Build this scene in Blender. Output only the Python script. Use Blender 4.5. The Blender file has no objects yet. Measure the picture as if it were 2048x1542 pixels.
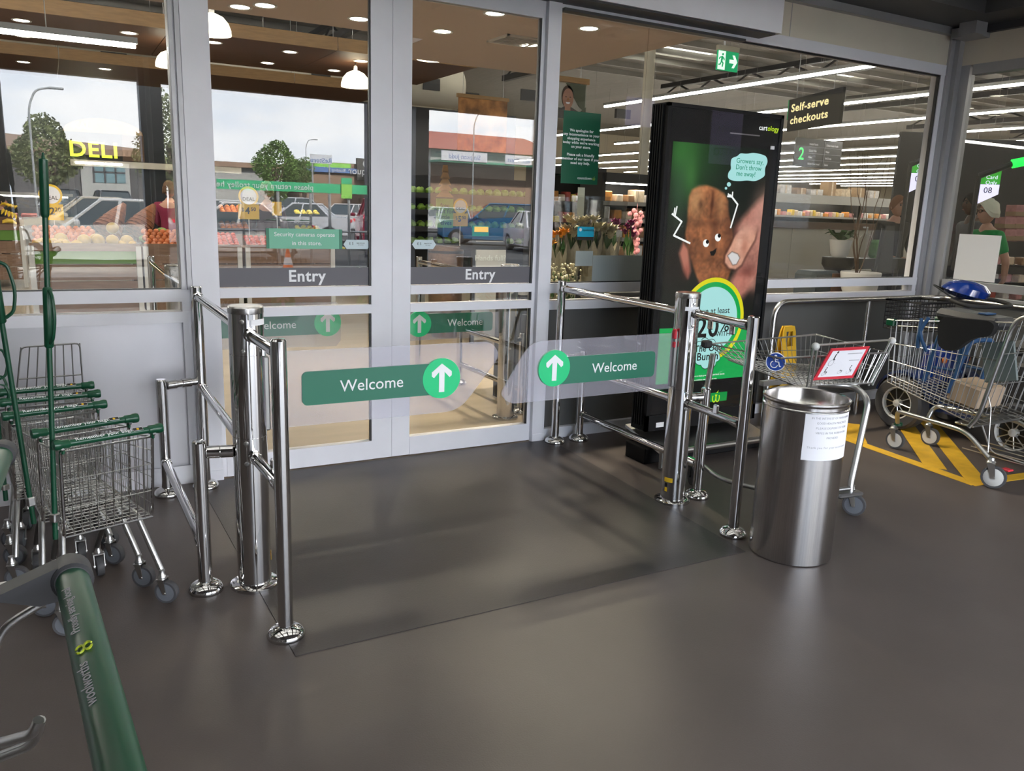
import bpy, bmesh, math, random
import numpy as np
from mathutils import Vector, Matrix
random.seed(7)
SC = bpy.context.scene
COL = SC.collection
# ------------------------------------------------------------------ camera
CAMP = Vector((-1.69, -4.448, 1.5))
F_PX, PITCH, ROLL, YAW = 1630.0, 0.2148, 0.0351, 0.5121
_f = Vector((math.sin(YAW)*math.cos(PITCH), math.cos(YAW)*math.cos(PITCH), -math.sin(PITCH)))
_r0 = Vector((math.cos(YAW), -math.sin(YAW), 0)); _u0 = _r0.cross(_f)
_r = _r0*math.cos(ROLL) + _u0*math.sin(ROLL); _u = -_r0*math.sin(ROLL) + _u0*math.cos(ROLL)
cd = bpy.data.cameras.new('camera'); cam = bpy.data.objects.new('camera', cd); COL.objects.link(cam)
cam.matrix_world = Matrix(((_r.x, _u.x, -_f.x, CAMP.x), (_r.y, _u.y, -_f.y, CAMP.y), (_r.z, _u.z, -_f.z, CAMP.z), (0, 0, 0, 1)))
cd.sensor_width = 36; cd.lens = 36*F_PX/2048; cd.clip_start = 0.02; cd.clip_end = 500
SC.camera = cam
def ray(x, y):
    return _r*((x-1024)/F_PX) + _u*(-(y-771)/F_PX) + _f
def at(x, y, Y):            # the point of the plane Y=const seen at a photo pixel
    d = ray(x, y); return CAMP + d*((Y-CAMP.y)/d.y)
def atz(x, y, z):           # the point of a level plane seen at a photo pixel
    d = ray(x, y); return CAMP + d*((z-CAMP.z)/d.z)
def atd(x, y, dep):         # the point at a depth along the view axis
    return CAMP + ray(x, y)*dep
def refl(x, y, D):          # the point behind the camera that the glass shows at a pixel
    p = at(x, y, D); return Vector((p.x, -p.y, p.z))
# ------------------------------------------------------------------ world, sun, exposure
SKY = 11.0
w = bpy.data.worlds.new('sky'); SC.world = w; w.use_nodes = True
nt = w.node_tree; N = nt.nodes; L = nt.links; N.clear()
tc = N.new('ShaderNodeTexCoord'); mp = N.new('ShaderNodeMapping'); mp.inputs['Scale'].default_value = (1.0, 1.0, 2.6)
nz = N.new('ShaderNodeTexNoise'); nz.inputs['Scale'].default_value = 2.3; nz.inputs['Detail'].default_value = 7; nz.inputs['Roughness'].default_value = .55
cr = N.new('ShaderNodeValToRGB'); e = cr.color_ramp.elements
e[0].position = .36; e[0].color = (.40, .58, .80, 1); e[1].position = .58; e[1].color = (1, 1, 1.02, 1)
m = e.new(.47); m.color = (.74, .80, .90, 1)
bg = N.new('ShaderNodeBackground'); bg.inputs['Strength'].default_value = SKY; out = N.new('ShaderNodeOutputWorld')
L.new(tc.outputs['Generated'], mp.inputs[0]); L.new(mp.outputs[0], nz.inputs[0]); L.new(nz.outputs[0], cr.inputs[0]); L.new(cr.outputs[0], bg.inputs[0]); L.new(bg.outputs[0], out.inputs[0])
sl = bpy.data.lights.new('sun', 'SUN'); sl.energy = 45; sl.angle = math.radians(3); sl.color = (1, .95, .86)
so = bpy.data.objects.new('sun', sl); COL.objects.link(so); so.location = (0, 30, 60)
so.rotation_euler = Vector((-.35, -.75, -.47)).to_track_quat('-Z', 'Y').to_euler()
vs = SC.view_settings; vs.view_transform = 'Standard'; vs.look = 'None'; vs.exposure = .24; vs.gamma = 1; vs.use_curve_mapping = False
cy = SC.cycles
cy.max_bounces = 9; cy.diffuse_bounces = 4; cy.glossy_bounces = 5; cy.transmission_bounces = 6; cy.transparent_max_bounces = 28
cy.caustics_reflective = False; cy.caustics_refractive = False; cy.sample_clamp_indirect = 6; cy.blur_glossy = .5
# ------------------------------------------------------------------ materials
def lin(c):
    if isinstance(c, str): c = tuple(int(c[i:i+2], 16) for i in (0, 2, 4))
    return tuple(((v/255)/12.92 if v/255 <= .04045 else ((v/255+.055)/1.055)**2.4) for v in c)
def mat(name, col, rough=.5, metal=0, spec=.5, emit=0, var=0, scale=8, bump=0, bscale=60, trans=0, coat=0, stretch=None):
    c = lin(col) if isinstance(col, str) or max(col) > 1.5 else tuple(col)
    m = bpy.data.materials.new(name); m.use_nodes = True; nt = m.node_tree; b = nt.nodes['Principled BSDF']
    b.inputs['Base Color'].default_value = (*c, 1); b.inputs['Roughness'].default_value = rough; b.inputs['Metallic'].default_value = metal
    b.inputs['Specular IOR Level'].default_value = spec
    if coat: b.inputs['Coat Weight'].default_value = coat
    if trans: b.inputs['Transmission Weight'].default_value = trans
    if emit: b.inputs['Emission Color'].default_value = (*c, 1); b.inputs['Emission Strength'].default_value = emit
    if var or bump:
        t = nt.nodes.new('ShaderNodeTexCoord'); mp = nt.nodes.new('ShaderNodeMapping'); nt.links.new(t.outputs['Object'], mp.inputs[0])
        if stretch: mp.inputs['Scale'].default_value = stretch
    if var:
        n = nt.nodes.new('ShaderNodeTexNoise'); n.inputs['Scale'].default_value = scale; n.inputs['Detail'].default_value = 5; nt.links.new(mp.outputs[0], n.inputs[0])
        r = nt.nodes.new('ShaderNodeValToRGB'); e = r.color_ramp.elements; e[0].position = .3; e[1].position = .7
        e[0].color = (*[max(0, v*(1-var)) for v in c], 1); e[1].color = (*[min(1, v*(1+var)) for v in c], 1)
        nt.links.new(n.outputs[0], r.inputs[0]); nt.links.new(r.outputs[0], b.inputs['Base Color'])
        if emit: nt.links.new(r.outputs[0], b.inputs['Emission Color'])
    if bump:
        n = nt.nodes.new('ShaderNodeTexNoise'); n.inputs['Scale'].default_value = bscale; n.inputs['Detail'].default_value = 3; nt.links.new(mp.outputs[0], n.inputs[0])
        q = nt.nodes.new('ShaderNodeBump'); q.inputs['Strength'].default_value = bump; q.inputs['Distance'].default_value = .01
        nt.links.new(n.outputs[0], q.inputs['Height']); nt.links.new(q.outputs[0], b.inputs['Normal'])
    return m
def glassmat(name, tint=(.93, .95, .95), ior=1.55, rough=0, haze=0, hcol=(.8, .8, .85)):
    m = bpy.data.materials.new(name); m.use_nodes = True; nt = m.node_tree; N = nt.nodes; N.clear(); L = nt.links
    o = N.new('ShaderNodeOutputMaterial'); mx = N.new('ShaderNodeMixShader'); fr = N.new('ShaderNodeFresnel'); fr.inputs[0].default_value = ior
    tr = N.new('ShaderNodeBsdfTransparent'); tr.inputs[0].default_value = (*tint, 1); g = N.new('ShaderNodeBsdfGlossy'); g.inputs['Roughness'].default_value = rough
    # the face turned away from the eye sees the ray from inside the pane: use the outer index there too
    ge = N.new('ShaderNodeNewGeometry'); sw = N.new('ShaderNodeMix'); sw.inputs[2].default_value = ior; sw.inputs[3].default_value = 1.0/ior
    L.new(ge.outputs['Backfacing'], sw.inputs[0]); mi = N.new('ShaderNodeMath'); mi.operation = 'MULTIPLY'; mi.inputs[1].default_value = 1.0
    L.new(sw.outputs[0], fr.inputs[0])
    base = tr
    if haze:
        h = N.new('ShaderNodeMixShader'); h.inputs[0].default_value = haze; d = N.new('ShaderNodeBsdfDiffuse'); d.inputs[0].default_value = (*hcol, 1)
        L.new(tr.outputs[0], h.inputs[1]); L.new(d.outputs[0], h.inputs[2]); base = h
    L.new(fr.outputs[0], mx.inputs[0]); L.new(base.outputs[0], mx.inputs[1]); L.new(g.outputs[0], mx.inputs[2]); L.new(mx.outputs[0], o.inputs[0])
    return m
M = {}
M['white_metal'] = mat('white_metal', (.73, .73, .775), .42, 0, .5, var=.05, scale=3)
M['alu'] = mat('alu', (.36, .36, .37), .42, .35, .5, var=.05, scale=3)
M['chrome'] = mat('chrome', (.66, .65, .645), .06, 1)
M['steel'] = mat('steel', (.60, .59, .57), .24, 1)
M['zinc'] = mat('zinc', (.58, .58, .57), .28, 1)
M['zincd'] = mat('zincd', (.30, .30, .295), .34, 1)
M['black'] = mat('black', (.012, .012, .013), .35)
M['blackm'] = mat('blackm', (.016, .016, .017), .7)
M['rubber'] = mat('rubber', (.06, .06, .065), .6)
M['wheel'] = mat('wheel', (.13, .14, .16), .5)
M['wheelw'] = mat('wheelw', (.55, .55, .53), .5)
M['green_plastic'] = mat('green_plastic', (.004, .068, .030), .30)
M['green_dark'] = mat('green_dark', (.004, .06, .028), .35)
M['white'] = mat('white', (.78, .78, .78), .6)
M['paper'] = mat('paper', (.80, .80, .84), .8)
M['glass'] = glassmat('glass', (.90, .915, .91), 1.57)
M['acryl'] = glassmat('acryl', (.95, .95, .97), 1.5, haze=.20, hcol=(.62, .60, .68))
M['dark_steel'] = mat('dark_steel', (.045, .045, .047), .5)
M['grey_plastic'] = mat('grey_plastic', (.038, .039, .043), .5)
M['cream'] = mat('cream', (.62, .57, .47), .8, var=.05, scale=2)
M['wood'] = mat('wood', (.13, .058, .026), .55, var=.18, scale=6, stretch=(1, 9, 9))
M['wood_light'] = mat('wood_light', (.33, .19, .075), .55, var=.12, scale=6, stretch=(1, 9, 9))
M['wood_dark'] = mat('wood_dark', (.10, .055, .03), .6, var=.2, scale=6, stretch=(1, 9, 9))
M['print_dark'] = mat('print_dark', (.10, .095, .11), .5)
M['print_white'] = mat('print_white', (.86, .86, .88), .6)
M['print_black'] = mat('print_black', (.02, .02, .02), .6)
M['print_grey'] = mat('print_grey', (.32, .32, .34), .6)
M['sign_green'] = mat('sign_green', (.012, .18, .10), .45)
M['bright_green'] = mat('bright_green', (.0, .52, .16), .45)
M['deep_green'] = mat('deep_green', (.003, .085, .04), .5)
M['yellow'] = mat('yellow', (.72, .42, .02), .6)
M['deal_yellow'] = mat('deal_yellow', (.85, .52, .02), .6)
M['red'] = mat('red', (.62, .03, .05), .5)
M['blue'] = mat('blue', (.01, .05, .30), .25, coat=.6)
# ------------------------------------------------------------------ mesh helpers
class MB:
    def __init__(s): s.v = []; s.f = []; s.sm = []; s.sharp = .7
    def add(s, vs, fs, smooth=False):
        k = len(s.v); s.v += [tuple(p) for p in vs]; s.f += [tuple(i+k for i in f) for f in fs]; s.sm += [smooth]*len(fs); return s
    def box(s, c, d, rot=None):
        x, y, z = d[0]/2, d[1]/2, d[2]/2
        vs = [Vector((a, b, e)) for e in (-z, z) for b in (-y, y) for a in (-x, x)]
        if rot is not None: vs = [rot @ p for p in vs]
        c = Vector(c)
        return s.add([p+c for p in vs], [(0, 2, 3, 1), (4, 5, 7, 6), (0, 1, 5, 4), (2, 6, 7, 3), (0, 4, 6, 2), (1, 3, 7, 5)])
    def bb(s, x0, x1, y0, y1, z0, z1): return s.box(((x0+x1)/2, (y0+y1)/2, (z0+z1)/2), (abs(x1-x0), abs(y1-y0), abs(z1-z0)))
    def bev(s, c, d, r=.01, rot=None):      # box with chamfered vertical edges and top
        x, y, z = d[0]/2, d[1]/2, d[2]/2; r = min(r, x*.9, y*.9, z*.9)
        def ring(i, zz): return [(x-i, y-r, zz), (x-r, y-i, zz), (-x+r, y-i, zz), (-x+i, y-r, zz), (-x+i, -y+r, zz), (-x+r, -y+i, zz), (x-r, -y+i, zz), (x-i, -y+r, zz)]
        R = ring(r*.9, -z)+ring(0, -z+r)+ring(0, z-r)+ring(r*.9, z); R = [Vector(p) for p in R]
        if rot is not None: R = [rot @ p for p in R]
        fs = [tuple(reversed(range(8))), tuple(range(24, 32))]
        for k in range(3): fs += [(k*8+i, k*8+(i+1) % 8, k*8+8+(i+1) % 8, k*8+8+i) for i in range(8)]
        return s.add([p+Vector(c) for p in R], fs)
    def tube(s, path, r, n=10, cap=True, closed=False):
        P = [Vector(p) for p in path]; rs = r if isinstance(r, (list, tuple)) else [r]*len(P); m = len(P); vs = []
        prev = None
        for i, p in enumerate(P):
            if closed: t = (P[(i+1) % m]-P[i-1])
            else: t = P[min(i+1, m-1)]-P[max(i-1, 0)]
            t.normalize()
            if prev is None:
                a = Vector((0, 0, 1)) if abs(t.z) < .9 else Vector((1, 0, 0)); u = t.cross(a).normalized()
            else:
                u = (prev - t*prev.dot(t))
                u = u.normalized() if u.length > 1e-6 else t.orthogonal().normalized()
            prev = u; q = t.cross(u)
            sc = 1.0
            if 0 < i < m-1 or closed:
                a = (P[i]-P[i-1]).normalized(); sc = 1/max(.5, a.dot(t))
            vs += [p+(u*math.cos(2*math.pi*k/n)+q*math.sin(2*math.pi*k/n))*rs[i]*(1 if sc == 1 else min(sc, 1.4)) for k in range(n)]
        fs = []
        for i in range(m if closed else m-1):
            a, b = i*n, ((i+1) % m)*n
            fs += [(a+k, a+(k+1) % n, b+(k+1) % n, b+k) for k in range(n)]
        s.add(vs, fs, n > 4)
        if cap and not closed:
            s.add(vs[:n], [tuple(reversed(range(n)))]); s.add(vs[-n:], [tuple(range(n))])
        return s
    def bent(s, path, r, rad=.05, n=10, k=5, cap=True):      # tube with rounded corners
        return s.tube(fillet(path, rad, k), r, n, cap)
    def lathe(s, c, prof, n=24, axis=None, smooth=True, caps=True):     # prof: (radius, height) pairs
        c = Vector(c); vs = []
        if n >= 24: s.sharp = .38
        if axis is None: X, Y, Z = Vector((1, 0, 0)), Vector((0, 1, 0)), Vector((0, 0, 1))
        else:
            Z = Vector(axis).normalized(); X = Z.orthogonal().normalized(); Y = Z.cross(X)
        for (r, h) in prof: vs += [c+X*(r*math.cos(2*math.pi*k/n))+Y*(r*math.sin(2*math.pi*k/n))+Z*h for k in range(n)]
        fs = []
        for i in range(len(prof)-1): fs += [(i*n+k, i*n+(k+1) % n, i*n+n+(k+1) % n, i*n+n+k) for k in range(n)]
        s.add(vs, fs, smooth)
        if caps and prof[0][0] > 1e-5: s.add(vs[:n], [tuple(reversed(range(n)))])
        if caps and prof[-1][0] > 1e-5: s.add(vs[-n:], [tuple(range(n))])
        return s
    def cyl(s, p0, p1, r, n=16): return s.tube([p0, p1], r, n)
    def ball(s, c, r, n=10, m=6, sc=(1, 1, 1)):
        prof = [(max(1e-6, r*math.sin(math.pi*i/m)), -r*math.cos(math.pi*i/m)) for i in range(m+1)]
        k = len(s.v); s.lathe((0, 0, 0), prof, n)
        c = Vector(c)
        for i in range(k, len(s.v)): p = s.v[i]; s.v[i] = (p[0]*sc[0]+c.x, p[1]*sc[1]+c.y, p[2]*sc[2]+c.z)
        return s
    def prism(s, poly, o, u, v, d):          # polygon (a,b) in frame o+u*a+v*b, extruded by vector d
        o, u, v, d = Vector(o), Vector(u), Vector(v), Vector(d); n = len(poly)
        A = [o+u*a+v*b for a, b in poly]; B = [p+d for p in A]
        fl = u.cross(v).dot(d) > 0
        fa, fb = tuple(range(n)), tuple(range(n, 2*n))
        s.add(A+B, [tuple(reversed(fa)) if fl else fa, fb if fl else tuple(reversed(fb))])
        fs = [(i, (i+1) % n, n+(i+1) % n, n+i) for i in range(n)]
        s.add(A+B, fs if fl else [tuple(reversed(f)) for f in fs]); return s
    def quad(s, a, b, c, d): return s.add([a, b, c, d], [(0, 1, 2, 3)])
    def mesh(s, name, off=None):
        me = bpy.data.meshes.new(name); v = s.v
        if off is not None: v = [(p[0]-off[0], p[1]-off[1], p[2]-off[2]) for p in v]
        me.from_pydata(v, [], s.f); me.polygons.foreach_set('use_smooth', s.sm)
        if any(s.sm): me.set_sharp_from_angle(angle=s.sharp)
        me.update(); return me
def fillet(path, rad, k=5):
    P = [Vector(p) for p in path]; out = [P[0]]
    for i in range(1, len(P)-1):
        a, b, c = P[i-1], P[i], P[i+1]; d1, d2 = (a-b), (c-b); l = min(rad, d1.length*.48, d2.length*.48)
        p, q = b+d1.normalized()*l, b+d2.normalized()*l
        for j in range(k+1):
            t = j/k; out.append(p*(1-t)**2+b*2*t*(1-t)+q*t*t)
    out.append(P[-1]); return out
def rrect(x0, x1, y0, y1, r, n=5):
    o = []
    for cx, cy_, a0 in ((x1-r, y1-r, 0), (x0+r, y1-r, 90), (x0+r, y0+r, 180), (x1-r, y0+r, 270)):
        for i in range(n+1): a = math.radians(a0+90*i/n); o.append((cx+r*math.cos(a), cy_+r*math.sin(a)))
    return o
def circ(cx, cy_, r, n=32): return [(cx+r*math.cos(2*math.pi*i/n), cy_+r*math.sin(2*math.pi*i/n)) for i in range(n)]
def tag(o, label=None, cat=None, group=None, kind=None):
    for k, v in (('label', label), ('category', cat), ('group', group), ('kind', kind)):
        if v: o[k] = v
    return o
def root_off(o):
    v = Vector((0, 0, 0))
    while o is not None: v = v+o.location; o = o.parent
    return v
def obj(name, mb, m, parent=None, W=True, **kw):     # W: the mesh is given in world coordinates
    me = mb if isinstance(mb, bpy.types.Mesh) else mb.mesh(name, root_off(parent) if (parent is not None and W) else None)
    if not isinstance(mb, bpy.types.Mesh) or len(me.materials) == 0: me.materials.append(M[m] if isinstance(m, str) else m)
    o = bpy.data.objects.new(name, me); COL.objects.link(o)
    if parent is not None: o.parent = parent
    return tag(o, **kw)
def thing(name, loc, label, cat, group=None, rz=0):
    o = bpy.data.objects.new(name, None); COL.objects.link(o); o.location = loc; o.rotation_euler = (0, 0, rz); o.empty_display_size = .05
    return tag(o, label, cat, group)
def solo(name, mb, m, label, cat, loc=None, group=None, rz=0):    # a thing that is one mesh
    o = obj(name, mb, m, label=label, cat=cat, group=group)
    if loc is not None: o.location = loc; o.rotation_euler = (0, 0, rz)
    return o
def copy_tree(o, parent=None):
    c = o.copy(); COL.objects.link(c)
    if parent is not None: c.parent = parent
    for ch in list(o.children): copy_tree(ch, c)
    return c
def dup(o, loc, rz=0, label=None, group=None, sc=None):
    c = copy_tree(o); c.location = loc; c.rotation_euler = (0, 0, rz)
    if sc: c.scale = (sc, sc, sc) if not isinstance(sc, tuple) else sc
    if label: c['label'] = label
    if group: c['group'] = group
    return c
def struct(name, mb, m, parent=None): return obj(name, mb, m, parent, kind=None if parent is not None else 'structure')
TEXTS = []
def text(body, o, u, v, size, m, parent, name='lettering', align='CENTER', bold=0, ext=.0004, sx=1, lh=1.0):
    """lettering on a surface: o = anchor (baseline), u = reading direction, v = up"""
    TEXTS.append((body, Vector(o), Vector(u).normalized(), Vector(v).normalized(), size, m, parent, name, align, bold, ext, sx, lh))
def flush_texts():
    tmp = []
    for t in TEXTS:
        cu = bpy.data.curves.new('t', 'FONT'); cu.body = t[0]; cu.size = t[4]; cu.align_x = t[8]; cu.extrude = t[10]; cu.offset = t[9]*t[4]*.45; cu.space_character = 1+t[9]*1.6; cu.resolution_u = 3; cu.space_line = t[12]
        ob = bpy.data.objects.new('t', cu); COL.objects.link(ob); tmp.append((ob, t))
    dg = bpy.context.evaluated_depsgraph_get()
    for ob, t in tmp:
        me = bpy.data.meshes.new_from_object(ob.evaluated_get(dg))
        u, v = t[2], t[3]; n = u.cross(v); o = t[1]
        off = root_off(t[6]) if t[6] is not None else Vector((0, 0, 0))
        if t[6] is not None and t[6].get('_local'): off = Vector((0, 0, 0))
        me.transform(Matrix(((u.x*t[11], v.x, n.x, o.x-off.x), (u.y*t[11], v.y, n.y, o.y-off.y), (u.z*t[11], v.z, n.z, o.z-off.z), (0, 0, 0, 1))))
        me.materials.clear(); me.materials.append(M[t[5]]); me.name = t[7]
        q = bpy.data.objects.new(t[7], me); COL.objects.link(q)
        if t[6] is not None: q.parent = t[6]
    for ob, t in tmp:
        cu = ob.data; bpy.data.objects.remove(ob); bpy.data.curves.remove(cu)
X1, Y1, Z1 = Vector((1, 0, 0)), Vector((0, 1, 0)), Vector((0, 0, 1))
# ================================================================== SETTING
def floor_mat():
    m = mat('floor_vinyl', (.090, .073, .066), .44, 0, .38, var=.10, scale=2.2, bump=.06, bscale=180); return m
M['floor'] = floor_mat()
M['mat_floor'] = mat('mat_floor', (.040, .033, .033), .42, 0, .33, var=.16, scale=2.6, bump=.08, bscale=200)
M['asphalt'] = mat('asphalt', (.035, .035, .037), .85, var=.12, scale=1.5)
M['store_floor'] = mat('store_floor', (.25, .205, .155), .35, var=.12, scale=1.2, stretch=(1, 6, 1))
M['panel_l'] = mat('panel_l', (.60, .60, .64), .3, .35, .5, var=.04, scale=2)
M['panel_r'] = mat('panel_r', (.15, .152, .148), .28, .3, .5, var=.05, scale=2)  # same panel as the left one, with the shade put into its colour
M['roof_in'] = mat('roof_in', (.26, .245, .225), .6, .2, var=.12, scale=1, stretch=(12, 1, 1))
M['soffit'] = mat('soffit', (.20, .18, .17), .6)
M['plaster'] = mat('plaster', (.62, .52, .475), .8)
def translucent(name, col):
    m = bpy.data.materials.new(name); m.use_nodes = True; nt = m.node_tree; N = nt.nodes; N.clear()
    o = N.new('ShaderNodeOutputMaterial'); t = N.new('ShaderNodeBsdfTranslucent'); t.inputs[0].default_value = (*col, 1)
    d = N.new('ShaderNodeBsdfDiffuse'); d.inputs[0].default_value = (*[c*.5 for c in col], 1); x = N.new('ShaderNodeMixShader'); x.inputs[0].default_value = .25
    nt.links.new(t.outputs[0], x.inputs[1]); nt.links.new(d.outputs[0], x.inputs[2]); nt.links.new(x.outputs[0], o.inputs[0]); return m
M['skylight'] = translucent('skylight', (.58, .565, .53))
def slab(x0, x1, y0, y1, z0, z1): return MB().bb(x0, x1, y0, y1, z0, z1)
M['brick_wall'] = mat('brick_wall', (.10, .09, .085), .8, var=.2, scale=4)
# floors and ground
struct('floor', slab(-14, 14, -7.6, 0, -.12, 0), 'floor')
mt = MB().prism([(1.10, -.02), (.970, -1.946), (-1.082, -1.946), (-1.105, -.02)], (0, 0, .0006), X1, Y1, (0, 0, .0022))
solo('entrance_mat', mt, 'mat_floor', 'darker charcoal floor mat filling the lane between the chrome rails', 'mat')
gr = struct('ground', slab(-90, 90, -110, -7.6, -.35, -.10), 'asphalt')
struct('floor_store', MB().bb(-16, 62, 0, 24, -.12, 0).bb(11.4, 62, 24, 46.2, -.12, 0).bb(4.9, 62, -6.3, 0, -.12, 0), 'store_floor')
# ---- front wall frames (outer face at Y = 0)
def hbar(mb, x0, x1, z0, z1, y0=0.0, y1=.09): return mb.bb(x0, x1, y0, y1, z0, z1)
def window(name, x0, x1, frame, panel, jl, jr):
    fr = MB(); hbar(fr, x0, x1, .973, 1.036, -.004); hbar(fr, x0, x1, .866, .922, -.004); hbar(fr, x0, x1, 2.666, 2.744, -.004)
    hbar(fr, x0, x1, .0, .075, -.004)
    fr.bb(x0, x0+jl, 0, .09, 0, 2.744); fr.bb(x1-jr, x1, 0, .09, 0, 2.744)
    o = struct(name, fr, frame)
    obj('pane', slab(x0+jl, x1-jr, .034, .042, 1.036, 2.666), 'glass', o)
    obj('pane', slab(x0+jl, x1-jr, .034, .042, .922, .973), 'glass', o)
    obj('lower_panel', slab(x0+jl, x1-jr, .03, .06, .075, .866), panel, o)
    obj('gasket', MB().bb(x0+jl, x1-jr, .012, .03, 2.655, 2.666).bb(x0+jl, x1-jr, .012, .03, 1.036, 1.042), 'black', o)
    return o
WL = window('window_1', -4.3, -1.088, 'white_metal', 'panel_l', .06, .052)
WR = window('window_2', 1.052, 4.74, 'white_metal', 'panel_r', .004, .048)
obj('mullion', MB().bb(-1.138, -1.12, -.012, .03, 1.036, 2.666).bb(-1.112, -1.09, -.02, .03, 1.036, 2.72), 'alu', WL)
struct('trim_1', slab(-1.088, -.9755, -.02, .1, 0, 2.75), 'white_metal')
struct('trim_2', slab(.9615, 1.052, -.02, .1, 0, 2.75), 'white_metal')
struct('trim_3', MB().bb(-1.088, -.976, -.024, -.02, .0, .06).bb(.962, 1.052, -.024, -.02, 0, .05).bb(-4.3, -1.088, -.006, 0, 0, .10), 'white_metal')
# ---- sliding doors
def door(name, x0, x1, sl, sr):
    Y0, Y_ = .012, .06
    fr = MB(); fr.bb(x0, x0+sl, Y0, Y_, .006, 2.70); fr.bb(x1-sr, x1, Y0, Y_, .006, 2.70)
    for z0, z1 in ((.006, .118), (.880, .930), (.984, 1.036), (2.60, 2.70)): fr.bb(x0+sl, x1-sr, Y0-.003, Y_, z0, z1)
    o = struct(name, fr, 'white_metal'); gx0, gx1 = x0+sl, x1-sr
    for z0, z1 in ((.118, .880), (.930, .984), (1.036, 2.60)): obj('pane', slab(gx0, gx1, .032, .040, z0, z1), 'glass', o)
    s = MB()
    for z0, z1 in ((.118, .880), (.930, .984), (1.036, 2.60)):
        xx = gx1 if x0 < -.5 else gx1
        s.bb(gx1-.010, gx1, .018, .032, z0, z1)
    obj('gasket', s, 'black', o)
    bn = obj('banner', slab(gx0, gx1-.010, .0285, .0315, 1.041, 1.140), 'print_dark', o)
    text('Entry', ((gx0+gx1)/2+.05, .0280, 1.066), X1, Z1, .088, 'print_white', bn, bold=.05)
    return o
DL = door('door_1', -.974, -.001, .023, .124)
DR = door('door_2', .001, .960, .113, .024)
obj('gasket', slab(4.682, 4.692, .008, .034, 1.036, 2.666), 'black', WR)
obj('edge_seal', slab(-.004, .004, .02, .05, .01, 2.7), 'black', DL)
# stickers on the door glass
def sticker(o, x0, x1, z0, z1, m, y=.0300, name='sticker', t=.0016): return obj(name, slab(x0, x1, y-t, y, z0, z1), m, o)
def hexa(o, x0, x1, z0, z1):
    h = (z1-z0)/2; mb = MB().prism([(x0, z0+h), (x0+h*.7, z0), (x1-h*.7, z0), (x1, z0+h), (x1-h*.7, z1), (x0+h*.7, z1)], (0, .0300, 0), X1, Z1, (0, -.0016, 0))
    s = obj('sticker', mb, 'pale_blue', o, label='pale hexagonal sticker')
    text('E S', (x0+.032, .0280, z0+.024), X1, Z1, .020, 'print_black', s, align='LEFT'); text('0800 927 625', (x0+.075, .0280, z0+.030), X1, Z1, .0085, 'print_black', s, align='LEFT')
    text('for service', (x0+.085, .0280, z0+.021), X1, Z1, .007, 'print_black', s, align='LEFT')
M['pale_blue'] = mat('pale_blue', (.55, .66, .70), .5); M['sky_blue'] = mat('sky_blue', (.01, .42, .62), .5); M['mint'] = mat('mint', (.20, .52, .36), .6)
p, q = at(533, 497, .03), at(684, 459, .03)
s = sticker(DL, p.x, q.x, p.z, q.z, 'mint'); s['label'] = 'mint green sticker with white lettering'
e = MB().bb(p.x, p.x+.015, .0278, .0284, p.z, q.z).bb(q.x-.018, q.x, .0278, .0284, p.z, q.z)
obj('border', e, 'sign_green', s)
cx = (p.x+q.x)/2
text('Security cameras operate', (cx, .0276, p.z+.066), X1, Z1, .031, 'print_white', s, bold=.02); text('in this store.', (cx+.01, .0276, p.z+.020), X1, Z1, .031, 'print_white', s, bold=.02)
p, q = at(687, 498, .03), at(741, 480, .03); hexa(DL, p.x, q.x, p.z, q.z)
p, q = at(824, 498, .03), at(872, 480, .03); hexa(DR, p.x, q.x, p.z, q.z)
# ---- operator box, fascia, beams
struct('trim_4', MB().bb(-1.5, 2.70, -.17, -.02, 2.705, 3.0), 'white_metal')
struct('trim_5', MB().bb(-1.5, 2.66, -.155, 0, 2.694, 2.705).bb(1.052, 2.5, -.05, .0, 2.65, 2.666), 'dark_steel')
FS = struct('wall_front', MB().bb(-4.3, 4.85, .0, .15, 2.744, 6.2).bb(-14, -4.3, 0, .15, 0, 6.2), 'cream')
obj('joint', MB().bb(2.95, 2.956, -.001, 0, 2.744, 2.97), 'alu', FS)
struct('trim_6', MB().bb(2.70, 4.80, -.05, 0, 2.965, 3.02), 'alu')
struct('trim_7', MB().bb(-14, 4.85, -.45, -.0, 3.02, 3.30), 'dark_steel')
struct('trim_8', MB().bb(4.74, 4.80, -.02, .09, 0, 2.97).bb(4.79, 4.85, -.06, .09, 0, 2.97), 'alu')
struct('trim_9', MB().bb(4.66, 4.86, -.26, -.06, 2.93, 3.0).bb(4.60, 4.74, -.30, -.16, 2.93, 3.6), 'alu')
# ---- right wall with its window (face at X = 4.85)
rw = MB()
for z0, z1 in ((.0, .075), (.866, .922), (.973, 1.036), (2.666, 2.744)): rw.bb(4.846, 4.93, -3.2, -.16, z0, z1)
rw.bb(4.85, 4.93, -.135, -.06, 0, 2.744); rw.bb(4.85, 4.93, -3.2, -3.1, 0, 2.744)
W3 = struct('window_3', rw, 'alu')
obj('pane', slab(4.885, 4.893, -3.1, -.135, 1.036, 2.666), 'glass', W3); obj('pane', slab(4.885, 4.893, -3.1, -.135, .922, .973), 'glass', W3)
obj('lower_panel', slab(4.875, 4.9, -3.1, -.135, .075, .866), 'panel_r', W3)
struct('wall_right', MB().bb(4.85, 5.0, -6.4, 0, 2.744, 6.2).bb(4.85, 5.0, -6.4, -3.2, 0, 2.744), 'cream')
struct('trim_10', MB().bb(4.80, 4.85, -6.4, -.06, 2.965, 3.02).bb(4.45, 4.85, -6.4, -.45, 3.02, 3.3), 'dark_steel')
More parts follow.
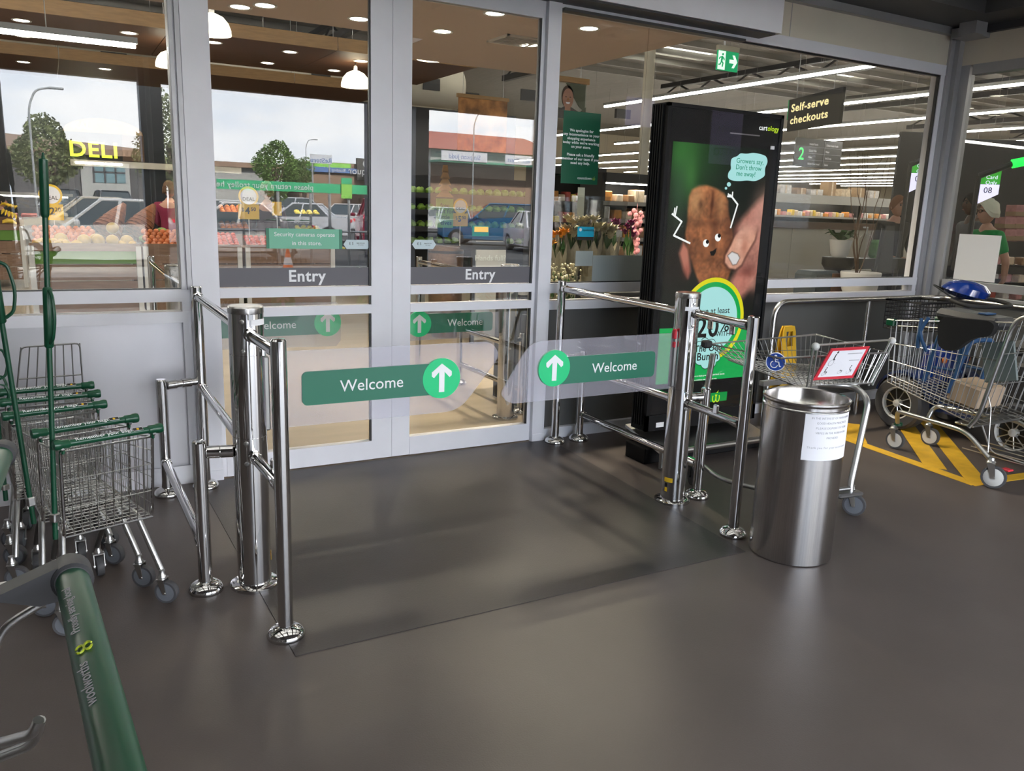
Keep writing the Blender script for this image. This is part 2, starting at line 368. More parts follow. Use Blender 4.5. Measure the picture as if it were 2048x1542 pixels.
# ---- canopy over the entrance: steel frame, dark soffit and two rows of translucent roof sheets
ca = MB(); ys = [-7.6, -5.6, -4.0, -3.45, -2.0, -.42, 0]; 
CZ = 3.30
def holes(mb, x0, x1, y0, y1, z0, z1, hs):          # a slab with rectangular openings, cut on a grid
    xs = sorted({x0, x1, *[h[0] for h in hs], *[h[1] for h in hs]}); yy = sorted({y0, y1, *[h[2] for h in hs], *[h[3] for h in hs]})
    for i in range(len(xs)-1):
        for j in range(len(yy)-1):
            cx, cy_ = (xs[i]+xs[i+1])/2, (yy[j]+yy[j+1])/2
            if any(h[0] < cx < h[1] and h[2] < cy_ < h[3] for h in hs): continue
            mb.bb(xs[i], xs[i+1], yy[j], yy[j+1], z0, z1)
    return mb
hs = [(x, x+1.0, y, y+1.15) for x in (-7.2, -5.9, -4.6, -3.3, -2.0, -.7, .6, 1.9, 3.2) for y in (-1.75, -3.15)]
cn = struct('ceiling', holes(MB(), -14, 4.9, -7.6, 0, CZ, CZ+.12, hs), 'soffit')
for h in hs: obj('roof_sheet', slab(h[0]-.03, h[1]+.03, h[2]-.03, h[3]+.03, CZ+.125, CZ+.13), 'skylight', cn)
gr2 = MB()
for h in hs:
    for k in (1, 2): gr2.bb(h[0]+k/3-.015, h[0]+k/3+.015, h[2], h[3], CZ, CZ+.06)
obj('roof_bar', gr2, 'dark_steel', cn)
struct('wall_unseen', MB().bb(-5.3, -5.1, -7.5, 0, 0, 3.3).bb(-5.3, -2.3, -7.5, -7.3, 0, 3.3), 'brick_wall')  # unseen dark wall, added to cut side light and darken the chrome
struct('trim_14', MB().bb(-2.1, 4.7, -6.98, -6.92, 0, .012), 'white')
struct('trim_11', MB().bb(-14, 14, -7.7, -7.55, 2.93, 3.5), 'dark_steel')
# ================================================================== ENTRANCE LANE: swing gates and guard rails
def dome(c):
    m = MB().lathe((c[0], c[1], 0), [(.0635, .0)]+[(.0665*math.cos(q)*1.0, .008+.040*math.sin(q)) for q in [math.radians(v) for v in range(0, 65, 8)]], 32); m.sharp = .9; return m
def post(c, h):
    return MB().lathe((c[0], c[1], 0), [(.0262, .0), (.0262, h-.0065), (.0262, h-.006), (.0225, h), (.0001, h+.001)], 24)
ARROW = [(-.0125, -.062), (.0125, -.062), (.0125, .030), (.036, .004), (.046, .012), (.046, .030), (.0, .068), (-.046, .030), (-.046, .012), (-.036, .004), (-.0125, .030)]
def gate(side, c, wing, band, cc, tx, label, wl, clampx, rd=.0865, tsc=1):
    g = thing('swing_gate', (c[0], c[1], 0), label, 'gate')
    base = MB().lathe((c[0], c[1], 0), [(.094, 0), (.094, .012), (.086, .016), (.0655, .019)], 36)
    obj('base_plate', base, 'chrome', g)
    obj('pillar', MB().lathe((c[0], c[1], 0), [(.0635, .012), (.0635, .6160), (.0615, .6162), (.0615, .6185), (.0640, .6187), (.0640, .9330), (.0615, .9332), (.0615, .9355), (.0635, .9357), (.0635, 1.086)], 40), 'chrome', g)
    obj('cap', MB().lathe((c[0], c[1], 0), [(.0635, 1.086), (.0645, 1.089), (.0645, 1.108), (.061, 1.113), (.0001, 1.114)], 40), 'steel', g)
    a = math.radians(-100 if side < 0 else -85)
    for k, zz in enumerate((1.06, .95, .60, .52)):
        p = Vector((c[0]+math.cos(a-.25)*.062, c[1]+math.sin(a-.25)*.062, zz))
        obj('bolt', MB().lathe(p, [(.0085, 0), (.0085, .005), (.006, .008), (.0001, .009)], 10, axis=(math.cos(a-.25), math.sin(a-.25), 0)), 'zinc', g)
    # clear wing
    y = c[1]; w = MB().prism(wing, (0, y-.004, 0), X1, Z1, (0, .008, 0)); wg = obj('wing', w, 'acryl', g, label=wl)
    b = obj('welcome_band', MB().prism(rrect(*band, .022), (0, y-.0055, 0), X1, Z1, (0, .011, 0)), 'band_green', wg, label='green band lettered in white')
    d = obj('arrow_disc', MB().prism(circ(cc[0], cc[1], rd, 40), (0, y-.007, 0), X1, Z1, (0, .014, 0)), 'disc_green', wg, label='bright green disc')
    obj('arrow', MB().prism([(cc[0]+p*1.0, cc[1]+q*.95) for p, q in ARROW], (0, y-.0085, 0), X1, Z1, (0, .017, 0)), 'print_white', wg)
    text('Welcome', (tx, y, (band[2]+band[3])/2-.022), X1, Z1, .068*tsc, 'print_white', g, name='lettering', ext=.0072)
    cl = MB().bev((clampx, y, .775), (.022, .03, .29), .005); obj('clamp', cl, 'zincd', g)
    return g
M['band_green'] = mat('band_green', (.010, .145, .085), .45); M['disc_green'] = mat('disc_green', (.0, .56, .20), .45)
gl = gate(-1, (-1.088, -1.345), [(-1.02, .632)] + [(p.x, p.z) for p in fillet([(-1.02, 0, .632), (-.205, 0, .632), (-.012, 0, .865), (-.055, 0, .928), (-1.02, 0, .934)], .07, 5)[1:]],
          (-.886, -.29, .713, .848), (-.293, .782), -.60, 'chrome swing gate on the left of the entry lane with clear wing', 'clear wing whose tip slopes back at the bottom', -1.022)
gr_ = gate(1, (1.100, -1.272), [(1.03, .908), (1.03, .620)] + [(p.x, p.z) for p in fillet([(1.03, 0, .620), (.085, 0, .620), (.032, 0, .668), (.185, 0, .905), (1.03, 0, .908)], .07, 5)[1:-1]],
           (.316, .912, .692, .822), (.316, .772), .665, 'chrome swing gate on the right of the entry lane with clear wing', 'clear wing whose tip slopes back at the top', 1.03)
def arcpatch(c, r, a0, a1, z0, z1, n=8, t=.001):
    mb = MB(); A = [math.radians(a0+(a1-a0)*i/n) for i in range(n+1)]
    vs = [(c[0]+math.cos(a)*rr, c[1]+math.sin(a)*rr, z) for rr in (r, r+t) for z in (z0, z1) for a in A]
    m = n+1; fs = []
    for i in range(n): fs += [(2*m+i, 2*m+i+1, 3*m+i+1, 3*m+i), (i, m+i, m+i+1, i+1), (m+i, 3*m+i, 3*m+i+1, m+i+1), (i, i+1, 2*m+i+1, 2*m+i)]
    return mb.add(vs, fs, True)
obj('label_band', arcpatch((-1.088, -1.345), .0637, -85, -20, 1.045, 1.067), 'print_white', gl)
obj('label_band', arcpatch((1.100, -1.272), .0637, -140, -70, 1.025, 1.045), 'print_white', gr_)
obj('warning_label', arcpatch((1.100, -1.272), .0637, -178, -135, .118, .142), 'warn_yellow' if 'warn_yellow' in M else 'deal_yellow', gr_)
obj('warning_label', arcpatch((1.100, -1.272), .0637, -172, -158, .066, .088), 'deal_yellow', gr_)
obj('warning_label', arcpatch((1.100, -1.272), .0637, -172, -160, .095, .112), 'black', gr_)
obj('lamp_lens', MB().bev((1.021, -1.285, .905), (.016, .022, .05), .004).bev((1.021, -1.285, .85), (.012, .02, .03), .004), 'red', gr_)
obj('edge_label', arcpatch((-1.088, -1.345), .0637, -20, 0, .10, .135), 'deal_yellow', gl)
def sleeve(a, b, f0, f1, r=.026):
    a, b = Vector(a), Vector(b); return (a.lerp(b, f0), a.lerp(b, f1), r)
def guard(sgn, label, P, pil):
    """P: wall post, wall short post, middle short post, front post"""
    wall, wshort, mshort, front = P
    g = thing('guard_rail', (wall[0], wall[1], 0), label, 'railing')
    for c, h in ((wall, 1.062), (wshort, .607), (mshort, .607), (front, 1.058)):
        p = obj('post', post(c, h), 'chrome', g); obj('foot', dome(c), 'chrome', p)
    T, Mi, Lo = 1.012, .548, .182
    def rail(a, b, r=.0205, cuffs=()):
        a, b = Vector(a), Vector(b); q = obj('rail', MB().cyl(a, b, r, 18), 'chrome', g)
        d = (b-a); n = d.length; d.normalize()
        for at_, ln in cuffs: s = a+d*(at_ if at_ >= 0 else n+at_); obj('collar', MB().tube([s, s+d*.003, s+d*(ln-.003), s+d*ln], [r+.001, r+.0045, r+.0045, r+.001], 16), 'chrome', q)
    i = .024; pr = .062
    rail((wall[0], wall[1]-i, T), (pil[0], pil[1]+pr, T), cuffs=[(0, .03), (-.03, .03)])
    rail((wall[0], wall[1]-i, Mi), (pil[0], pil[1]+pr, Mi), cuffs=[(0, .03), (-.03, .03)])
    rail((pil[0], pil[1]-pr, T), (front[0], front[1]+i, T), cuffs=[(0, .03), (-.05, .05)])
    rail((pil[0], pil[1]-pr, Mi), (front[0], front[1]+i, Mi), cuffs=[(0, .03), (-.05, .05)])
    rail((wshort[0], wshort[1]-i, Lo), (mshort[0], mshort[1]+i, Lo), cuffs=[(0, .03), (-.06, .06)])
    s = 1 if sgn < 0 else -1
    rail((wshort[0]+s*i, wshort[1], .575), (wall[0]-s*i, wall[1], .575), .0195, [(0, .05), (.075, .05)])
    rail((mshort[0]+s*i, mshort[1], .560), (pil[0]-s*pr, pil[1], .560), .0195, [(0, .05), (-.05, .05)])
    # hook brackets under the front rail
    for f in (.35, .75):
        p = Vector((pil[0], pil[1]-pr, T)).lerp(Vector((front[0], front[1]+i, T)), f)
        obj('bracket', MB().bev(p+Vector((s*.012, 0, -.035)), (.016, .03, .045), .004), 'chrome', g)
    p = Vector((pil[0], pil[1]-pr, Mi)).lerp(Vector((front[0], front[1]+i, Mi)), .6)
    obj('bracket', MB().bev(p+Vector((s*.014, 0, .03)), (.016, .03, .045), .004), 'chrome', g)
    return g
guard(-1, 'chrome guard rail along the left side of the entry lane', [(-1.082, -.107), (-1.275, -.15), (-1.270, -1.325), (-1.077, -1.80)], (-1.088, -1.345))
guard(1, 'chrome guard rail along the right side of the entry lane', [(1.095, -.092), (1.277, -.102), (1.262, -1.285), (1.060, -1.77)], (1.100, -1.272))
# the second pair of gates and rails just inside the doors
YI = .60
f_ = lambda x, y: (at(x, y, YI).x, at(x, y, YI).z)
cl, cr = f_(655, 645), f_(838, 648)
wl_ = [(-1.02, f_(560, 604)[1]), (-1.02, f_(560, 692)[1]), (f_(672, 690)[0], f_(672, 692)[1]), (f_(681, 680)[0], f_(681, 680)[1]), (f_(681, 614)[0], f_(681, 614)[1]), (f_(672, 604)[0], f_(672, 604)[1])]
gate(-1, (-1.088, YI), wl_, (-.99, cl[0], cl[1]-.072, cl[1]+.064), cl, f_(548, 645)[0], 'inner swing gate behind the lower left door pane', 'clear square ended wing', -1.022)
wr_ = [(1.03, cr[1]+.13), (cr[0]-.12, cr[1]+.13), (cr[0]-.12, cr[1]-.11), (1.03, cr[1]-.11)]
gate(1, (1.098, YI), wr_, (cr[0], .97, cr[1]-.066, cr[1]+.066), cr, f_(930, 646)[0], 'inner swing gate behind the lower right door pane', 'clear square ended wing of the inner right gate', 1.03)
for s_, lb in ((-1, 'inner chrome guard rail behind the left window and left door'), (1, 'inner chrome guard rail behind the right door')):
    g = thing('guard_rail', (s_*1.08, 2.18, 0), lb, 'railing'); fp = (s_*1.07, 2.18); sh = (s_*1.27, .68); s2 = (s_*1.27, 1.75)
    for c_, h_ in ((fp, 1.06), (sh, .607), (s2, .607)): p_ = obj('post', post(c_, h_), 'chrome', g); obj('foot', dome(c_), 'chrome', p_)
    for z in (1.012, .548): obj('rail', MB().cyl((s_*1.095, YI+.062, z), (fp[0], fp[1]-.024, z), .0205, 16), 'chrome', g)
    obj('rail', MB().cyl((sh[0], sh[1]+.024, .18), (s2[0], s2[1]-.024, .18), .0205, 16), 'chrome', g); obj('rail', MB().cyl((s_*1.155, YI+.02, .56), (sh[0]-s_*.024, sh[1], .56), .0195, 14), 'chrome', g); obj('rail', MB().cyl((s_*1.27, 1.774, .56), (fp[0], fp[1]-.024, .56), .0195, 14), 'chrome', g)
# ================================================================== BIN
BC = (1.17, -2.02); BR = .180; BH = .735
M['brushed'] = mat('brushed', (.55, .53, .52), .19, 1, var=.10, scale=5, stretch=(40, 40, .6))
b = thing('litter_bin', (BC[0], BC[1], 0), 'round stainless steel bin with a paper notice taped to its side', 'bin')
obj('body', MB().lathe((BC[0], BC[1], 0), [(BR-.004, 0), (BR, .004), (BR, BH-.02), (BR+.002, BH-.016), (BR+.006, BH-.010), (BR+.006, BH-.003), (BR+.001, BH), (BR-.006, BH-.004), (BR-.007, .02), (.0001, .018)], 64), 'brushed', b)
obj('rim_band', MB().lathe((BC[0], BC[1], 0), [(BR+.0005, BH-.045), (BR+.004, BH-.041), (BR+.004, BH-.036), (BR+.0005, BH-.032)], 64), 'steel', b)
def bincyl(x, y, r=BR+.001):
    d = ray(x, y); o = CAMP; a = d.x**2+d.y**2; bb_ = 2*(d.x*(o.x-BC[0])+d.y*(o.y-BC[1])); c = (o.x-BC[0])**2+(o.y-BC[1])**2-r*r; D = bb_*bb_-4*a*c
    t = (-bb_-math.sqrt(max(0, D)))/2/a; p = o+d*t; return math.degrees(math.atan2(p.y-BC[1], p.x-BC[0])), p.z
nt_ = obj('paper_notice', arcpatch(BC, BR+.0012, -138.5, -62, .490, .700, 16, .0009), 'paper', b, label='white printed paper notice')
lines = ['IN THE INTEREST OF MAINTAINING', 'GOOD HEALTH PRACTICES', 'PLEASE DISPOSE OF YOUR', 'WIPES IN THE RUBBISH BIN', 'PROVIDED', '', 'Thank you for your assistance']
def wrap_text(body, ang, z, size, parent, m='print_grey'):      # letters one by one round the drum
    x = 0; wd = [size*(.30 if ch in "iIl' .," else .80 if ch in 'mwMWOG' else .62) for ch in body]; tot = sum(wd)
    for ch, wc in zip(body, wd):
        if ch != ' ':
            a = math.radians(ang)+(x+wc/2-tot/2)/BR; n = Vector((math.cos(a), math.sin(a), 0)); u = Vector((-math.sin(a), math.cos(a), 0))
            p = Vector((BC[0], BC[1], z))+n*(BR+.0023)
            text(ch, p, u, Z1, size, m, parent, ext=.0002)
        x += wc
def wrap_lines():
    for i, s in enumerate(lines):
        wrap_text(s, -98 if i < 6 else -100, .672-i*.0215, .0125, nt_)
wrap_lines()
ln = MB()
rnd = random.Random(4)
pts = []
for ring_, (rr, hh) in enumerate([(BR-.009, BH-.05), (BR-.012, BH-.085), (BR-.03, BH-.11), (BR-.09, BH-.13), (.001, BH-.15)]):
    for k in range(40): 
        a = 2*math.pi*k/40; q = rr-(.006*abs(math.sin(a*9+ring_)) if ring_ > 0 else 0); pts.append((BC[0]+q*math.cos(a), BC[1]+q*math.sin(a), hh+rnd.uniform(-.006, .006)*(ring_ > 0)))
fs = [(i*40+k, i*40+(k+1) % 40, i*40+40+(k+1) % 40, i*40+40+k) for i in range(4) for k in range(40)]
M['liner'] = mat('liner', (.62, .62, .66), .35)
solo('bin_liner', ln.add(pts, fs, True), 'liner', 'crumpled translucent plastic liner inside the steel bin', 'bin liner')
# ================================================================== KIOSK
KX0, KX1, KY, KZ0, KZ1 = 1.395, 2.305, -.640, .185, 2.112
k = thing('advertising_kiosk', ((KX0+KX1)/2, -.55, 0), 'tall black advertising screen kiosk showing a potato held in a hand', 'screen')
M['kiosk_black'] = mat('kiosk_black', (.006, .006, .0065), .5, 0, .18); M['kiosk_glass'] = glassmat('kiosk_glass', (.97, .97, .97), 1.22)
obj('housing', MB().bb(KX0, KX1, KY+.012, KY+.14, KZ0, KZ1).bb(KX0+.012, KX1-.012, KY+.004, KY+.012, KZ0+.012, KZ1-.012), 'kiosk_black', k)
for i in range(5): obj('cooling_fin', MB().bb(KX0-.010, KX0, KY+.030+i*.021, KY+.040+i*.021, KZ0+.03, KZ1-.01), 'kiosk_black', k)
for i in range(5): obj('cooling_fin', MB().bb(KX1, KX1+.010, KY+.030+i*.021, KY+.040+i*.021, KZ0+.03, KZ1-.01), 'kiosk_black', k)
obj('bezel', MB().bb(KX0, KX0+.022, KY-.006, KY+.014, KZ0, KZ1).bb(KX1-.022, KX1, KY-.006, KY+.014, KZ0, KZ1).bb(KX0, KX1, KY-.006, KY+.014, KZ1-.02, KZ1).bb(KX0, KX1, KY-.006, KY+.014, KZ0, KZ0+.10), 'kiosk_black', k)
SX0, SX1, SZ0, SZ1 = 1.452, 2.206, .476, 1.903; SY = KY+.001
def P(cx, cy_): p = at(1280+.45390*cx, 180+.45390*cy_, SY); return (p.x, p.z)
nx, ny = 190, 360
gx, gz = np.meshgrid(np.linspace(SX0, SX1, nx), np.linspace(SZ1, SZ0, ny))
def sdp(poly):                                   # signed distance to a polygon, negative inside
    poly = np.array(poly); d = np.full(gx.shape, 9.); ins = np.zeros(gx.shape, bool); n = len(poly)
    for i in range(n):
        a, b_ = poly[i], poly[(i+1) % n]; e = b_-a; wx, wz = gx-a[0], gz-a[1]; t = np.clip((wx*e[0]+wz*e[1])/(e@e+1e-12), 0, 1)
        d = np.minimum(d, np.hypot(wx-e[0]*t, wz-e[1]*t))
        c = ((a[1] > gz) != (b_[1] > gz)) & (gx < (b_[0]-a[0])*(gz-a[1])/((b_[1]-a[1])+1e-12)+a[0]); ins ^= c
    return np.where(ins, -d, d)
def blob(cx, cy_, sx, sz): c = P(cx, cy_); return np.exp(-(((gx-c[0])/sx)**2+((gz-c[1])/sz)**2))
rs = np.random.RandomState(3)
def noise(k):
    a = rs.rand(k*2, k)
    yi = np.linspace(0, k*2-1.001, ny); xi = np.linspace(0, k-1.001, nx); y0 = yi.astype(int); x0 = xi.astype(int); fy = (yi-y0)[:, None]; fx = (xi-x0)[None]
    return a[y0][:, x0]*(1-fy)*(1-fx)+a[y0+1][:, x0]*fy*(1-fx)+a[y0][:, x0+1]*(1-fy)*fx+a[y0+1][:, x0+1]*fy*fx
img = np.zeros((ny, nx, 3)); img[:] = (20, 28, 22)
def over(c, a): 
    global img
    img = img*(1-a[..., None])+np.array(c)*a[..., None] if not isinstance(c, np.ndarray) or c.ndim == 1 else img*(1-a[..., None])+c*a[..., None]
over((36, 88, 34), np.clip(blob(215, 250, .16, .26)*1.0, 0, 1)); over((78, 140, 66), .75*blob(225, 360, .055, .14)); over((58, 120, 50), .8*blob(185, 280, .07, .10)); over((30, 62, 30), .6*blob(300, 300, .2, .2)); over((10, 14, 11), .7*blob(520, 430, .2, .25)); over((60, 92, 64), .55*blob(170, 470, .06, .22))
over((38, 30, 26), .8*blob(150, 760, .2, .25)); over((30, 24, 22), .7*blob(500, 880, .25, .18))
def soft(poly, s): return np.clip(.5-sdp([P(*p) for p in poly])/s, 0, 1)
nA, nB, nC = noise(9), noise(30), noise(70)
tex = (nA*.35+nB*.35+nC*.30)[..., None]
palm = [(590, 440), (520, 490), (452, 560), (420, 610), (408, 690), (420, 800), (380, 880), (300, 930), (330, 1010), (420, 960), (500, 850), (548, 780), (590, 700)]
over(np.array((168, 112, 98))*(.72+.5*tex), soft(palm, .05)); over((205, 152, 136), .5*blob(520, 560, .07, .16)); over((92, 44, 38), .75*blob(470, 800, .07, .04)); over((222, 172, 152), .5*blob(555, 500, .05, .10)); over((214, 150, 132), .55*blob(500, 860, .05, .05)); over((120, 66, 56), .5*blob(540, 720, .02, .12)); over((196, 120, 104), .6*blob(440, 850, .06, .06)); over((90, 44, 38), .5*blob(420, 620, .03, .10))
fing = [(190, 670), (172, 720), (190, 790), (210, 830), (222, 800), (215, 700)]
over((176, 112, 94), soft(fing, .03)); over((120, 60, 50), .5*blob(205, 800, .03, .04))
pot = [(215, 470), (228, 440), (260, 423), (292, 419), (332, 432), (370, 455), (388, 490), (390, 540), (403, 600), (411, 660), (398, 720), (402, 790), (388, 835), (345, 885), (300, 890), (268, 870), (240, 800), (212, 700), (198, 640), (208, 580), (211, 520)]
pc = np.array((134, 84, 54))*(.45+1.15*tex); over(pc, soft(pot, .018)); in_ = soft(pot, .03)
over((196, 152, 104), .62*in_*blob(245, 490, .07, .10)); over((186, 138, 92), .55*in_*blob(355, 500, .055, .10)); over((62, 32, 20), .75*in_*blob(318, 500, .013, .085)); over((74, 44, 30), .42*in_*blob(300, 590, .16, .022)); over((72, 42, 30), .6*in_*blob(395, 640, .05, .2)); over((60, 36, 26), .6*in_*blob(210, 760, .05, .16)); over((150, 96, 62), .5*in_*blob(300, 690, .08, .12)); over((52, 30, 20), .55*in_*blob(268, 505, .018, .03)); over((74, 42, 28), .75*in_*blob(320, 860, .1, .05)); over((58, 32, 22), .45*in_*blob(330, 600, .03, .16))
thumb = [(420, 640), (398, 690), (376, 730), (374, 760), (392, 785), (420, 790), (446, 770), (470, 720), (505, 660), (520, 600), (480, 570)]
tm = np.clip((P(440, 590)[1]-gz)/.09, 0, 1); over((48, 26, 22), .75*tm*np.clip(1-np.abs(sdp([P(*p) for p in thumb]))/.022, 0, 1)); over(np.array((206, 152, 128))*(.82+.33*tex), soft(thumb, .014)*tm); over((232, 190, 168), .5*blob(440, 660, .03, .07)); over((150, 96, 80), .4*blob(452, 640, .04, .012)); over((150, 96, 80), .35*blob(446, 652, .04, .008)); over((150, 88, 72), .5*blob(460, 690, .03, .06)); over((216, 168, 146), .5*blob(470, 620, .05, .05))
nail = [(385, 730), (405, 712), (430, 722), (440, 740), (425, 768), (408, 772)]
over((206, 204, 204), soft(nail, .008)); over((90, 74, 66), .75*np.clip(1-np.abs(sdp([P(*p) for p in nail]))/.006, 0, 1))
img = np.clip(img, 0, 255)/255; li = np.where(img <= .04045, img/12.92, ((img+.055)/1.055)**2.4)
pm = bpy.data.meshes.new('picture'); off = k.location
vs = np.stack([gx.ravel()-off.x, np.full(nx*ny, SY-.0005)-off.y, gz.ravel()-off.z], 1)
ii = np.arange(nx*ny).reshape(ny, nx); fq = np.stack([ii[1:, :-1].ravel(), ii[1:, 1:].ravel(), ii[:-1, 1:].ravel(), ii[:-1, :-1].ravel()], 1)
pm.from_pydata(vs.tolist(), [], fq.tolist()); ca_ = pm.color_attributes.new('picture', 'FLOAT_COLOR', 'POINT')
ca_.data.foreach_set('color', np.concatenate([li.reshape(-1, 3), np.ones((nx*ny, 1))], 1).astype(np.float32).ravel())
SCR = .95
def screenmat(name, col=None):
    m = bpy.data.materials.new(name); m.use_nodes = True; b_ = m.node_tree.nodes['Principled BSDF']; b_.inputs['Base Color'].default_value = (.01, .01, .01, 1); b_.inputs['Roughness'].default_value = .3
    b_.inputs['Specular IOR Level'].default_value = 0; b_.inputs['Emission Strength'].default_value = SCR
    if col is None:
        a = m.node_tree.nodes.new('ShaderNodeVertexColor'); a.layer_name = 'picture'; m.node_tree.links.new(a.outputs[0], b_.inputs['Emission Color'])
    else: b_.inputs['Emission Color'].default_value = (*lin(col), 1)
    return m
M['screen_picture'] = screenmat('screen_picture'); pic = obj('screen', pm, 'screen_picture', k, label='lit screen picture of a potato and a hand')
for nm, c in (('s_cyan', 'A3DAD8'), ('s_green', '14A04C'), ('s_yellow', 'D6D21E'), ('s_white', 'F0F4F2'), ('s_black', '141414'), ('s_teal', '1C8C6C'), ('s_dgreen', '0C8A3C'), ('s_lime', 'B8DC28')): M[nm] = screenmat(nm, c)
lay = [0]
def sp(name, pts, m, raw=False, t=.0006):
    lay[0] += 1; y = SY-.0012-lay[0]*.00025
    return obj(name, MB().prism(pts if raw else [P(*p) for p in pts], (0, y, 0), X1, Z1, (0, -t*.3, 0)), m, pic)
def stroke(pts, wd, m):
    q = [Vector(P(*p)).to_3d() for p in pts]; lay[0] += 1; mb = MB(); y = SY-.0012-lay[0]*.00025
    for a, b_ in zip(q[:-1], q[1:]):
        d = (b_-a); n = d.length; d.normalize(); s = Vector((-d.y, d.x, 0))*wd/2; a2, b2 = a-d*wd*.3, b_+d*wd*.3
        mb.prism([(p.x, p.y) for p in (a2-s, b2-s, b2+s, a2+s)], (0, y, 0), X1, Z1, (0, -.0002, 0))
    return obj('drawn_line', mb, m, pic)
def cloudpts(cx, cy_, rx, ry, n, amp, ph=0):
    return [(cx+rx*(1+amp*abs(math.sin(a*n/2+ph))-amp*.5)*math.cos(a), cy_+ry*(1+amp*abs(math.sin(a*n/2+ph))-amp*.5)*math.sin(a)) for a in [2*math.pi*i/72 for i in range(72)]]
def sq(pts, e=.75):     # squarer ellipse
    return pts
band = [P(80, 1052), P(500, 1008)]
zt0 = P(80, 1052)[1]; sp('green_band', [(SX0, .476), (SX1, .476), (SX1, P(480, 1038)[1]), (SX0, zt0)], 's_green', raw=True)
c0 = P(318, 1012)
def circ2(r): return circ(c0[0], c0[1], r, 48)
sp('roundel', circ2(.262), 's_yellow', raw=True); sp('roundel', circ2(.235), 's_green', raw=True); sp('roundel', circ2(.205), 's_cyan', raw=True)
sp('cloud_shape', cloudpts(293, 1160, 58, 66, 9, .16), 's_black'); sp('cloud_shape', cloudpts(293, 1160, 56, 63, 9, .16), 's_cyan')
sb = [(398, 330), (400, 300), (428, 292), (440, 278), (470, 282), (495, 276), (530, 282), (556, 292), (562, 318), (548, 345), (550, 378), (530, 392), (505, 403), (470, 398), (440, 402), (405, 400), (384, 388), (388, 362), (400, 350)]
sp('speech_bubble', [tuple(p)[:2] for p in fillet([(a, b_, 0) for a, b_ in sb+[sb[0]]], 14, 3)], 's_cyan')
for (a, b_, r_) in ((390, 416, 9), (377, 433, 5.5)): sp('speech_dot', [(a+r_*math.cos(t), b_+r_*1.1*math.sin(t)) for t in [2*math.pi*i/14 for i in range(14)]], 's_cyan')
for q in ([(218, 675), (147, 641), (182, 580), (140, 546)], [(147, 551), (152, 520)], [(152, 556), (161, 514)], [(397, 606), (428, 504), (402, 470), (384, 468)], [(404, 474), (406, 450)], [(402, 471), (396, 462)], [(398, 470), (386, 458)]): stroke(q, .011 if len(q) > 2 else .009, 's_white')
for (a, b_, da, db) in ((288, 675, 6, -6), (340, 650, 6, -8)):
    sp('eye', [(a+13*math.cos(t), b_+17*math.sin(t)) for t in [2*math.pi*i/20 for i in range(20)]], 's_white'); sp('pupil', [(a+da+7*math.cos(t), b_+db+9*math.sin(t)) for t in [2*math.pi*i/16 for i in range(16)]], 's_black')
sp('mouth', [(304, 712), (318, 708), (334, 696), (331, 714), (322, 730), (310, 730)], 's_black')
def st(body, cx, cy_, size, m, bold=0, align='CENTER', tilt=0, lh=1):
    p = P(cx, cy_); lay[0] += 1
    u = Vector((math.cos(tilt), 0, math.sin(tilt))); v = Vector((-math.sin(tilt), 0, math.cos(tilt)))
    text(body, (p[0], SY-.0020-lay[0]*.00025, p[1]), u, v, size*.60, m, pic, bold=bold, align=align, lh=lh, ext=.0002)
st("Growers say,", 481, 325, .069, 's_teal', .006); st("Don't throw", 474, 353, .069, 's_teal', .006); st("me away!", 462, 380, .069, 's_teal', .006)
st("Save at least", 318, 984, .088, 's_black', .02); st("20", 290, 1086, .30, 's_black', .045, 'CENTER'); st("%", 366, 1062, .20, 's_black', .02); st("WITH", 360, 1083, .075, 's_black', .015)
st("The Odd", 296, 1150, .098, 's_black', .03); st("Bunch", 292, 1188, .115, 's_black', .03)
st("All product on display grown for our Odd Bunch. Specials", 290, 1258, .021, 's_white', 0); st("apply where conditions, seasons and sizes vary.", 270, 1277, .021, 's_white', 0)
# logo panel under the picture, maker's name, label, slot
a, c_ = P(282, 1378), P(384, 1328)
lp_ = obj('logo_panel', slab(a[0], c_[0], SY-.0012, SY, a[1], c_[1]), 's_dgreen', k)
def apple(cx, cz, r, y, m, parent):
    mb = MB(); 
    for s in (-1, 1):
        pth = [(cx+s*r*(.40+.40*math.cos(t)), y, cz-r*.15+r*.70*math.sin(t)) for t in [math.radians(v) for v in range(120, 420, 20)]]
        mb.tube(pth, r*.11, 4)
    mb.prism([(cx-.02*r, cz+r*.75), (cx+r*.5, cz+r*1.25), (cx+r*.3, cz+r*.75)], (0, y, 0), X1, Z1, (0, -.0006, 0))
    return obj('emblem', mb, m, parent)
apple((a[0]+c_[0])/2, (a[1]+c_[1])/2, .036, SY-.003, 's_lime', lp_)
text('cart', (2.170, KY-.0075, 2.012), X1, Z1, .043, 's_white', k, align='RIGHT', bold=.01); text('ology', (2.172, KY-.0075, 2.012), X1, Z1, .043, 's_lime', k, align='LEFT', bold=.01)
obj('camera_slot', MB().bb(1.88, 2.12, KY-.0005, KY+.004, 1.975, 1.982), 'zincd', k); obj('label', MB().bb(2.215, 2.245, KY-.008, KY-.002, 1.905, 1.925), 'print_white', k)
obj('label', MB().bb(1.475, 1.535, KY-.0075, KY-.006, .205, .235), 'print_white', k)
obj('cover_glass', slab(KX0+.022, KX1-.022, KY-.016, KY-.013, KZ0+.10, KZ1-.02), 'kiosk_glass', k)
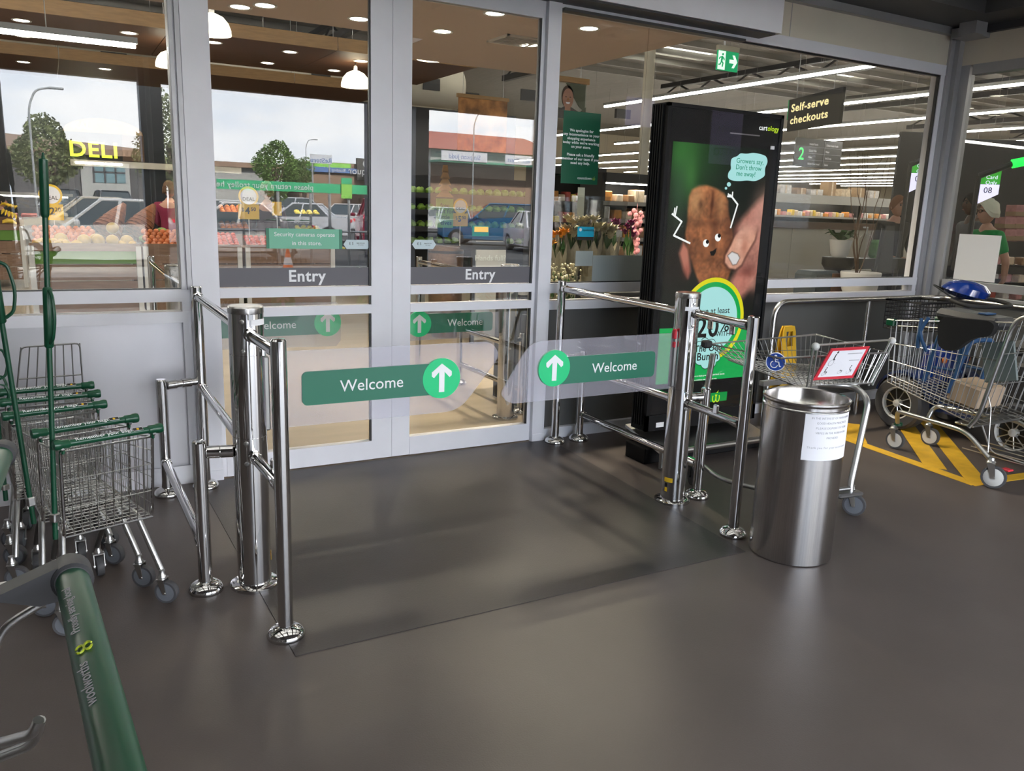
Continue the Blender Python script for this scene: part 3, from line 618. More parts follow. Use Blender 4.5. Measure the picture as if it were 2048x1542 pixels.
# stand
obj('deck_plate', MB().add([(KX0, KY-.16, .10), (KX1, KY-.16, .10), (KX1, KY+.2, .183), (KX0, KY+.2, .183), (KX0, KY-.16, .085), (KX1, KY-.16, .085), (KX1, KY+.2, .165), (KX0, KY+.2, .165)], [(0, 1, 2, 3), (7, 6, 5, 4), (0, 4, 5, 1), (1, 5, 6, 2), (2, 6, 7, 3), (3, 7, 4, 0)]), 'zinc', k)
obj('ballast_box', MB().bev(((KX0+KX1)/2, KY+.03, .05), (KX1-KX0+.08, .20, .10), .006), 'kiosk_black', k)
for x in (KX0+.02, KX1-.02): obj('foot', MB().bb(x-.03, x+.03, KY-.19, KY-.165, .01, .11).bb(x-.03, x+.03, KY-.24, KY-.165, 0, .012), 'zincd', k)
obj('base_tube', MB().cyl((KX0+.02, KY-.20, .105), (KX1+.25, KY-.20, .105), .021), 'steel', k)
# ================================================================== TROLLEYS
def wire(mb, pts, r=.0018, n=4): return mb.tube(pts, r, n, cap=False)
def lerp3(a, b, t): return Vector(a).lerp(Vector(b), t)
def panel(mb, A, B, C, D, nu, nv, r=.0018, edge=True):       # wire grid over the quad A-B (bottom) D-C (top): nu wires up, nv across
    for i in range(nu+1):
        t = i/nu
        if edge or 0 < i < nu: wire(mb, [lerp3(A, B, t), lerp3(D, C, t)], r)
    for j in range(nv+1):
        t = j/nv
        if edge or 0 < j < nv: wire(mb, [lerp3(A, D, t), lerp3(B, C, t)], r)
def caster(name, c, R, wd, parent, yaw, wm='wheel', fork='zinc', h=None, W=False):
    """swivel caster with wheel centre c"""
    c = Vector(c); ax = Vector((math.cos(yaw), math.sin(yaw), 0)); fw = Vector((-ax.y, ax.x, 0))
    wmb = MB().lathe(c-ax*wd/2, [(R*.80, 0), (R*.96, 0), (R, wd*.25), (R, wd*.75), (R*.96, wd), (R*.80, wd)], 22, axis=ax)
    wl = obj('wheel', wmb, 'rubber', parent, W=W)
    obj('hub', MB().lathe(c-ax*wd*.56, [(.0001, 0), (R*.25, 0), (R*.78, wd*.06), (R*.80, wd*.10), (R*.80, wd*1.02), (R*.78, wd*1.06), (R*.25, wd*1.12), (.0001, wd*1.12)], 22, axis=ax), wm, wl, W=W)
    f = MB()
    top = c+fw*R*.35+Vector((0, 0, R*1.18))
    for s in (-1, 1):
        o = c+ax*(s*wd*.72)
        f.prism([(-R*.16, -R*.12), (R*.16, -R*.12), (R*.62, R*1.15), (R*.02, R*1.15)], o-ax*.0012, fw, Z1, ax*.0024)
    f.box(top, (wd*1.6, R*.66, .004), Matrix.Rotation(yaw, 3, 'Z'))
    f.cyl(c-ax*wd*.85, c+ax*wd*.85, R*.10, 8)
    f.lathe(top, [(R*.36, 0), (R*.40, .006), (R*.34, .012), (R*.24, .02), (R*.24, .034)], 14)
    obj('fork', f, fork, wl, W=W)
    return top
# ---- small children's trolley with a flag pole; nose along +y, rear wheels on y = 0
def kid_trolley():
    t = thing('small_trolley', (0, 0, 0), '', 'trolley', "children's trolleys nested in a row")
    b = MB()
    rb, rt = .345, .655
    Rl, Rr, Fl, Fr = (-.150, -.005, rt), (.150, -.005, rt), (-.120, .46, .60), (.120, .46, .60)
    rl, rr, fl, fr = (-.148, .02, rb), (.148, .02, rb), (-.105, .42, .40), (.105, .42, .40)
    panel(b, rl, rr, Rr, Rl, 11, 3); panel(b, fl, fr, Fr, Fl, 8, 3)
    panel(b, rl, fl, Fl, Rl, 14, 6, .0016); panel(b, rr, fr, Fr, Rr, 14, 6, .0016); panel(b, rl, rr, fr, fl, 9, 17, .0018)
    for q in ([Rl, Fl, Fr, Rr], [rl, fl, fr, rr]): b.tube([Vector(p) for p in q], .0035, 6, closed=False)
    b.tube([Rl, Rr], .0038, 6); b.tube([rl, rr], .0038, 6)
    obj('basket', b, 'zinc', t, W=False)
    for s in (-1, 1):
        pth = fillet([(s*.150, -.035, .672), (s*.152, -.012, .66), (s*.150, .015, .40), (s*.150, .03, .350)], .02, 3)
        obj('side_frame', MB().tube(pth, .0055, 8), 'chrome', t, W=False)
        obj('rear_leg', MB().tube(fillet([(s*.10, .16, .352), (s*.128, .12, .335), (s*.172, .022, .115)], .05, 4), .0115, 10), 'zinc', t, W=False)
        obj('front_leg', MB().tube(fillet([(s*.12, .13, .335), (s*.085, .33, .24), (s*.08, .41, .12)], .06, 4), .0105, 10), 'zincd', t, W=False)
        caster('wheel', (s*.175, .0, .044), .044, .026, t, math.radians(38 if s > 0 else 62))
        caster('wheel', (s*.082, .40, .040), .040, .026, t, math.radians(-18+6*s))
    obj('lower_bar', MB().tube([(-.095, .28, .27), (.095, .28, .27)], .004, 6), 'chrome', t, W=False)
    h = obj('handle', MB().tube([(-.150, -.035, .69), (.150, -.035, .69)], .0118, 14), 'green_plastic', t, W=False)
    for s in (-1, 1):
        obj('handle_cap', MB().lathe((s*.128, -.035, .69), [(.0125, 0), (.0155, .004), (.0155, .026), (.0175, .030), (.0185, .042), (.016, .050), (.0001, .053)], 16, axis=(s, 0, 0)), 'green_plastic', h, W=False)
        obj('bracket', MB().bev((s*.148, -.022, .668), (.010, .02, .03), .003), 'green_plastic', h, W=False)
    h['_local'] = 1
    n = Vector((0, -.45, .893)); o = Vector((-.02, -.035, .69))+n*.0122
    text('Remember your bags', o+Vector((0, -.0065*.893, -.0065*.45)), X1, Vector((0, .893, .45)), .021, 'print_white', h, bold=.012, ext=.0002)
    lg = MB().prism([(.075, -.008), (.108, -.008), (.108, .008), (.075, .008)], Vector((0, -.035, .69))+n*.0119, X1, Vector((0, .893, .45)), n*.0006)
    bd = obj('badge', lg, 'print_black', h, W=False, label='small black badge on the green handle')
    obj('badge_edge', MB().tube([Vector((a, -.035, .69))+n*.0124+Vector((0, .893, .45))*c_ for a, c_ in ((.075, -.008), (.108, -.008), (.108, .008), (.075, .008))], .0007, 4, closed=True), 'print_white', h, W=False)
    obj('emblem', MB().lathe(Vector((.0915, -.035, .69))+n*.0125, [(.0045, 0), (.0045, .0003), (.0001, .0004)], 10, axis=n), 'deal_yellow', h, W=False)
    # flag pole at the rear left corner
    p0 = Vector((-.188, -.006, .36)); p1 = Vector((-.188, -.006, 1.40))
    pl = obj('flag_pole', MB().tube([p0, p1], .0085, 10), 'green_dark', t, W=False)
    q = lambda f: p0.lerp(p1, f)
    obj('grip', MB().tube([q(.60), q(.605), q(.775), q(.78)], [.010, .0145, .0145, .010], 12), 'green_dark', pl, W=False)
    loop = [q(.77)+Vector((.012, -.006, 0)), q(.76)+Vector((.035, -.018, 0)), q(.69)+Vector((.048, -.022, 0)), q(.63)+Vector((.034, -.018, 0)), q(.615)+Vector((.012, -.006, 0))]
    obj('strap', MB().tube(fillet(loop, .05, 4), .0055, 8), 'green_dark', pl, W=False)
    d = (p1-p0).normalized()
    obj('tip', MB().tube([p1-d*.02, p1-d*.01, p1+d*.15, p1+d*.152, p1+d*.170], [.009, .0135, .0135, .006, .003], 12), 'green_dark', pl, W=False)
    obj('clip', MB().bev(q(.07)+Vector((0, 0, .0)), (.026, .026, .03), .004), 'zinc', pl, W=False)
    return t
kt = kid_trolley()
def place(o, hr, rz, label):
    a = math.radians(rz); R = Matrix.Rotation(a, 3, 'Z'); p = Vector((hr[0], hr[1], 0))-R @ Vector((.168, -.035, 0)); o.location = (p.x, p.y, 0); o.rotation_euler = (0, 0, a); o['label'] = label; return o
KT = [((-1.411, -1.398), 17.6, "front small wire trolley of the row, its whole basket back in view"), ((-1.475, -1.222), 17.0, "second small wire trolley of the row, nested right behind the front one"),
      ((-1.566, -.954), 13, "third small wire trolley of the row, just beyond the gap behind the second"), ((-1.578, -.754), 8, "fourth small wire trolley, between the third and the farthest green handle"), ((-1.594, -.574), 6, "farthest small wire trolley with a green handle, nearest the wall panel")]
# ---- nested copies are made after the lettering exists (flush), so that the letters are copied too
def nest():
    for i, (hr, rz, lb) in enumerate(KT):
        o = place(kt if i == 0 else copy_tree(kt), hr, rz, lb)
        for c in o.children:
            if c.name.startswith('flag_pole'):
                b0 = Vector((-.188, -.006, .36)); R = Matrix.Rotation((.05, -.052, .0, 0, 0)[i], 4, 'Y') @ Matrix.Rotation(math.radians((-62, 5, 30, 0, 0)[i]), 4, 'Z'); S_ = Matrix.Diagonal((1, 1, (1.04, 1.14, .72, .5, .5)[i], 1))
                c.matrix_basis = Matrix.Translation(b0) @ R @ S_ @ Matrix.Translation(-b0)
fg = thing('wire_rack', (-1.74, -.33, 0), 'tall wire grid back of a stowed trolley beyond the green handles', 'rack')
g = MB(); tl, tr_ = Vector((-1.850, -.33, .828)), Vector((-1.622, -.33, .835)); bl, br = Vector((-1.90, -.36, .52)), Vector((-1.622, -.36, .52))
for i in range(8): wire(g, [lerp3(tl, tr_, i/7), lerp3(bl, br, i/7)], .0025)
g.tube(fillet([bl, tl, tr_, br], .02, 3), .004, 6, closed=False); wire(g, [lerp3(tl, bl, .45), lerp3(tr_, br, .45)], .003); wire(g, [bl, br], .003)
obj('grid', g, 'zincd', fg)
for s in (bl, br): obj('leg', MB().tube(fillet([s, (s.x, -.42, .3), (s.x, -.30, .012)], .1, 4), .011, 8), 'zincd', fg)
# ---- nearer trolleys at the left, cut by the frame: handle runs along Y, basket to the left
def near_trolley(hx, y0, y1, z, label, full):
    t = thing('wire_trolley', ((hx[0] if isinstance(hx, tuple) else hx)-.3, (y0+y1)/2, 0), label, 'trolley')
    a, b_ = Vector((hx[0] if isinstance(hx, tuple) else hx, y0, z)), Vector((hx[1] if isinstance(hx, tuple) else hx+.03, y1, z))
    h = obj('handle', MB().tube([a, b_], .0205, 24), 'green_plastic', t)
    u = (b_-a).normalized(); out_ = Vector((-.35, 0, .937)).normalized(); out_ = (out_-u*out_.dot(u)).normalized(); side = u.cross(out_)
    for e_, s in ((a, 1), (b_, -1)):
        br_ = MB().lathe(e_-u*s*.012, [(.0001, 0), (.024, .0), (.0255, .004), (.0255, .040), (.022, .044)], 24, axis=u*s)
        c = e_+u*s*.01; q = [(0.0, .022), (-.02, .021), (-.088, .000), (-.088, -.006), (-.040, -.026), (-.01, -.024)]
        br_.prism(q, c-u*.016, Vector((1, 0, .06)), Z1, u*.032)
        obj('bracket', br_, 'grey_plastic', h)
    def wrapped(body, f, sz, m):
        o = a.lerp(b_, f)+out_*.0209
        text(body, o-(u.cross(out_))*(-.0) + (side*-.0), -u, side if False else (out_.cross(-u)), sz, m, h, bold=.012, ext=.0002)
    wrapped('Proudly serving local', .255, .0145, 'print_grey'); wrapped('woolworths', .555, .0170, 'print_grey')
    o = a.lerp(b_, .432)+out_*.0212
    apple_mb = MB()
    for s in (-1, 1): apple_mb.tube([o+(-u)*(math.sin(q)*.0075)+(out_.cross(-u))*(s*(.0042+.0042*math.cos(q))) for q in [math.radians(v) for v in range(20, 341, 32)]], .0013, 4)
    obj('emblem', apple_mb, 's_lime2', h)
    yf = y0
    # basket: rims, wires and the folded child seat
    bk = MB(); z1 = z-.01
    for yy, zz in ((y0+.02, z1), (y1-.02, z1)):
        bk.tube(fillet([(a.x-.075, yy, zz-.002), (a.x-.40, yy, zz-.02), (a.x-.95, yy, zz-.06)], .1, 4), .0065, 10)
        bk.tube(fillet([(a.x-.035, yy, zz-.034), (a.x-.085, yy, zz-.060), (a.x-.100, yy, zz-.100), (a.x-.13, yy, zz-.30)], .03, 4), .0055, 10)
        bk.tube([(a.x-.10, yy, zz-.108), (a.x-.36, yy, zz-.145)], .005, 8)
    bk.tube([(a.x-.95, y0+.02, z1-.06), (a.x-.95, y1-.02, z1-.06)], .0065, 8)
    for i in range(14):
        xx = a.x-.22-.055*i
        for yy in (y0+.02, y1-.02): wire(bk, [(xx, yy, z1-.02), (xx-.0, yy+(.04 if yy < (y0+y1)/2 else -.04), .58)], .0022)
    for i in range(11): yy = y0+.05+(y1-y0-.1)*i/10; wire(bk, [(a.x-.22, yy, .60), (a.x-.94, yy, .56)], .0022)
    for i in range(14): xx = a.x-.22-.055*i; wire(bk, [(xx, y0+.06, .59), (xx, y1-.06, .59)], .0022)
    obj('basket', bk, 'zinc', t)
    for yy in (y0+.05, y1-.05):
        obj('leg', MB().tube(fillet([(a.x-.20, yy, z-.10), (a.x-.28, yy, .30), (a.x-.10, yy, .12)], .1, 4), .012, 10), 'zinc', t)
        caster('wheel', (a.x-.09, yy, .05), .05, .03, t, 0.15, W=True)
        obj('leg', MB().tube(fillet([(a.x-.28, yy, .30), (a.x-.85, yy, .30), (a.x-.90, yy, .12)], .1, 4), .012, 10), 'zinc', t)
        caster('wheel', (a.x-.90, yy, .05), .05, .03, t, 0.1, W=True)
    return t, a
M['s_lime2'] = mat('s_lime2', (.42, .52, .02), .5)
nt1, na = near_trolley((-1.703, -1.665), -3.28, -3.86, 1.0, 'wire trolley in the left foreground with a thick green handle and grey bracket', True)
hk = MB()
pp = [at(x, y, -3.56) for x, y in ((-60, 1462), (60, 1448), (74, 1430), (80, 1440))]
p_ = [atd(-70, 1510, .98), atd(62, 1455, .93), atd(80, 1428, .92), atd(84, 1452, .93), atd(62, 1486, .94), atd(-70, 1530, .99)]
hk.tube(fillet([atd(-80, 1508, .98), atd(66, 1468, .93), atd(77, 1440, .925)], .02, 4), .0062, 10); hk.tube(fillet([atd(-80, 1545, 1.0), atd(70, 1486, .95), atd(80, 1440, .93)], .025, 4), .0062, 10)
obj('child_seat_wire', hk, 'zinc', nt1)
near_trolley((-1.812, -1.84), -2.57, -3.05, .98, 'wire trolley at the left edge, only its green handle end in view', False)
# ---- large trolley at the right
lt = thing('large_trolley', (3.28, -1.5, 0), 'large deep wire trolley with a green corner at the right edge', 'trolley')
A0, A1, A2, A3 = Vector((3.02, -1.055, .870)), Vector((2.995, -1.835, .965)), Vector((3.01, -1.70, .335)), Vector((3.03, -1.075, .468))      # left side: front top, rear top, rear bottom, front bottom
mx = lambda p: Vector((6.58-p.x+(.035 if p.y > -1.3 else 0)*-2, p.y-.02, p.z))
B0, B1, B2, B3 = [mx(p) for p in (A0, A1, A2, A3)]
b = MB()
for (f0, r0, rb_, fb) in ((A0, A1, A2, A3), (B0, B1, B2, B3)):
    n = 20
    for i in range(n+1): wire(b, [lerp3(f0, r0, i/n), lerp3(fb, rb_, i/n)], .0024)
    for t in (.08, .36, .64, .88): wire(b, [lerp3(f0, fb, t), lerp3(r0, rb_, t)], .0026)
    b.tube([f0, r0], .0045, 6); b.tube([fb, rb_], .004, 6)
panel(b, A3, B3, B0, A0, 9, 5, .0024); panel(b, A2, B2, B3, A3, 9, 16, .0024)
b.tube([A0, B0], .0045, 6)
for t in (.3, .6): wire(b, [lerp3(A1, A2, t), lerp3(B1, B2, t)], .003)
for i in range(9): wire(b, [lerp3(lerp3(A1, A2, .05), lerp3(B1, B2, .05), i/8), lerp3(lerp3(A1, A2, .9), lerp3(B1, B2, .9), i/8)], .0024)
obj('basket', b, 'zincd', lt)
for P0, nm in ((A0, 1), (B0, -1)): obj('corner_cap', MB().bev(P0+Vector((0, .0, -.012)), (.035, .06, .045), .006), 'green_plastic', lt)
for (P1, P2, xs) in ((A1, A2, 2.985), (B1, B2, 3.575)):
    obj('rear_upright', MB().tube(fillet([P2+Vector((0, .03, -.02)), P2+Vector((0, -.02, .06)), lerp3(P2, P1, .93), P1+Vector((0, -.03, .03)), P1+Vector((0, -.12, .05))], .05, 5), .0135, 12), 'zinc', lt)
    obj('chassis_tube', MB().tube(fillet([(xs+.17 if xs < 3.2 else xs-.10, -1.105, .185), (xs+.12 if xs < 3.2 else xs-.07, -1.12, .275), (xs+.05 if xs < 3.2 else xs-.05, -1.45, .285), (xs+.02, -1.66, .285), (xs, -1.86, .15)], .07, 5), .0145, 12), 'zinc', lt)
h = obj('handle', MB().tube([A1+Vector((0, -.12, .05)), B1+Vector((0, -.12, .05))], .016, 14), 'green_plastic', lt)
for c, w_ in (((3.17, -1.095, .062), 'wheelw'), ((3.485, -1.135, .062), 'wheelw'), ((2.985, -1.875, .068), 'wheelw'), ((3.575, -1.895, .068), 'wheelw')):
    caster('wheel', c, .062 if c[1] > -1.5 else .068, .03, lt, math.radians(12 if c[1] > -1.5 else 24), w_, W=True)
for x in (3.17, 3.485): obj('bumper_ring', MB().lathe((x, -1.10, .16), [(.02, 0), (.026, .003), (.026, .022), (.02, .026)], 14), 'green_dark', lt)
obj('brake_tab', MB().bev((3.055, -1.905, .112), (.05, .05, .012), .004), 'red', lt, label='red brake tab')
lr = MB()
for i in range(6): wire(lr, [(3.06+.09*i, -1.62, .165), (3.06+.09*i, -2.05, .165)], .0035, 6)
lr.tube(fillet([A2+Vector((.03, -.03, .0)), (3.05, -1.80, .19), (3.08, -2.05, .165), (3.52, -2.07, .165), (3.52, -1.80, .19), B2+Vector((-.03, -.03, 0))], .04, 4), .005, 8)
lr.tube([(3.02, -1.80, .19), (3.03, -1.77, .45), (3.0, -1.75, .55)], .004, 6)
obj('lower_rack', lr, 'zinc', lt)
obj('base_plate', MB().bev((3.29, -1.62, .312), (.50, .12, .012), .004), 'zincd', lt)
# ---- shallow trolley for wheelchair users
wt = thing('wheelchair_trolley', (1.65, -1.5, 0), 'shallow wire trolley for wheelchairs with a red framed notice, behind the steel bin', 'trolley')
L1, N2, F2, L2 = Vector((1.335, -1.70, .835)), Vector((2.035, -1.765, .835)), Vector((2.06, -1.28, .855)), Vector((1.235, -1.30, .845))
l1, n2, f2, l2 = Vector((1.52, -1.665, .675)), Vector((1.965, -1.745, .675)), Vector((2.0, -1.33, .69)), Vector((1.36, -1.33, .76))
b = MB()
panel(b, l1, n2, N2, L1, 17, 2, .002); panel(b, l2, f2, F2, L2, 20, 2, .002); panel(b, l1, l2, L2, L1, 9, 4, .002); panel(b, n2, f2, F2, N2, 9, 2, .002); panel(b, l1, n2, f2, l2, 16, 14, .002)
for q in ((L1, N2, F2, L2), (l1, n2, f2, l2)): b.tube(list(q), .004, 6, closed=True)
obj('basket', b, 'zinc', wt)
for (x0, z0) in ((1.465, .675), (2.03, .66)):
    hp = MB()
    for dx in (0, .03): hp.tube(fillet([(x0+dx+.05 if x0 < 1.6 else x0+dx-.05, -1.72, .655), (x0+dx, -1.775, .895)], .02, 3), .005, 8)
    obj('hoop', hp, 'zinc', wt); obj('hoop_cap', MB().ball((x0+.015, -1.775, .897), .020, 12, 8), 'wheelw', wt)
obj('top_bar', MB().cyl((1.475, -1.775, .903), (2.045, -1.775, .903), .006, 10), 'zinc', wt)
obj('bumper', MB().bev(L2+Vector((-.01, .0, 0)), (.05, .045, .038), .008), 'blackm', wt)
sg = [Vector(v) for v in ((1.530, -1.735, .722), (1.785, -1.765, .722), (1.838, -1.800, .885), (1.578, -1.785, .885))]
u = (sg[1]-sg[0]).normalized(); v = ((sg[3]-sg[0])-u*(sg[3]-sg[0]).dot(u)).normalized(); nn = u.cross(v)
def sgp(a, b_): p = sg[0]*(1-a)*(1-b_)+sg[1]*a*(1-b_)+sg[2]*a*b_+sg[3]*(1-a)*b_; return p
def shp(name, pts, m, lift, parent, th=.002):
    vs = [sgp(a, b_)+nn*lift for a, b_ in pts]; vs2 = [q+nn*th for q in vs]; n = len(pts)
    return obj(name, MB().add(vs+vs2, [tuple(range(n))[::-1], tuple(range(n, 2*n))]+[(i, (i+1) % n, n+(i+1) % n, n+i) for i in range(n)]), m, parent)
sn = shp('notice_frame', [(0, 0), (1, 0), (1, 1), (0, 1)], 'red', 0, wt, .006); sn['label'] = 'red framed white picture notice'
pg = shp('notice_page', [(.07, .09), (.93, .09), (.93, .92), (.07, .92)], 'paper', .006, sn, .0008)
def man(x, y, s, sit=True):
    shp('drawn_head', [(x+.028*s*math.cos(t), y+.30*s+.045*s*math.sin(t)) for t in [2*math.pi*i/10 for i in range(10)]], 'print_black', .0072, pg, .0003)
    shp('drawn_body', [(x-.03*s, y+.05*s), (x+.11*s, y+.05*s), (x+.11*s, y-.12*s), (x+.085*s, y-.12*s), (x+.085*s, y+.01*s), (x-.03*s, y+.01*s)], 'print_black', .0072, pg, .0003)
    shp('drawn_body', [(x-.03*s, y+.01*s), (x+.005*s, y+.01*s), (x+.005*s, y+.24*s), (x-.03*s, y+.24*s)], 'print_black', .0072, pg, .0003)
    R = [(x-.03*s+.075*s*math.cos(t), y-.09*s+.12*s*math.sin(t)) for t in [2*math.pi*i/18 for i in range(19)]]; r2 = [(x-.03*s+.065*s*math.cos(t), y-.09*s+.104*s*math.sin(t)) for t in [2*math.pi*i/18 for i in range(19)]]
    shp('drawn_wheel', R+r2[::-1], 'print_grey', .0072, pg, .0003)
man(.22, .62, .85); man(.17, .24, .5); man(.55, .26, .45); man(.78, .26, .5)
shp('drawn_arrow', [(.30, .60), (.36, .60), (.36, .56), (.43, .64), (.36, .72), (.36, .68), (.30, .68)], 'disc_green', .0072, pg, .0003)
for (x0, y0, w_) in ((.50, .80, .38), (.45, .58, .45)): shp('drawn_line', [(x0, y0), (x0+w_, y0), (x0+w_, y0+.02), (x0, y0+.02)], 'print_grey', .0072, pg, .0003)
dn = Vector((-.72, -.70, 0)).normalized(); du = Vector((0, 0, 1)).cross(dn)*-1; dc = Vector((1.352, -1.655, .808))
du = Z1.cross(dn)
ds = obj('symbol_disc', MB().lathe(dc-dn*.004, [(.047, 0), (.047, .006), (.0001, .0062)], 32, axis=dn), 'disc_blue' if 'disc_blue' in M else 'blue', wt, label='round blue disc with a white wheelchair symbol')
obj('symbol_edge', MB().tube([dc+dn*.002+du*(.045*math.cos(t))+Z1*(.045*math.sin(t)) for t in [2*math.pi*i/30 for i in range(30)]], .0022, 5, closed=True), 'print_white', ds)
wc = MB()
def W2(a, b_): return dc+dn*.0035+du*a+Z1*b_
wc.lathe(W2(-.002, .029), [(.0065, 0), (.0065, .0006), (.0001, .0007)], 12, axis=dn)
for q in ([(-.003, .020), (-.001, .002), (.014, .0), (.020, -.022), (.027, -.020)], [(-.002, .012), (.012, .011)]): wc.tube([W2(*p) for p in q], .0027, 5)
wc.tube([W2(-.006+.0165*math.cos(t), -.012+.0165*math.sin(t)) for t in [math.radians(x) for x in range(110, 351, 20)]], .0022, 5)
obj('symbol', wc, 'print_white', ds)
nl = fillet([(1.62, -1.48, .655), (1.90, -1.70, .655), (1.905, -1.79, .60), (1.80, -1.825, .17), (1.80, -1.83, .12)], .08, 5)
obj('leg', MB().tube(nl, .0165, 12), 'zinc', wt)
obj('leg', MB().tube(fillet([(1.39, -1.18, .765), (1.38, -1.155, .5), (1.37, -1.13, .13)], .04, 5), .0165, 12), 'zinc', wt)
obj('base_tube', MB().tube(fillet([(1.37, -1.14, .155), (1.25, -1.47, .155), (1.40, -1.78, .155), (1.78, -1.835, .155)], .12, 5), .012, 10), 'zincd', wt)
obj('wheel_block', MB().bev((1.77, -1.84, .128), (.16, .06, .022), .008, Matrix.Rotation(-.1, 3, 'Z')), 'zincd', wt)
caster('wheel', (1.838, -1.832, .058), .058, .03, wt, math.radians(30), W=True); caster('wheel', (1.372, -1.125, .055), .055, .03, wt, math.radians(-20), 'rubber', 'blackm', W=True)
obj('lock_wire', MB().tube(fillet([(1.55, -1.70, .66), (1.45, -1.72, .60), (1.43, -1.73, .35), (1.46, -1.73, .33)], .03, 4), .0045, 8), 'zinc', wt)
obj('underframe', MB().bb(1.40, 1.62, -1.70, -1.64, .655, .68).bb(1.45, 1.95, -1.50, -1.47, .645, .67), 'zincd', wt)
# ================================================================== RIGHT CORNER: handrail, floor marking, wet-floor board, mobility scooter, bag
fm = MB(); gst = [0]
def gstripe(a, b, wd):
    a, b = Vector((*a, 0)), Vector((*b, 0)); d = (b-a).normalized(); s = Vector((-d.y, d.x, 0))*wd/2
    gst[0] += 1; fm.prism([(p.x, p.y) for p in (a-s, b-s, b+s, a+s)], (0, 0, .0006), X1, Y1, (0, 0, .0012+.0004*gst[0]))
gstripe((3.10, -.42), (2.955, -1.80), .085); gstripe((2.93, -1.772), (4.5, -1.93), .085)
for q in (((3.02, -1.50), (4.02, -.52), .125), ((3.0, -1.78), (4.32, -.48), .12), ((3.05, -.90), (3.45, -.52), .12)): gstripe(*q)
M['road_yellow'] = mat('road_yellow', (.62, .36, .02), .6, var=.12, scale=12)
solo('floor_marking', fm, 'road_yellow', 'yellow hatched floor marking under the mobility scooter', 'floor marking')
hr = thing('handrail', (2.78, -.3, 0), 'stainless steel handrail bent round the corner in front of the windows', 'railing')
obj('rail', MB().tube(fillet([(2.765, -.30, 0), (2.765, -.30, .908), (4.60, -.30, .905), (4.60, -3.0, .895)], .13, 8), .0205, 16), 'steel', hr)
for x, y in ((3.77, -.30), (4.60, -1.75), (4.60, -2.9)): obj('post', MB().cyl((x, y, 0), (x, y, .89), .017, 14), 'steel', hr)
# folded wet floor board
wb = thing('wet_floor_board', (3.07, -.17, 0), 'yellow plastic floor board with a handle cut-out leaning by the dark panel', 'sign board')
for s, nm in ((-1, 'front_leaf'), (1, 'back_leaf')):
    m = MB(); n = Vector((0, s*.10, .995)).normalized(); o = Vector((2.98, -.165-s*.11 if s < 0 else -.11, 0)); o = Vector((3.07, -.165+s*.075, 0)); v = Vector((0, -s*.10, .995)); d = Vector((0, .012*s, 0))
    w1, w0 = .062, .09
    for poly in ([(-w0, .0), (w0, .0), (w1+.012, .56), (-w1-.012, .56)], [(-w1-.012, .56), (-.034, .56), (-.034, .67), (-w1, .67)], [(.034, .56), (w1+.012, .56), (w1, .67), (.034, .67)], [(-w1, .67), (w1, .67), (w1-.012, .71), (-w1+.012, .71)]): m.prism(poly, o, X1, v, d)
    obj(nm, m, 'yellow', wb)
# ---- mobility scooter, nose toward the windows
M['scoot_blue'] = mat('scoot_blue', (.005, .03, .21), .2, coat=1); M['scoot_navy'] = mat('scoot_navy', (.006, .022, .10), .3, coat=.6); M['vinyl'] = mat('vinyl', (.030, .031, .034), .5, bump=.15, bscale=220); M['fabric_black'] = mat('fabric_black', (.0045, .0045, .005), .9); M['orange'] = mat('orange', (.72, .16, .01), .4)
sx = 4.03
s = thing('mobility_scooter', (sx, -1.2, 0), 'blue mobility scooter with black seat parked in the corner behind the large trolley', 'mobility scooter')
def swheel(c, R, wd, face):
    c = Vector(c); t = MB().lathe(c-Vector((wd/2, 0, 0)), [(R*.61, wd), (R*.61, 0), (R*.90, -.004), (R*.985, wd*.12), (R, wd*.3), (R, wd*.7), (R*.985, wd*.88), (R*.90, wd+.004), (R*.61, wd)], 30, axis=(1, 0, 0), caps=False)
    w_ = obj('wheel', t, 'rubber', s)
    rm = MB().lathe(c-Vector((wd*.46, 0, 0)), [(R*.55, wd*.9), (R*.55, 0), (R*.60, -.008), (R*.62, 0), (R*.62, wd*.9), (R*.55, wd*.9)], 26, axis=(1, 0, 0), caps=False); obj('rim', rm, 'wheelw', w_)
    sp_ = MB()
    for i in range(10):
        a = 2*math.pi*i/10; sp_.tube([c+Vector((-wd*.46, math.cos(a)*R*.08, math.sin(a)*R*.08)), c+Vector((-wd*.46, math.cos(a+.12)*R*.55, math.sin(a+.12)*R*.55))], .004, 5)
    obj('spokes', sp_, 'zinc', w_); obj('hub', MB().lathe(c-Vector((wd*.5, 0, 0)), [(.0001, -.012), (R*.13, -.008), (R*.15, .02), (R*.15, wd*.6)], 14, axis=(1, 0, 0)), 'wheelw', w_)
    obj('hub_disc', MB().lathe(c-Vector((wd*.25, 0, 0)), [(.0001, 0), (R*.6, 0), (R*.6, .01), (.0001, .01)], 20, axis=(1, 0, 0)), 'black', w_)
for x in (sx-.335, sx+.26): swheel((x, -.74, .195), .195, .115, 1); swheel((x-.02, -1.60, .195), .195, .12, 1)
fl = MB(); 
prof = [(-.62, .36), (-.66, .30), (-.80, .22), (-.95, .17), (-1.45, .165), (-1.56, .22), (-1.62, .30), (-1.50, .30), (-1.42, .245), (-.98, .245), (-.86, .32), (-.74, .42)]
fl.prism(prof, (sx-.25, 0, 0), Y1, Z1, (.5, 0, 0)); obj('floor_pan', fl, 'scoot_navy', s)
obj('floor_tread', MB().bb(sx-.235, sx+.235, -1.42, -.98, .245, .262), 'blackm', s)
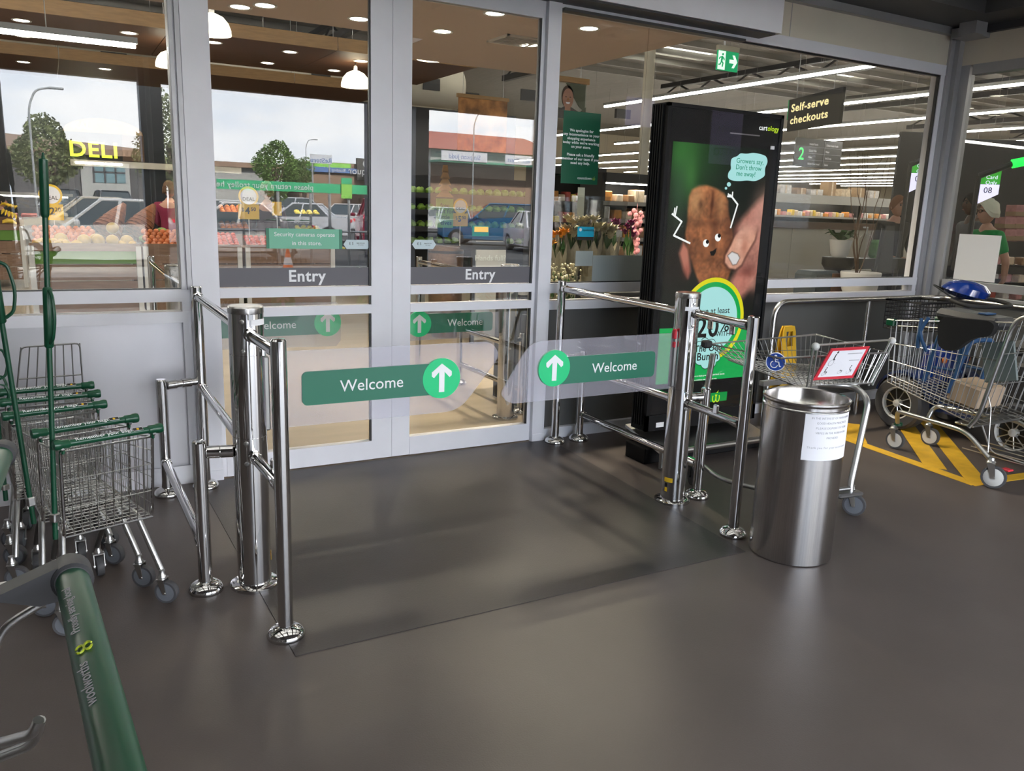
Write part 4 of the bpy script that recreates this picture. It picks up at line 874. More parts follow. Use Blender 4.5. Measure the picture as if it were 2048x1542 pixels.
for sg_ in (-1, 1): obj('fender', MB().prism([(-.74+.22*math.cos(a), .20+.235*math.sin(a)) for a in [math.radians(v) for v in range(15, 166, 15)]]+[(-.74+.205*math.cos(a), .20+.215*math.sin(a)) for a in [math.radians(v) for v in range(165, 14, -15)]], (sx+(.20 if sg_ > 0 else -.36), 0, 0), Y1, Z1, (.14, 0, 0)), 'scoot_navy', s)
obj('front_cowl', MB().bev((sx, -.80, .47), (.34, .22, .30), .05, Matrix.Rotation(.2, 3, 'X')), 'scoot_blue', s)
obj('tiller', MB().tube([(sx-.02, -.80, .45), (sx-.08, -.98, .90)], [.055, .04], 14), 'scoot_navy', s)
hd = MB().lathe((sx-.14, -.93, .985), [(.0001, .0), (.07, .015), (.105, .05), (.095, .10), (.055, .14), (.0001, .15)], 22, axis=(.15, -.35, .93))
for i in range(len(hd.v)): p = hd.v[i]; hd.v[i] = (sx-.14+(p[0]-sx+.14)*1.35, -.93+(p[1]+.93)*1.6, .985+(p[2]-.985)*.86)
hh = obj('control_head', hd, 'scoot_blue', s); obj('key_panel', MB().bev((sx-.12, -1.03, 1.06), (.09, .06, .012), .004, Matrix.Rotation(.6, 3, 'X')), 'wheelw', hh)
obj('handlebar', MB().tube(fillet([(sx-.33, -1.00, .98), (sx-.36, -1.14, .955), (sx-.20, -1.20, .95), (sx+.06, -1.20, .95), (sx+.16, -1.12, .955), (sx+.12, -.98, .98), (sx-.10, -.93, .985), (sx-.33, -1.00, .98)], .08, 5), .014, 12), 'blackm', s)
obj('cable', MB().tube(fillet([(sx-.28, -.98, .99), (sx-.33, -.88, 1.06), (sx-.26, -.80, 1.07), (sx-.18, -.85, 1.03)], .06, 5), .006, 8), 'blackm', s)
bk = MB(); bx0, bx1, by0, by1, bz0, bz1 = sx-.33, sx+.07, -.78, -.50, .72, .93
for i in range(13): x = bx0+(bx1-bx0)*i/12; [wire(bk, [(x, y, bz0), (x, y, bz1)], .003) for y in (by0, by1)]; wire(bk, [(x, by0, bz0), (x, by1, bz0)], .003)
for i in range(9): y = by0+(by1-by0)*i/8; [wire(bk, [(x, y, bz0), (x, y, bz1)], .003) for x in (bx0, bx1)]; wire(bk, [(bx0, y, bz0), (bx1, y, bz0)], .003)
for i in range(8): z = bz0+(bz1-bz0)*i/7; bk.tube([(bx0, by0, z), (bx1, by0, z), (bx1, by1, z), (bx0, by1, z)], .003 if i < 7 else .008, 5, closed=True)
obj('front_basket', bk, 'blackm', s)
for x in (sx-.16, sx+.12): obj('reflector', MB().lathe((x, -.905, .53), [(.022, 0), (.022, .012), (.0001, .014)], 14, axis=(0, -1, .1)), 'orange', s)
obj('rear_cover', MB().bev((sx-.02, -1.76, .43), (.62, .66, .40), .10), 'vinyl', s)
obj('rear_skirt', MB().bev((sx-.36, -1.80, .46), (.05, .62, .36), .02), 'vinyl', s)
obj('seat_post', MB().cyl((sx, -1.62, .55), (sx, -1.62, .66), .04, 12), 'blackm', s)
obj('seat', MB().bev((sx, -1.60, .71), (.50, .46, .10), .04), 'vinyl', s)
obj('backrest', MB().bev((sx, -1.86, .98), (.48, .10, .46), .04, Matrix.Rotation(.12, 3, 'X')), 'fabric_black', s)
for x in (sx-.30, sx+.28): a_ = obj('armrest', MB().bev((x, -1.64, .93), (.07, .34, .06), .02), 'vinyl', s); obj('arm_support', MB().tube(fillet([(x, -1.80, .93), (x, -1.83, .72), (x*.9+sx*.1, -1.75, .68)], .05, 4), .012, 8), 'zincd', a_)
# ---- padded black bag hung over the trolley rim, with blue straps
bg_ = thing('shoulder_bag', (2.99, -1.52, .75), 'black padded bag with blue straps hung over the rim of the large trolley', 'bag')
prof = [(-1.42, .905), (-1.45, .950), (-1.73, .962), (-1.765, .94), (-1.75, .875), (-1.66, .855), (-1.61, .82), (-1.56, .765), (-1.50, .745), (-1.44, .775)]
obj('flap', MB().prism([(p.x, p.y) for p in fillet([(a, b_, 0) for a, b_ in prof+[prof[0]]], .03, 3)[:-1]], (2.945, 0, 0), Y1, Z1, (.045, 0, 0)), 'fabric_black', bg_)
obj('body', MB().bev((3.10, -1.55, .945), (.22, .40, .075), .03, Matrix.Rotation(.05, 3, 'X')), 'vinyl', bg_)
M['strap_blue'] = mat('strap_blue', (.01, .06, .16), .6)
for a, b_ in (((2.965, -1.345, .93), (2.965, -1.30, .735)), ((2.96, -1.30, .92), (2.97, -1.36, .72))): obj('strap', MB().tube(fillet([a, ((a[0]+b_[0])/2-.015, (a[1]+b_[1])/2+.02, (a[2]+b_[2])/2), b_], .05, 4), .012, 6), 'strap_blue', bg_)
obj('strap', MB().bev((3.10, -1.62, .985), (.10, .05, .008), .002), 'strap_blue', bg_)
# folded cushion, carton and cloth lying in the large trolley and on the scooter deck
bx = MB().bev((3.28, -1.52, .47), (.26, .20, .13), .008, Matrix.Rotation(.15, 3, 'X')); solo('cardboard_box', bx, mat('carton', (.36, .27, .19), .8), 'open tan carton lying inside the large trolley', 'box')
cl_ = solo('folded_walker', MB().tube(fillet([(3.15, -1.25, .50), (3.13, -1.33, .84), (3.35, -1.36, .86), (3.40, -1.30, .50)], .05, 4), .014, 10).tube(fillet([(3.15, -1.42, .46), (3.18, -1.50, .80), (3.38, -1.52, .80), (3.40, -1.46, .46)], .05, 4), .014, 10).tube([(3.15, -1.3, .6), (3.18, -1.47, .6)], .01, 8).tube([(3.4, -1.35, .6), (3.4, -1.48, .6)], .01, 8), 'strap_blue', 'folded blue tube walking frame standing in the large trolley', 'walking frame')
pan = MB().bev((3.20, -1.68, .70), (.015, .20, .24), .05, Matrix.Rotation(-.25, 3, 'X')); M['greyg'] = mat('greyg', (.13, .16, .15), .5); solo('seat_pad', pan, 'greyg', 'grey green pad propped inside the large trolley', 'cushion')
# ================================================================== STORE INTERIOR
M['lamp_white'] = mat('lamp_white', (1, .93, .82), emit=42); M['led'] = mat('led', (1, .94, .86), emit=42); M['pend'] = mat('pend', (1, .88, .66), emit=4.5)
M['down'] = mat('down', (1, .90, .72), emit=14); M['wall_in'] = mat('wall_in', (.60, .54, .42), .85, var=.05, scale=.5); M['black_tile'] = mat('black_tile', (.02, .021, .024), .25)
M['shelf_black'] = mat('shelf_black', (.014, .014, .015), .5); M['steel_dull'] = mat('steel_dull', (.34, .33, .31), .4, .5); M['counter'] = mat('counter', (.46, .43, .36), .5, var=.05, scale=1, stretch=(.4, 1, 8))
# shell
M['skylight_dull'] = translucent('skylight_dull', (.70, .68, .62))
struct('wall_back', MB().bb(-16, 11.5, 24, 24.2, 0, 7.2).bb(11.4, 11.6, 24, 46, 0, 7.2).bb(11.5, 62, 46, 46.2, 0, 7.2), 'wall_in'); struct('wall_left', slab(-16.2, -16, 0, 24, 0, 7.2), 'wall_in'); struct('wall_side', slab(62, 62.2, -6.3, 46, 0, 7.2), 'wall_in'); struct('wall_rear', slab(5, 62, -6.4, -6.2, 0, 7.2), 'wall_in')
rh = [(x, x+2.6, y, y+1.3) for x in (-12, -5, 2.2, 9.4, 16.6, 24, 31) for y in (5.2, 12.2, 18.4)]
rf = struct('roof', holes(holes(MB(), -16.2, 62, 0, 24.2, 6.9, 7.05, rh), 5, 62, -6.4, 0, 6.9, 7.05, []).bb(11.4, 62, 24.2, 46.2, 6.9, 7.05), 'roof_in')
for h in rh: obj('skylight', slab(h[0]-.05, h[1]+.05, h[2]-.05, h[3]+.05, 7.06, 7.07), 'skylight_dull', rf)
pr = MB()
for i in range(16): pr.bb(-16, 62, 1.5*i+.6, 1.5*i+.68, 6.72, 6.9)
obj('purlin', pr, 'steel_dull', rf)
for x in (-9, -1.5, 6, 13.5, 21, 29, 37, 46):
    m = MB().bb(x-.1, x+.1, 0, 24, 6.1, 6.3).bb(x-.1, x+.1, 0, 24, 6.55, 6.72)
    for i in range(12): m.tube([(x, 2*i, 6.2), (x, 2*i+1, 6.62), (x, 2*i+2, 6.2)], .04, 4)
    obj('rafter', m, 'dark_steel', rf)
# floor shine is real: tiled joints of the shop floor are too fine to show
obj('wall_tile', MB().bb(-15.9, 11.3, 19.0, 19.2, 0, 4.3), 'black_tile', bpy.data.objects['wall_back'])
brk = MB()
M['tile_edge'] = mat('tile_edge', (.075, .078, .085), .3)
tile_me = MB().bev((0, 0, 0), (.56, .03, .24), .008).mesh('tile'); tile_me.materials.append(M['black_tile'])
for r in range(11):
    for c in range(13):
        o = bpy.data.objects.new('tile', tile_me); COL.objects.link(o); o.parent = bpy.data.objects['wall_back']; o.location = (-10.6+c*.58+(r % 2)*.29, 18.98, .3+r*.26)
struct('ceiling_entrance', MB().bb(-1.7, 1.45, .2, 3.05, 3.0, 3.06).bb(1.45, 3.4, .2, 4.1, 3.0, 3.06), 'plaster')
def downlight(x, y, z, e=26, group='recessed ceiling downlights', label='round recessed downlight in the ceiling above the entrance', sz=.075):
    t = thing('downlight', (x, y, z), label, 'ceiling light', group)
    obj('ring', MB().lathe((x, y, z-.006), [(sz, .004), (sz*1.25, 0), (sz*1.3, .006), (sz, .012)], 20, caps=False), 'white', t); obj('lens', MB().lathe((x, y, z-.001), [(.0001, 0), (sz, 0), (sz, .004), (.0001, .004)], 20), 'down', t)
    l = bpy.data.lights.new('downlight_lamp', 'AREA'); l.shape = 'DISK'; l.size = sz*1.7; l.energy = e; l.color = (1, .86, .66); l.spread = 2.4
    q = bpy.data.objects.new('downlight_lamp', l); COL.objects.link(q); q.location = (0, 0, -.012); q.parent = t
for px_, py_ in ((530, 11), (718, 38), (990, 27), (885, 63), (1060, 90), (1178, 57), (480, 14)):
    p = atz(px_, py_, 3.0); downlight(p.x, p.y, 3.0, 20)
for x_ in (1.55, 2.15, 2.75): downlight(x_, .62, 3.0, 42)  # extra lamps added to brighten the flowers below
vg = thing('air_grille', (atz(1032, 80, 3.0).x, atz(1032, 80, 3.0).y, 3.0), 'square air grille in the entrance ceiling behind the right door', 'vent'); p = vg.location
obj('frame', MB().bb(p.x-.2, p.x+.2, p.y-.2, p.y-.17, 2.985, 3).bb(p.x-.2, p.x+.2, p.y+.17, p.y+.2, 2.985, 3).bb(p.x-.2, p.x-.17, p.y-.2, p.y+.2, 2.985, 3).bb(p.x+.17, p.x+.2, p.y-.2, p.y+.2, 2.985, 3), 'white', vg)
for i in range(6): obj('slat', MB().box((p.x, p.y-.13+i*.052, 2.992), (.34, .03, .004), Matrix.Rotation(.5, 3, 'X')), 'white', vg)
# hanging timber rafts
def raft(x0, x1, y0, y1, z, lights, label):
    t = thing('timber_raft', ((x0+x1)/2, (y0+y1)/2, z), label, 'ceiling panel'); n = int((x1-x0)/1.9)
    for i in range(n):
        a, b_ = x0+(x1-x0)*i/n, x0+(x1-x0)*(i+1)/n
        obj('panel', slab(a+.006, b_-.006, y0, y1, z, z+.03), 'wood', t); obj('fascia', slab(a+.006, b_-.006, y0-.03, y0, z-.005, z+.17), 'wood_light', t)
    w_ = MB()
    for i in range(n+1): x = x0+(x1-x0)*i/n; w_.tube([(x, y0+.2, z+.03), (x, y0+.2, 6.7)], .006, 4); w_.tube([(x, y1-.2, z+.03), (x, y1-.2, 6.7)], .006, 4)
    obj('hanger', w_, 'steel_dull', t)
    for x, y in lights: downlight(x, y, z, 14, 'raft downlights', 'round downlight set in a hanging timber ceiling raft', .09)
def rl(zz, pts): return [(atz(a, b_, zz).x, atz(a, b_, zz).y) for a, b_ in pts]
raft(-9, 4.25, 7.6, 10.0, 3.6, rl(3.6, [(43, 41), (258, 66), (580, 104), (722, 122), (47, 72), (428, 85)])+rl(3.6, [(535, 126), (668, 141), (990 if False else 805, 130)]), 'long timber ceiling raft with downlights hanging over the produce area')
raft(-9, 4.3, 11.4, 14.0, 3.6, rl(3.6, [(47, 124), (210, 138)]), 'farther timber ceiling raft hanging behind the first one')
def pendant(px_, py_, z, r, label):
    p = atz(px_, py_, z); t = thing('pendant_lamp', (p.x, p.y, z), label, 'pendant lamp', None)
    obj('shade', MB().lathe((p.x, p.y, z-r*.55), [(r, 0), (r*.99, r*.25), (r*.86, r*.62), (r*.6, r*.92), (r*.25, r*1.08), (.0001, r*1.1)], 24), 'pend', t)
    obj('cord', MB().tube([(p.x, p.y, z+r*.5), (p.x, p.y, 3.6 if (7.6 < p.y < 10 or 11.4 < p.y < 14) and p.x < 4.2 else 6.88)], .008, 5), 'black', t); obj('holder', MB().lathe((p.x, p.y, z+r*.5), [(.03, 0), (.03, .07), (.012, .09)], 10), 'white', t)
pendant(861, 104, 3.35, .17, 'glowing white dome pendant lamp high behind the right door'); pendant(424, 48, 3.35, .2, 'glowing white dome pendant lamp behind the top of the left door'); pendant(711, 158, 3.36, .22, 'low glowing pendant lamp at the right edge of the left door'); pendant(341, 118, 3.36, .2, 'glowing pendant lamp at the right edge of the left window')
# LED strips
def strip(x0, y0, x1, y1, z, label, gp):
    t = thing('led_strip', ((x0+x1)/2, (y0+y1)/2, z), label, 'strip light', gp); a, b_ = Vector((x0, y0, z)), Vector((x1, y1, z)); d = (b_-a); n = d.length; d.normalize(); s = Vector((-d.y, d.x, 0)); ang = math.atan2(d.y, d.x); c = (a+b_)/2; R = Matrix.Rotation(ang, 3, 'Z')
    obj('housing', MB().box(c+Vector((0, 0, .05)), (n, .09, .06), R), 'steel_dull', t); obj('diffuser', MB().box(c, (n-.04, .075, .04), R), 'led', t)
    w_ = MB()
    for i in range(int(n/3)+1): q = a+d*min(n, .4+i*3); w_.tube([q+Vector((0, 0, .08)), Vector((q.x, q.y, 6.88))], .005, 4)
    obj('hanger', w_, 'steel_dull', t)
for k_ in range(13):
    x = 10.4+3.45*k_; y0 = 5.0 if k_ == 0 else (3.0 if k_ < 4 else 1.0); strip(x, y0, x, 40 if k_ > 2 else (12.9 if k_ == 0 else 22), 4.0, 'long white LED strip over the shop floor, %s row from the front corner' % ['first', 'second', 'third', 'fourth', 'fifth', 'sixth', 'seventh', 'eighth', 'ninth', 'tenth', 'eleventh', 'twelfth', 'thirteenth'][k_], 'LED strips over the shop floor')
for k_ in range(5): x = 11+4.2*k_; strip(x, -5.8, x, .5, 4.0, 'white LED strip seen through the side window, %s row from the corner' % 'first second third fourth fifth'.split()[k_], 'LED strips behind the side window')
q = at(275, 93, 5.5); strip(-8, 5.5, q.x, 5.5, q.z, 'white LED strip running crosswise behind the top of the left window', None)
for k_, y in enumerate((13.2, 15.2)): strip(-13, y, 5, y, 6.1, 'unseen LED strip added for light under the roof over the deli, %s' % ['nearer one', 'farther one'][k_], 'unseen LED strips added over the deli')  # both strips are added, hidden above the rafts to light the back
# white ducts, column and hangers
def solo_box(n_, c, d, m, label, cat, group=None): return solo(n_, MB().bev(c, d, min(d)*.12), m, label, cat, group=group)
p = at(930, 200, 21.0); dk = thing('air_duct', (p.x, 21, p.z), 'long cream air duct high behind the right door', 'duct')
obj('tube', MB().cyl((2, 21, 5.2), (10.2, 21, 5.2), .62, 22), 'cream', dk); [obj('grille', MB().bb(x-.28, x+.28, 20.35, 20.42, 5.0, 5.35), 'dark_steel', dk) for x in (5.5, 9, 12.5)]
for i, (a, b_) in enumerate(((228, 118), (578, 153), (940, 196), (1246, 228))): q = at(a, b_, 23.9); solo('vent_grille', MB().bb(q.x-.35, q.x+.35, 23.85, 24, q.z-.18, q.z+.18), 'dark_steel', 'dark grille in the cream wall %s' % ['beyond the left window', 'beyond the left door', 'beyond the right door', 'above the green notice'][i], 'vent')
for i, (px_, y0) in enumerate(((1291, 5.2),)): p = at(1291, 250, y0); solo('white_column', MB().cyl((p.x, y0, 0), (p.x, y0, 6.9), .075, 18), 'wall_in', 'slim cream round column behind the black kiosk', 'column')
# exit sign
p = at(1457, 122, 3.0); sc_ = .30
ex = thing('exit_sign', (p.x, 3.0, p.z), 'green and white illuminated running-man exit sign with arrow hanging from the roof', 'sign')
M['exit_green'] = mat('exit_green', (.0, .36, .13), emit=.7); M['exit_white'] = mat('exit_white', (.85, 1, .9), emit=.9)
w_ = .155; h_ = .105
obj('case', MB().bb(p.x-w_, p.x+w_, 3.0, 3.05, p.z+h_, p.z+h_+.055), 'wall_in', ex); obj('panel', MB().bb(p.x-w_, p.x+w_, 3.01, 3.03, p.z-h_, p.z+h_), 'exit_green', ex); obj('cable', MB().tube([(p.x-.06, 3.02, p.z+.15), (p.x-.08, 3.02, 6.8)], .012, 5), 'white', ex)
obj('pictogram_field', MB().bb(p.x-w_*.96, p.x-w_*.28, 3.005, 3.011, p.z-h_*.94, p.z+h_*.94), 'exit_white', ex)
ar = [(-.05, -.018), (.015, -.018), (-.012, -.062), (.02, -.062), (.062, 0), (.02, .062), (-.012, .062), (.015, .018), (-.05, .018)]
obj('arrow', MB().prism([(p.x+.075+a*1.05, p.z+b_*1.1) for a, b_ in ar], (0, 3.009, 0), X1, Z1, (0, -.003, 0)), 'exit_white', ex)
rn = MB(); rx = p.x-.098
rn.tube([(rx+.005, 3.003, p.z+.04), (rx-.005, 3.003, p.z-.01)], .012, 6)
for q in ([(0, .035), (.03, .02), (.035, -.0)], [(0, .035), (-.028, .028), (-.04, .01)], [(-.005, -.01), (.02, -.03), (.012, -.07)], [(-.005, -.01), (-.02, -.045), (-.045, -.05)]): rn.tube([(rx+a, 3.003, p.z+b_) for a, b_ in q], .0075, 5)
rn.lathe((rx+.012, 3.006, p.z+.064), [(.0001, 0), (.013, 0), (.013, .003), (.0001, .003)], 12, axis=(0, -1, 0)); obj('running_man', rn, 'exit_green', ex)
# hanging boards
def board(name, px0, py0, px1, py1, Y, m, label, cat='sign', th=.04, wires=True):
    a, b_ = at(px0, py1, Y), at(px1, py0, Y); t = thing(name, ((a.x+b_.x)/2, Y, a.z), label, cat); obj('board', slab(a.x, b_.x, Y, Y+th, a.z, b_.z), m, t)
    if wires: w_ = MB(); [w_.tube([(x, Y+th/2, b_.z), (x, Y+th/2, 6.9)], .006, 4) for x in (a.x+.1, b_.x-.1)]; obj('hanger', w_, 'steel_dull', t)
    return t, a, b_
M['sign_black'] = mat('sign_black', (.016, .015, .013), .5); M['glow_yellow'] = mat('glow_yellow', (1, .84, .42), emit=.9); M['deli_yellow'] = mat('deli_yellow', (.86, 1, .06), emit=1.0); M['glow_green'] = mat('glow_green', (.05, .75, .15), emit=.8); M['glow_white'] = mat('glow_white', (.82, .78, 1), emit=1.0)
def tilted(name, corners, Y0, m, label, cat='sign', th=.05, yl=0):   # board whose right end comes forward
    pass
A_, B_ = at(1573, 260, 5.0), at(1678, 250, 3.6)       # the self-serve board runs along the depth
t = thing('checkout_sign', ((A_.x+B_.x)/2, (A_.y+B_.y)/2, 2.8), 'black hanging board lettered Self-serve checkouts', 'sign')
u = Vector((B_.x-A_.x, B_.y-A_.y, 0)); ln_ = u.length; u.normalize(); n = u.cross(Z1); zb = (A_.z+B_.z)/2; zt = zb+.46*ln_/1.0*1.05 if False else zb+(at(1573, 195, 5.0).z-A_.z)
obj('board', MB().prism([(0, 0), (ln_, 0), (ln_, zt-zb), (0, zt-zb)], Vector((A_.x, A_.y, zb)), u, Z1, -n*.04), 'sign_black', t)
obj('edge_stripe', MB().prism([(-.03, .18), (0, .18), (0, zt-zb), (-.03, zt-zb)], Vector((A_.x, A_.y, zb)), u, Z1, -n*.05), 'bright_green', t)
hgt = zt-zb; o = Vector((A_.x, A_.y, zb))+n*.003
text('Self-serve', o+u*ln_*.06+Z1*hgt*.60, u, Z1, hgt*.33, 'glow_yellow', t, align='LEFT', bold=.06, sx=ln_/hgt*.50); text('checkouts', o+u*ln_*.06+Z1*hgt*.22, u, Z1, hgt*.33, 'glow_yellow', t, align='LEFT', bold=.05, sx=ln_/hgt*.50)
w_ = MB(); [w_.tube([o+u*ln_*f+Z1*hgt, o+u*ln_*f+Z1*4.0], .008, 4) for f in (.15, .85)]; obj('hanger', w_, 'steel_dull', t)
t, a, b_ = board('aisle_sign', 1587, 284, 1686, 332, 14.0, 'sign_black', 'dark aisle sign with a green number 2 and two columns of words')
hgt = b_.z-a.z; wd = b_.x-a.x; text('2', (a.x+wd*.13, 13.99, a.z+hgt*.25), X1, Z1, hgt*.6, 'glow_green', t, bold=.03)
for i, (l_, r_) in enumerate((('Health Foods', 'Chilled Health Foods'), ('Gluten Free', 'Water'), ('Cakes', 'Soft Drinks'), ('Gluten Free bread', 'Snacks'))):
    z = a.z+hgt*(.78-.23*i); text(l_, (a.x+wd*.28, 13.99, z), X1, Z1, hgt*.105, 'print_white', t, align='LEFT', sx=.8); text(r_, (a.x+wd*.64, 13.99, z), X1, Z1, hgt*.105, 'print_white', t, align='LEFT', sx=.72)
    if i: obj('rule', MB().bb(a.x+wd*.27, b_.x-wd*.03, 13.985, 13.995, z+hgt*.165, z+hgt*.175), 'print_grey', t)
obj('rule', MB().bb(a.x+wd*.61, a.x+wd*.615, 13.985, 13.995, a.z+hgt*.08, b_.z-hgt*.05), 'print_grey', t)
# deli fascia
t, a, b_ = board('deli_sign', 130, 272, 286, 316, 17.5, 'sign_black', 'black deli fascia with glowing yellow letters', wires=False, th=.3)
wd, hgt = b_.x-a.x, b_.z-a.z; text('DELI', (a.x+wd*.05, 17.48, a.z+hgt*.10), X1, Z1, hgt*.80, 'deli_yellow', t, align='LEFT', bold=.05, sx=1.02)
[obj('bracket', MB().bb(x-.06, x+.06, 17.55, 17.75, 0, a.z), 'dark_steel', t) for x in (a.x+.1, b_.x-.1)]
obj('wood_end', MB().bb(a.x+wd*.72, b_.x, 17.46, 17.5, a.z, b_.z), 'wood_dark', t); obj('light_rail', MB().bb(a.x+.1, b_.x+2.2, 17.3, 17.6, a.z-.16, a.z-.02), 'cream', t); obj('crest', MB().prism([(a.x+wd*.5+wd*.5*math.cos(q), b_.z+hgt*.55*max(0, math.sin(q))) for q in [math.radians(v) for v in range(0, 181, 12)]], (0, 17.5, 0), X1, Z1, (0, .1, 0)), 'wood_light', t)
obj('lamp_tube', MB().cyl((a.x+.2, 17.32, a.z-.09), (a.x+wd*.7, 17.32, a.z-.09), .03, 8), 'lamp_white', t)
text('KALBARRI'[:3], (a.x+wd*.12, 17.49, b_.z+hgt*.12), X1, Z1, hgt*.34, 'cream', t, align='LEFT', bold=.02)
# picture banners
def picbanner(px0, py0, px1, py1, Y, label, kind):
    t, a, b_ = board('picture_banner', px0, py0, px1, py1, Y, 'pic_'+kind, label, 'banner', .012); obj('timber_rail', MB().bb(a.x-.03, b_.x+.03, Y-.02, Y+.04, b_.z-.01, b_.z+.06), 'wood_light', t); return t, a, b_
M['pic_face'] = mat('pic_face', (.42, .40, .34), .7, var=.15, scale=2); M['pic_food'] = mat('pic_food', (.36, .16, .05), .7, var=.8, scale=3.5); M['skin_print'] = mat('skin_print', (.42, .22, .15), .7); M['hair_print'] = mat('hair_print', (.09, .055, .035), .7); M['shirt_print'] = mat('shirt_print', (.10, .09, .085), .7); M['hill_print'] = mat('hill_print', (.10, .11, .07), .7)
t, a, b_ = picbanner(1080, 168, 1174, 232, 5.2, 'hanging photograph banner of a smiling woman outdoors', 'face')
def flat(pts, m, Y, par, nm): return obj(nm, MB().prism(pts, (0, Y, 0), X1, Z1, (0, -.001, 0)), m, par)
cx, cz, s_ = at(1137, 197, 5.18).x, at(1137, 197, 5.18).z, .17
ell = lambda cx, cz, rx, rz, n=28: [(cx+rx*math.cos(2*math.pi*i/n), cz+rz*math.sin(2*math.pi*i/n)) for i in range(n)]
flat([(a.x, a.z), (b_.x, a.z), (b_.x, a.z+.17), (cx+.2, a.z+.10), (cx-.2, a.z+.14), (a.x, a.z+.12)], 'hill_print', 5.198, t, 'hill'); flat(ell(cx-.005, cz+.025, s_*.56, s_*.84), 'hair_print', 5.196, t, 'hair'); flat([(cx-.2, a.z), (cx+.22, a.z), (cx+.17, cz-.15), (cx+.05, cz-.10), (cx-.05, cz-.10), (cx-.15, cz-.15)], 'shirt_print', 5.195, t, 'clothing')
flat([(cx-.045, cz-.17), (cx+.05, cz-.17), (cx+.04, cz-.06), (cx-.035, cz-.06)], 'skin_print', 5.194, t, 'neck'); flat(ell(cx, cz, s_*.50, s_*.76), 'skin_print', 5.192, t, 'face')
for q in (-.034, .034): flat(ell(cx+q, cz+.02, .014, .007, 10), 'hair_print', 5.190, t, 'eye')
flat([(cx-.035, cz-.045), (cx+.035, cz-.045), (cx+.022, cz-.066), (cx-.022, cz-.066)], 'print_white', 5.190, t, 'smile'); flat([(cx-.008, cz+.01), (cx+.008, cz+.01), (cx+.014, cz-.022), (cx-.014, cz-.022)], 'pic_food', 5.190, t, 'nose')
p = (a.x+b_.x)/2; flat([(b_.x-.34, b_.z-.02), (b_.x-.02, b_.z-.02), (b_.x-.02, b_.z-.36), (b_.x-.12, b_.z-.30), (b_.x-.2, b_.z-.2)], 'hill_print', 5.196, t, 'leaves')
picbanner(915, 203, 1015, 300, 11.0, 'hanging photograph banner of orange fruit pictures', 'food')
# ---- notices fixed to the glass of the right window
def film(px0, py0, px1, py1, m, nm, lb, y=.0335):
    a, b_ = at(px0, py1, y), at(px1, py0, y); return obj(nm, slab(a.x, b_.x, y-.0012, y, a.z, b_.z), m, WR, label=lb), a, b_
M['film'] = mat('film', (.36, .40, .385), .5); M['apology_green'] = mat('apology_green', (.0, .085, .04), .4)
film(1150, 502, 1186, 532, 'film', 'window_film', 'pale square film'); film(1183, 511, 1287, 565, 'film', 'window_film', 'pale wide film')
s, a, b_ = film(1121, 228, 1202, 366, 'apology_green', 'notice', 'dark green printed apology notice')
cx = (a.x+b_.x)/2; hh_ = b_.z-a.z
for i, l_ in enumerate(('We apologise for', 'any inconvenience to your', 'shopping experience', "today while we're working", 'on your store.', '', 'Please ask a friendly', 'member of our team if you', 'need any help.')): text(l_, (cx, .0318, b_.z-hh_*(.275+.056*i)), X1, Z1, .0225, 'print_white', s, bold=.07)
text('countdown', (b_.x-.045, .0318, a.z+.03), X1, Z1, .024, 'print_white', s, align='RIGHT'); apple(b_.x-.03, a.z+.038, .011, .0315, 's_lime2', s)
s, a, b_ = film(1154, 454, 1188, 480, 'sky_blue', 'sticker', 'sky blue sticker'); obj('footer', slab(a.x, b_.x, .0315, .0322, a.z, a.z+(b_.z-a.z)*.25), 'print_black', s); text('eyedentity', (a.x+.038, .0315, a.z+.058), X1, Z1, .021, 'print_black', s, align='LEFT', bold=.01); obj('emblem', MB().lathe((a.x+.022, .0318, a.z+.066), [(.011, 0), (.011, .0004), (.0001, .0005)], 14, axis=(0, -1, 0)), 'print_white', s)
a, b_ = Vector((4.88, -.24, 1.045)), Vector((4.88, -.49, 1.40)); fl_ = obj('window_film', MB().bb(4.879, 4.882, -.585, -.235, 1.045, 1.415), 'white', W3, label='white sheet taped inside the side window')
# ================================================================== PRODUCE, SHELVES, FLOWERS, CHECKOUTS
rnd = random.Random(11)
def ballme(name, r, m, sc=(1, 1, 1), n=10, k=6, dent=0, leafy=0):
    mb = MB().ball((0, 0, 0), r, n, k, sc)
    if leafy:
        for i, p in enumerate(mb.v): q = 1+rnd.uniform(-leafy, leafy); mb.v[i] = (p[0]*q, p[1]*q, p[2]*q)
    me = mb.mesh(name); me.materials.append(M[m]); return me
def fruit(me, name, cat, label, group, spots, jit=.004):
    for (x, y, z) in spots:
        o = bpy.data.objects.new(name, me); COL.objects.link(o); o.location = (x+rnd.uniform(-jit, jit), y+rnd.uniform(-jit, jit), z+rnd.uniform(-jit, jit)*.5); o.rotation_euler = (rnd.uniform(-.4, .4), rnd.uniform(-.4, .4), rnd.uniform(0, 6)); tag(o, label, cat, group)
for nm, c in (('c_orange', (.75, .20, .015)), ('c_peach', (.52, .14, .035)), ('c_tomato', (.58, .05, .02)), ('c_melon', (.42, .26, .05)), ('c_gold', (.46, .27, .03)), ('c_green', (.16, .28, .03)), ('c_lettuce', (.22, .38, .05)), ('c_banana', (.72, .50, .03)), ('c_potato', (.35, .22, .12)), ('c_grape', (.28, .03, .04)), ('c_lemon', (.78, .62, .06))): M[nm] = mat(nm, c, .45, var=.15, scale=12)
M['bench_wood'] = mat('bench_wood', (.21, .125, .08), .6, var=.15, scale=5, stretch=(1, 8, 8)); M['bench_green'] = mat('bench_green', (.10, .22, .03), .6); M['bench_white'] = mat('bench_white', (.62, .61, .58), .5); M['wicker'] = mat('wicker', (.26, .085, .028), .7, var=.3, scale=30)
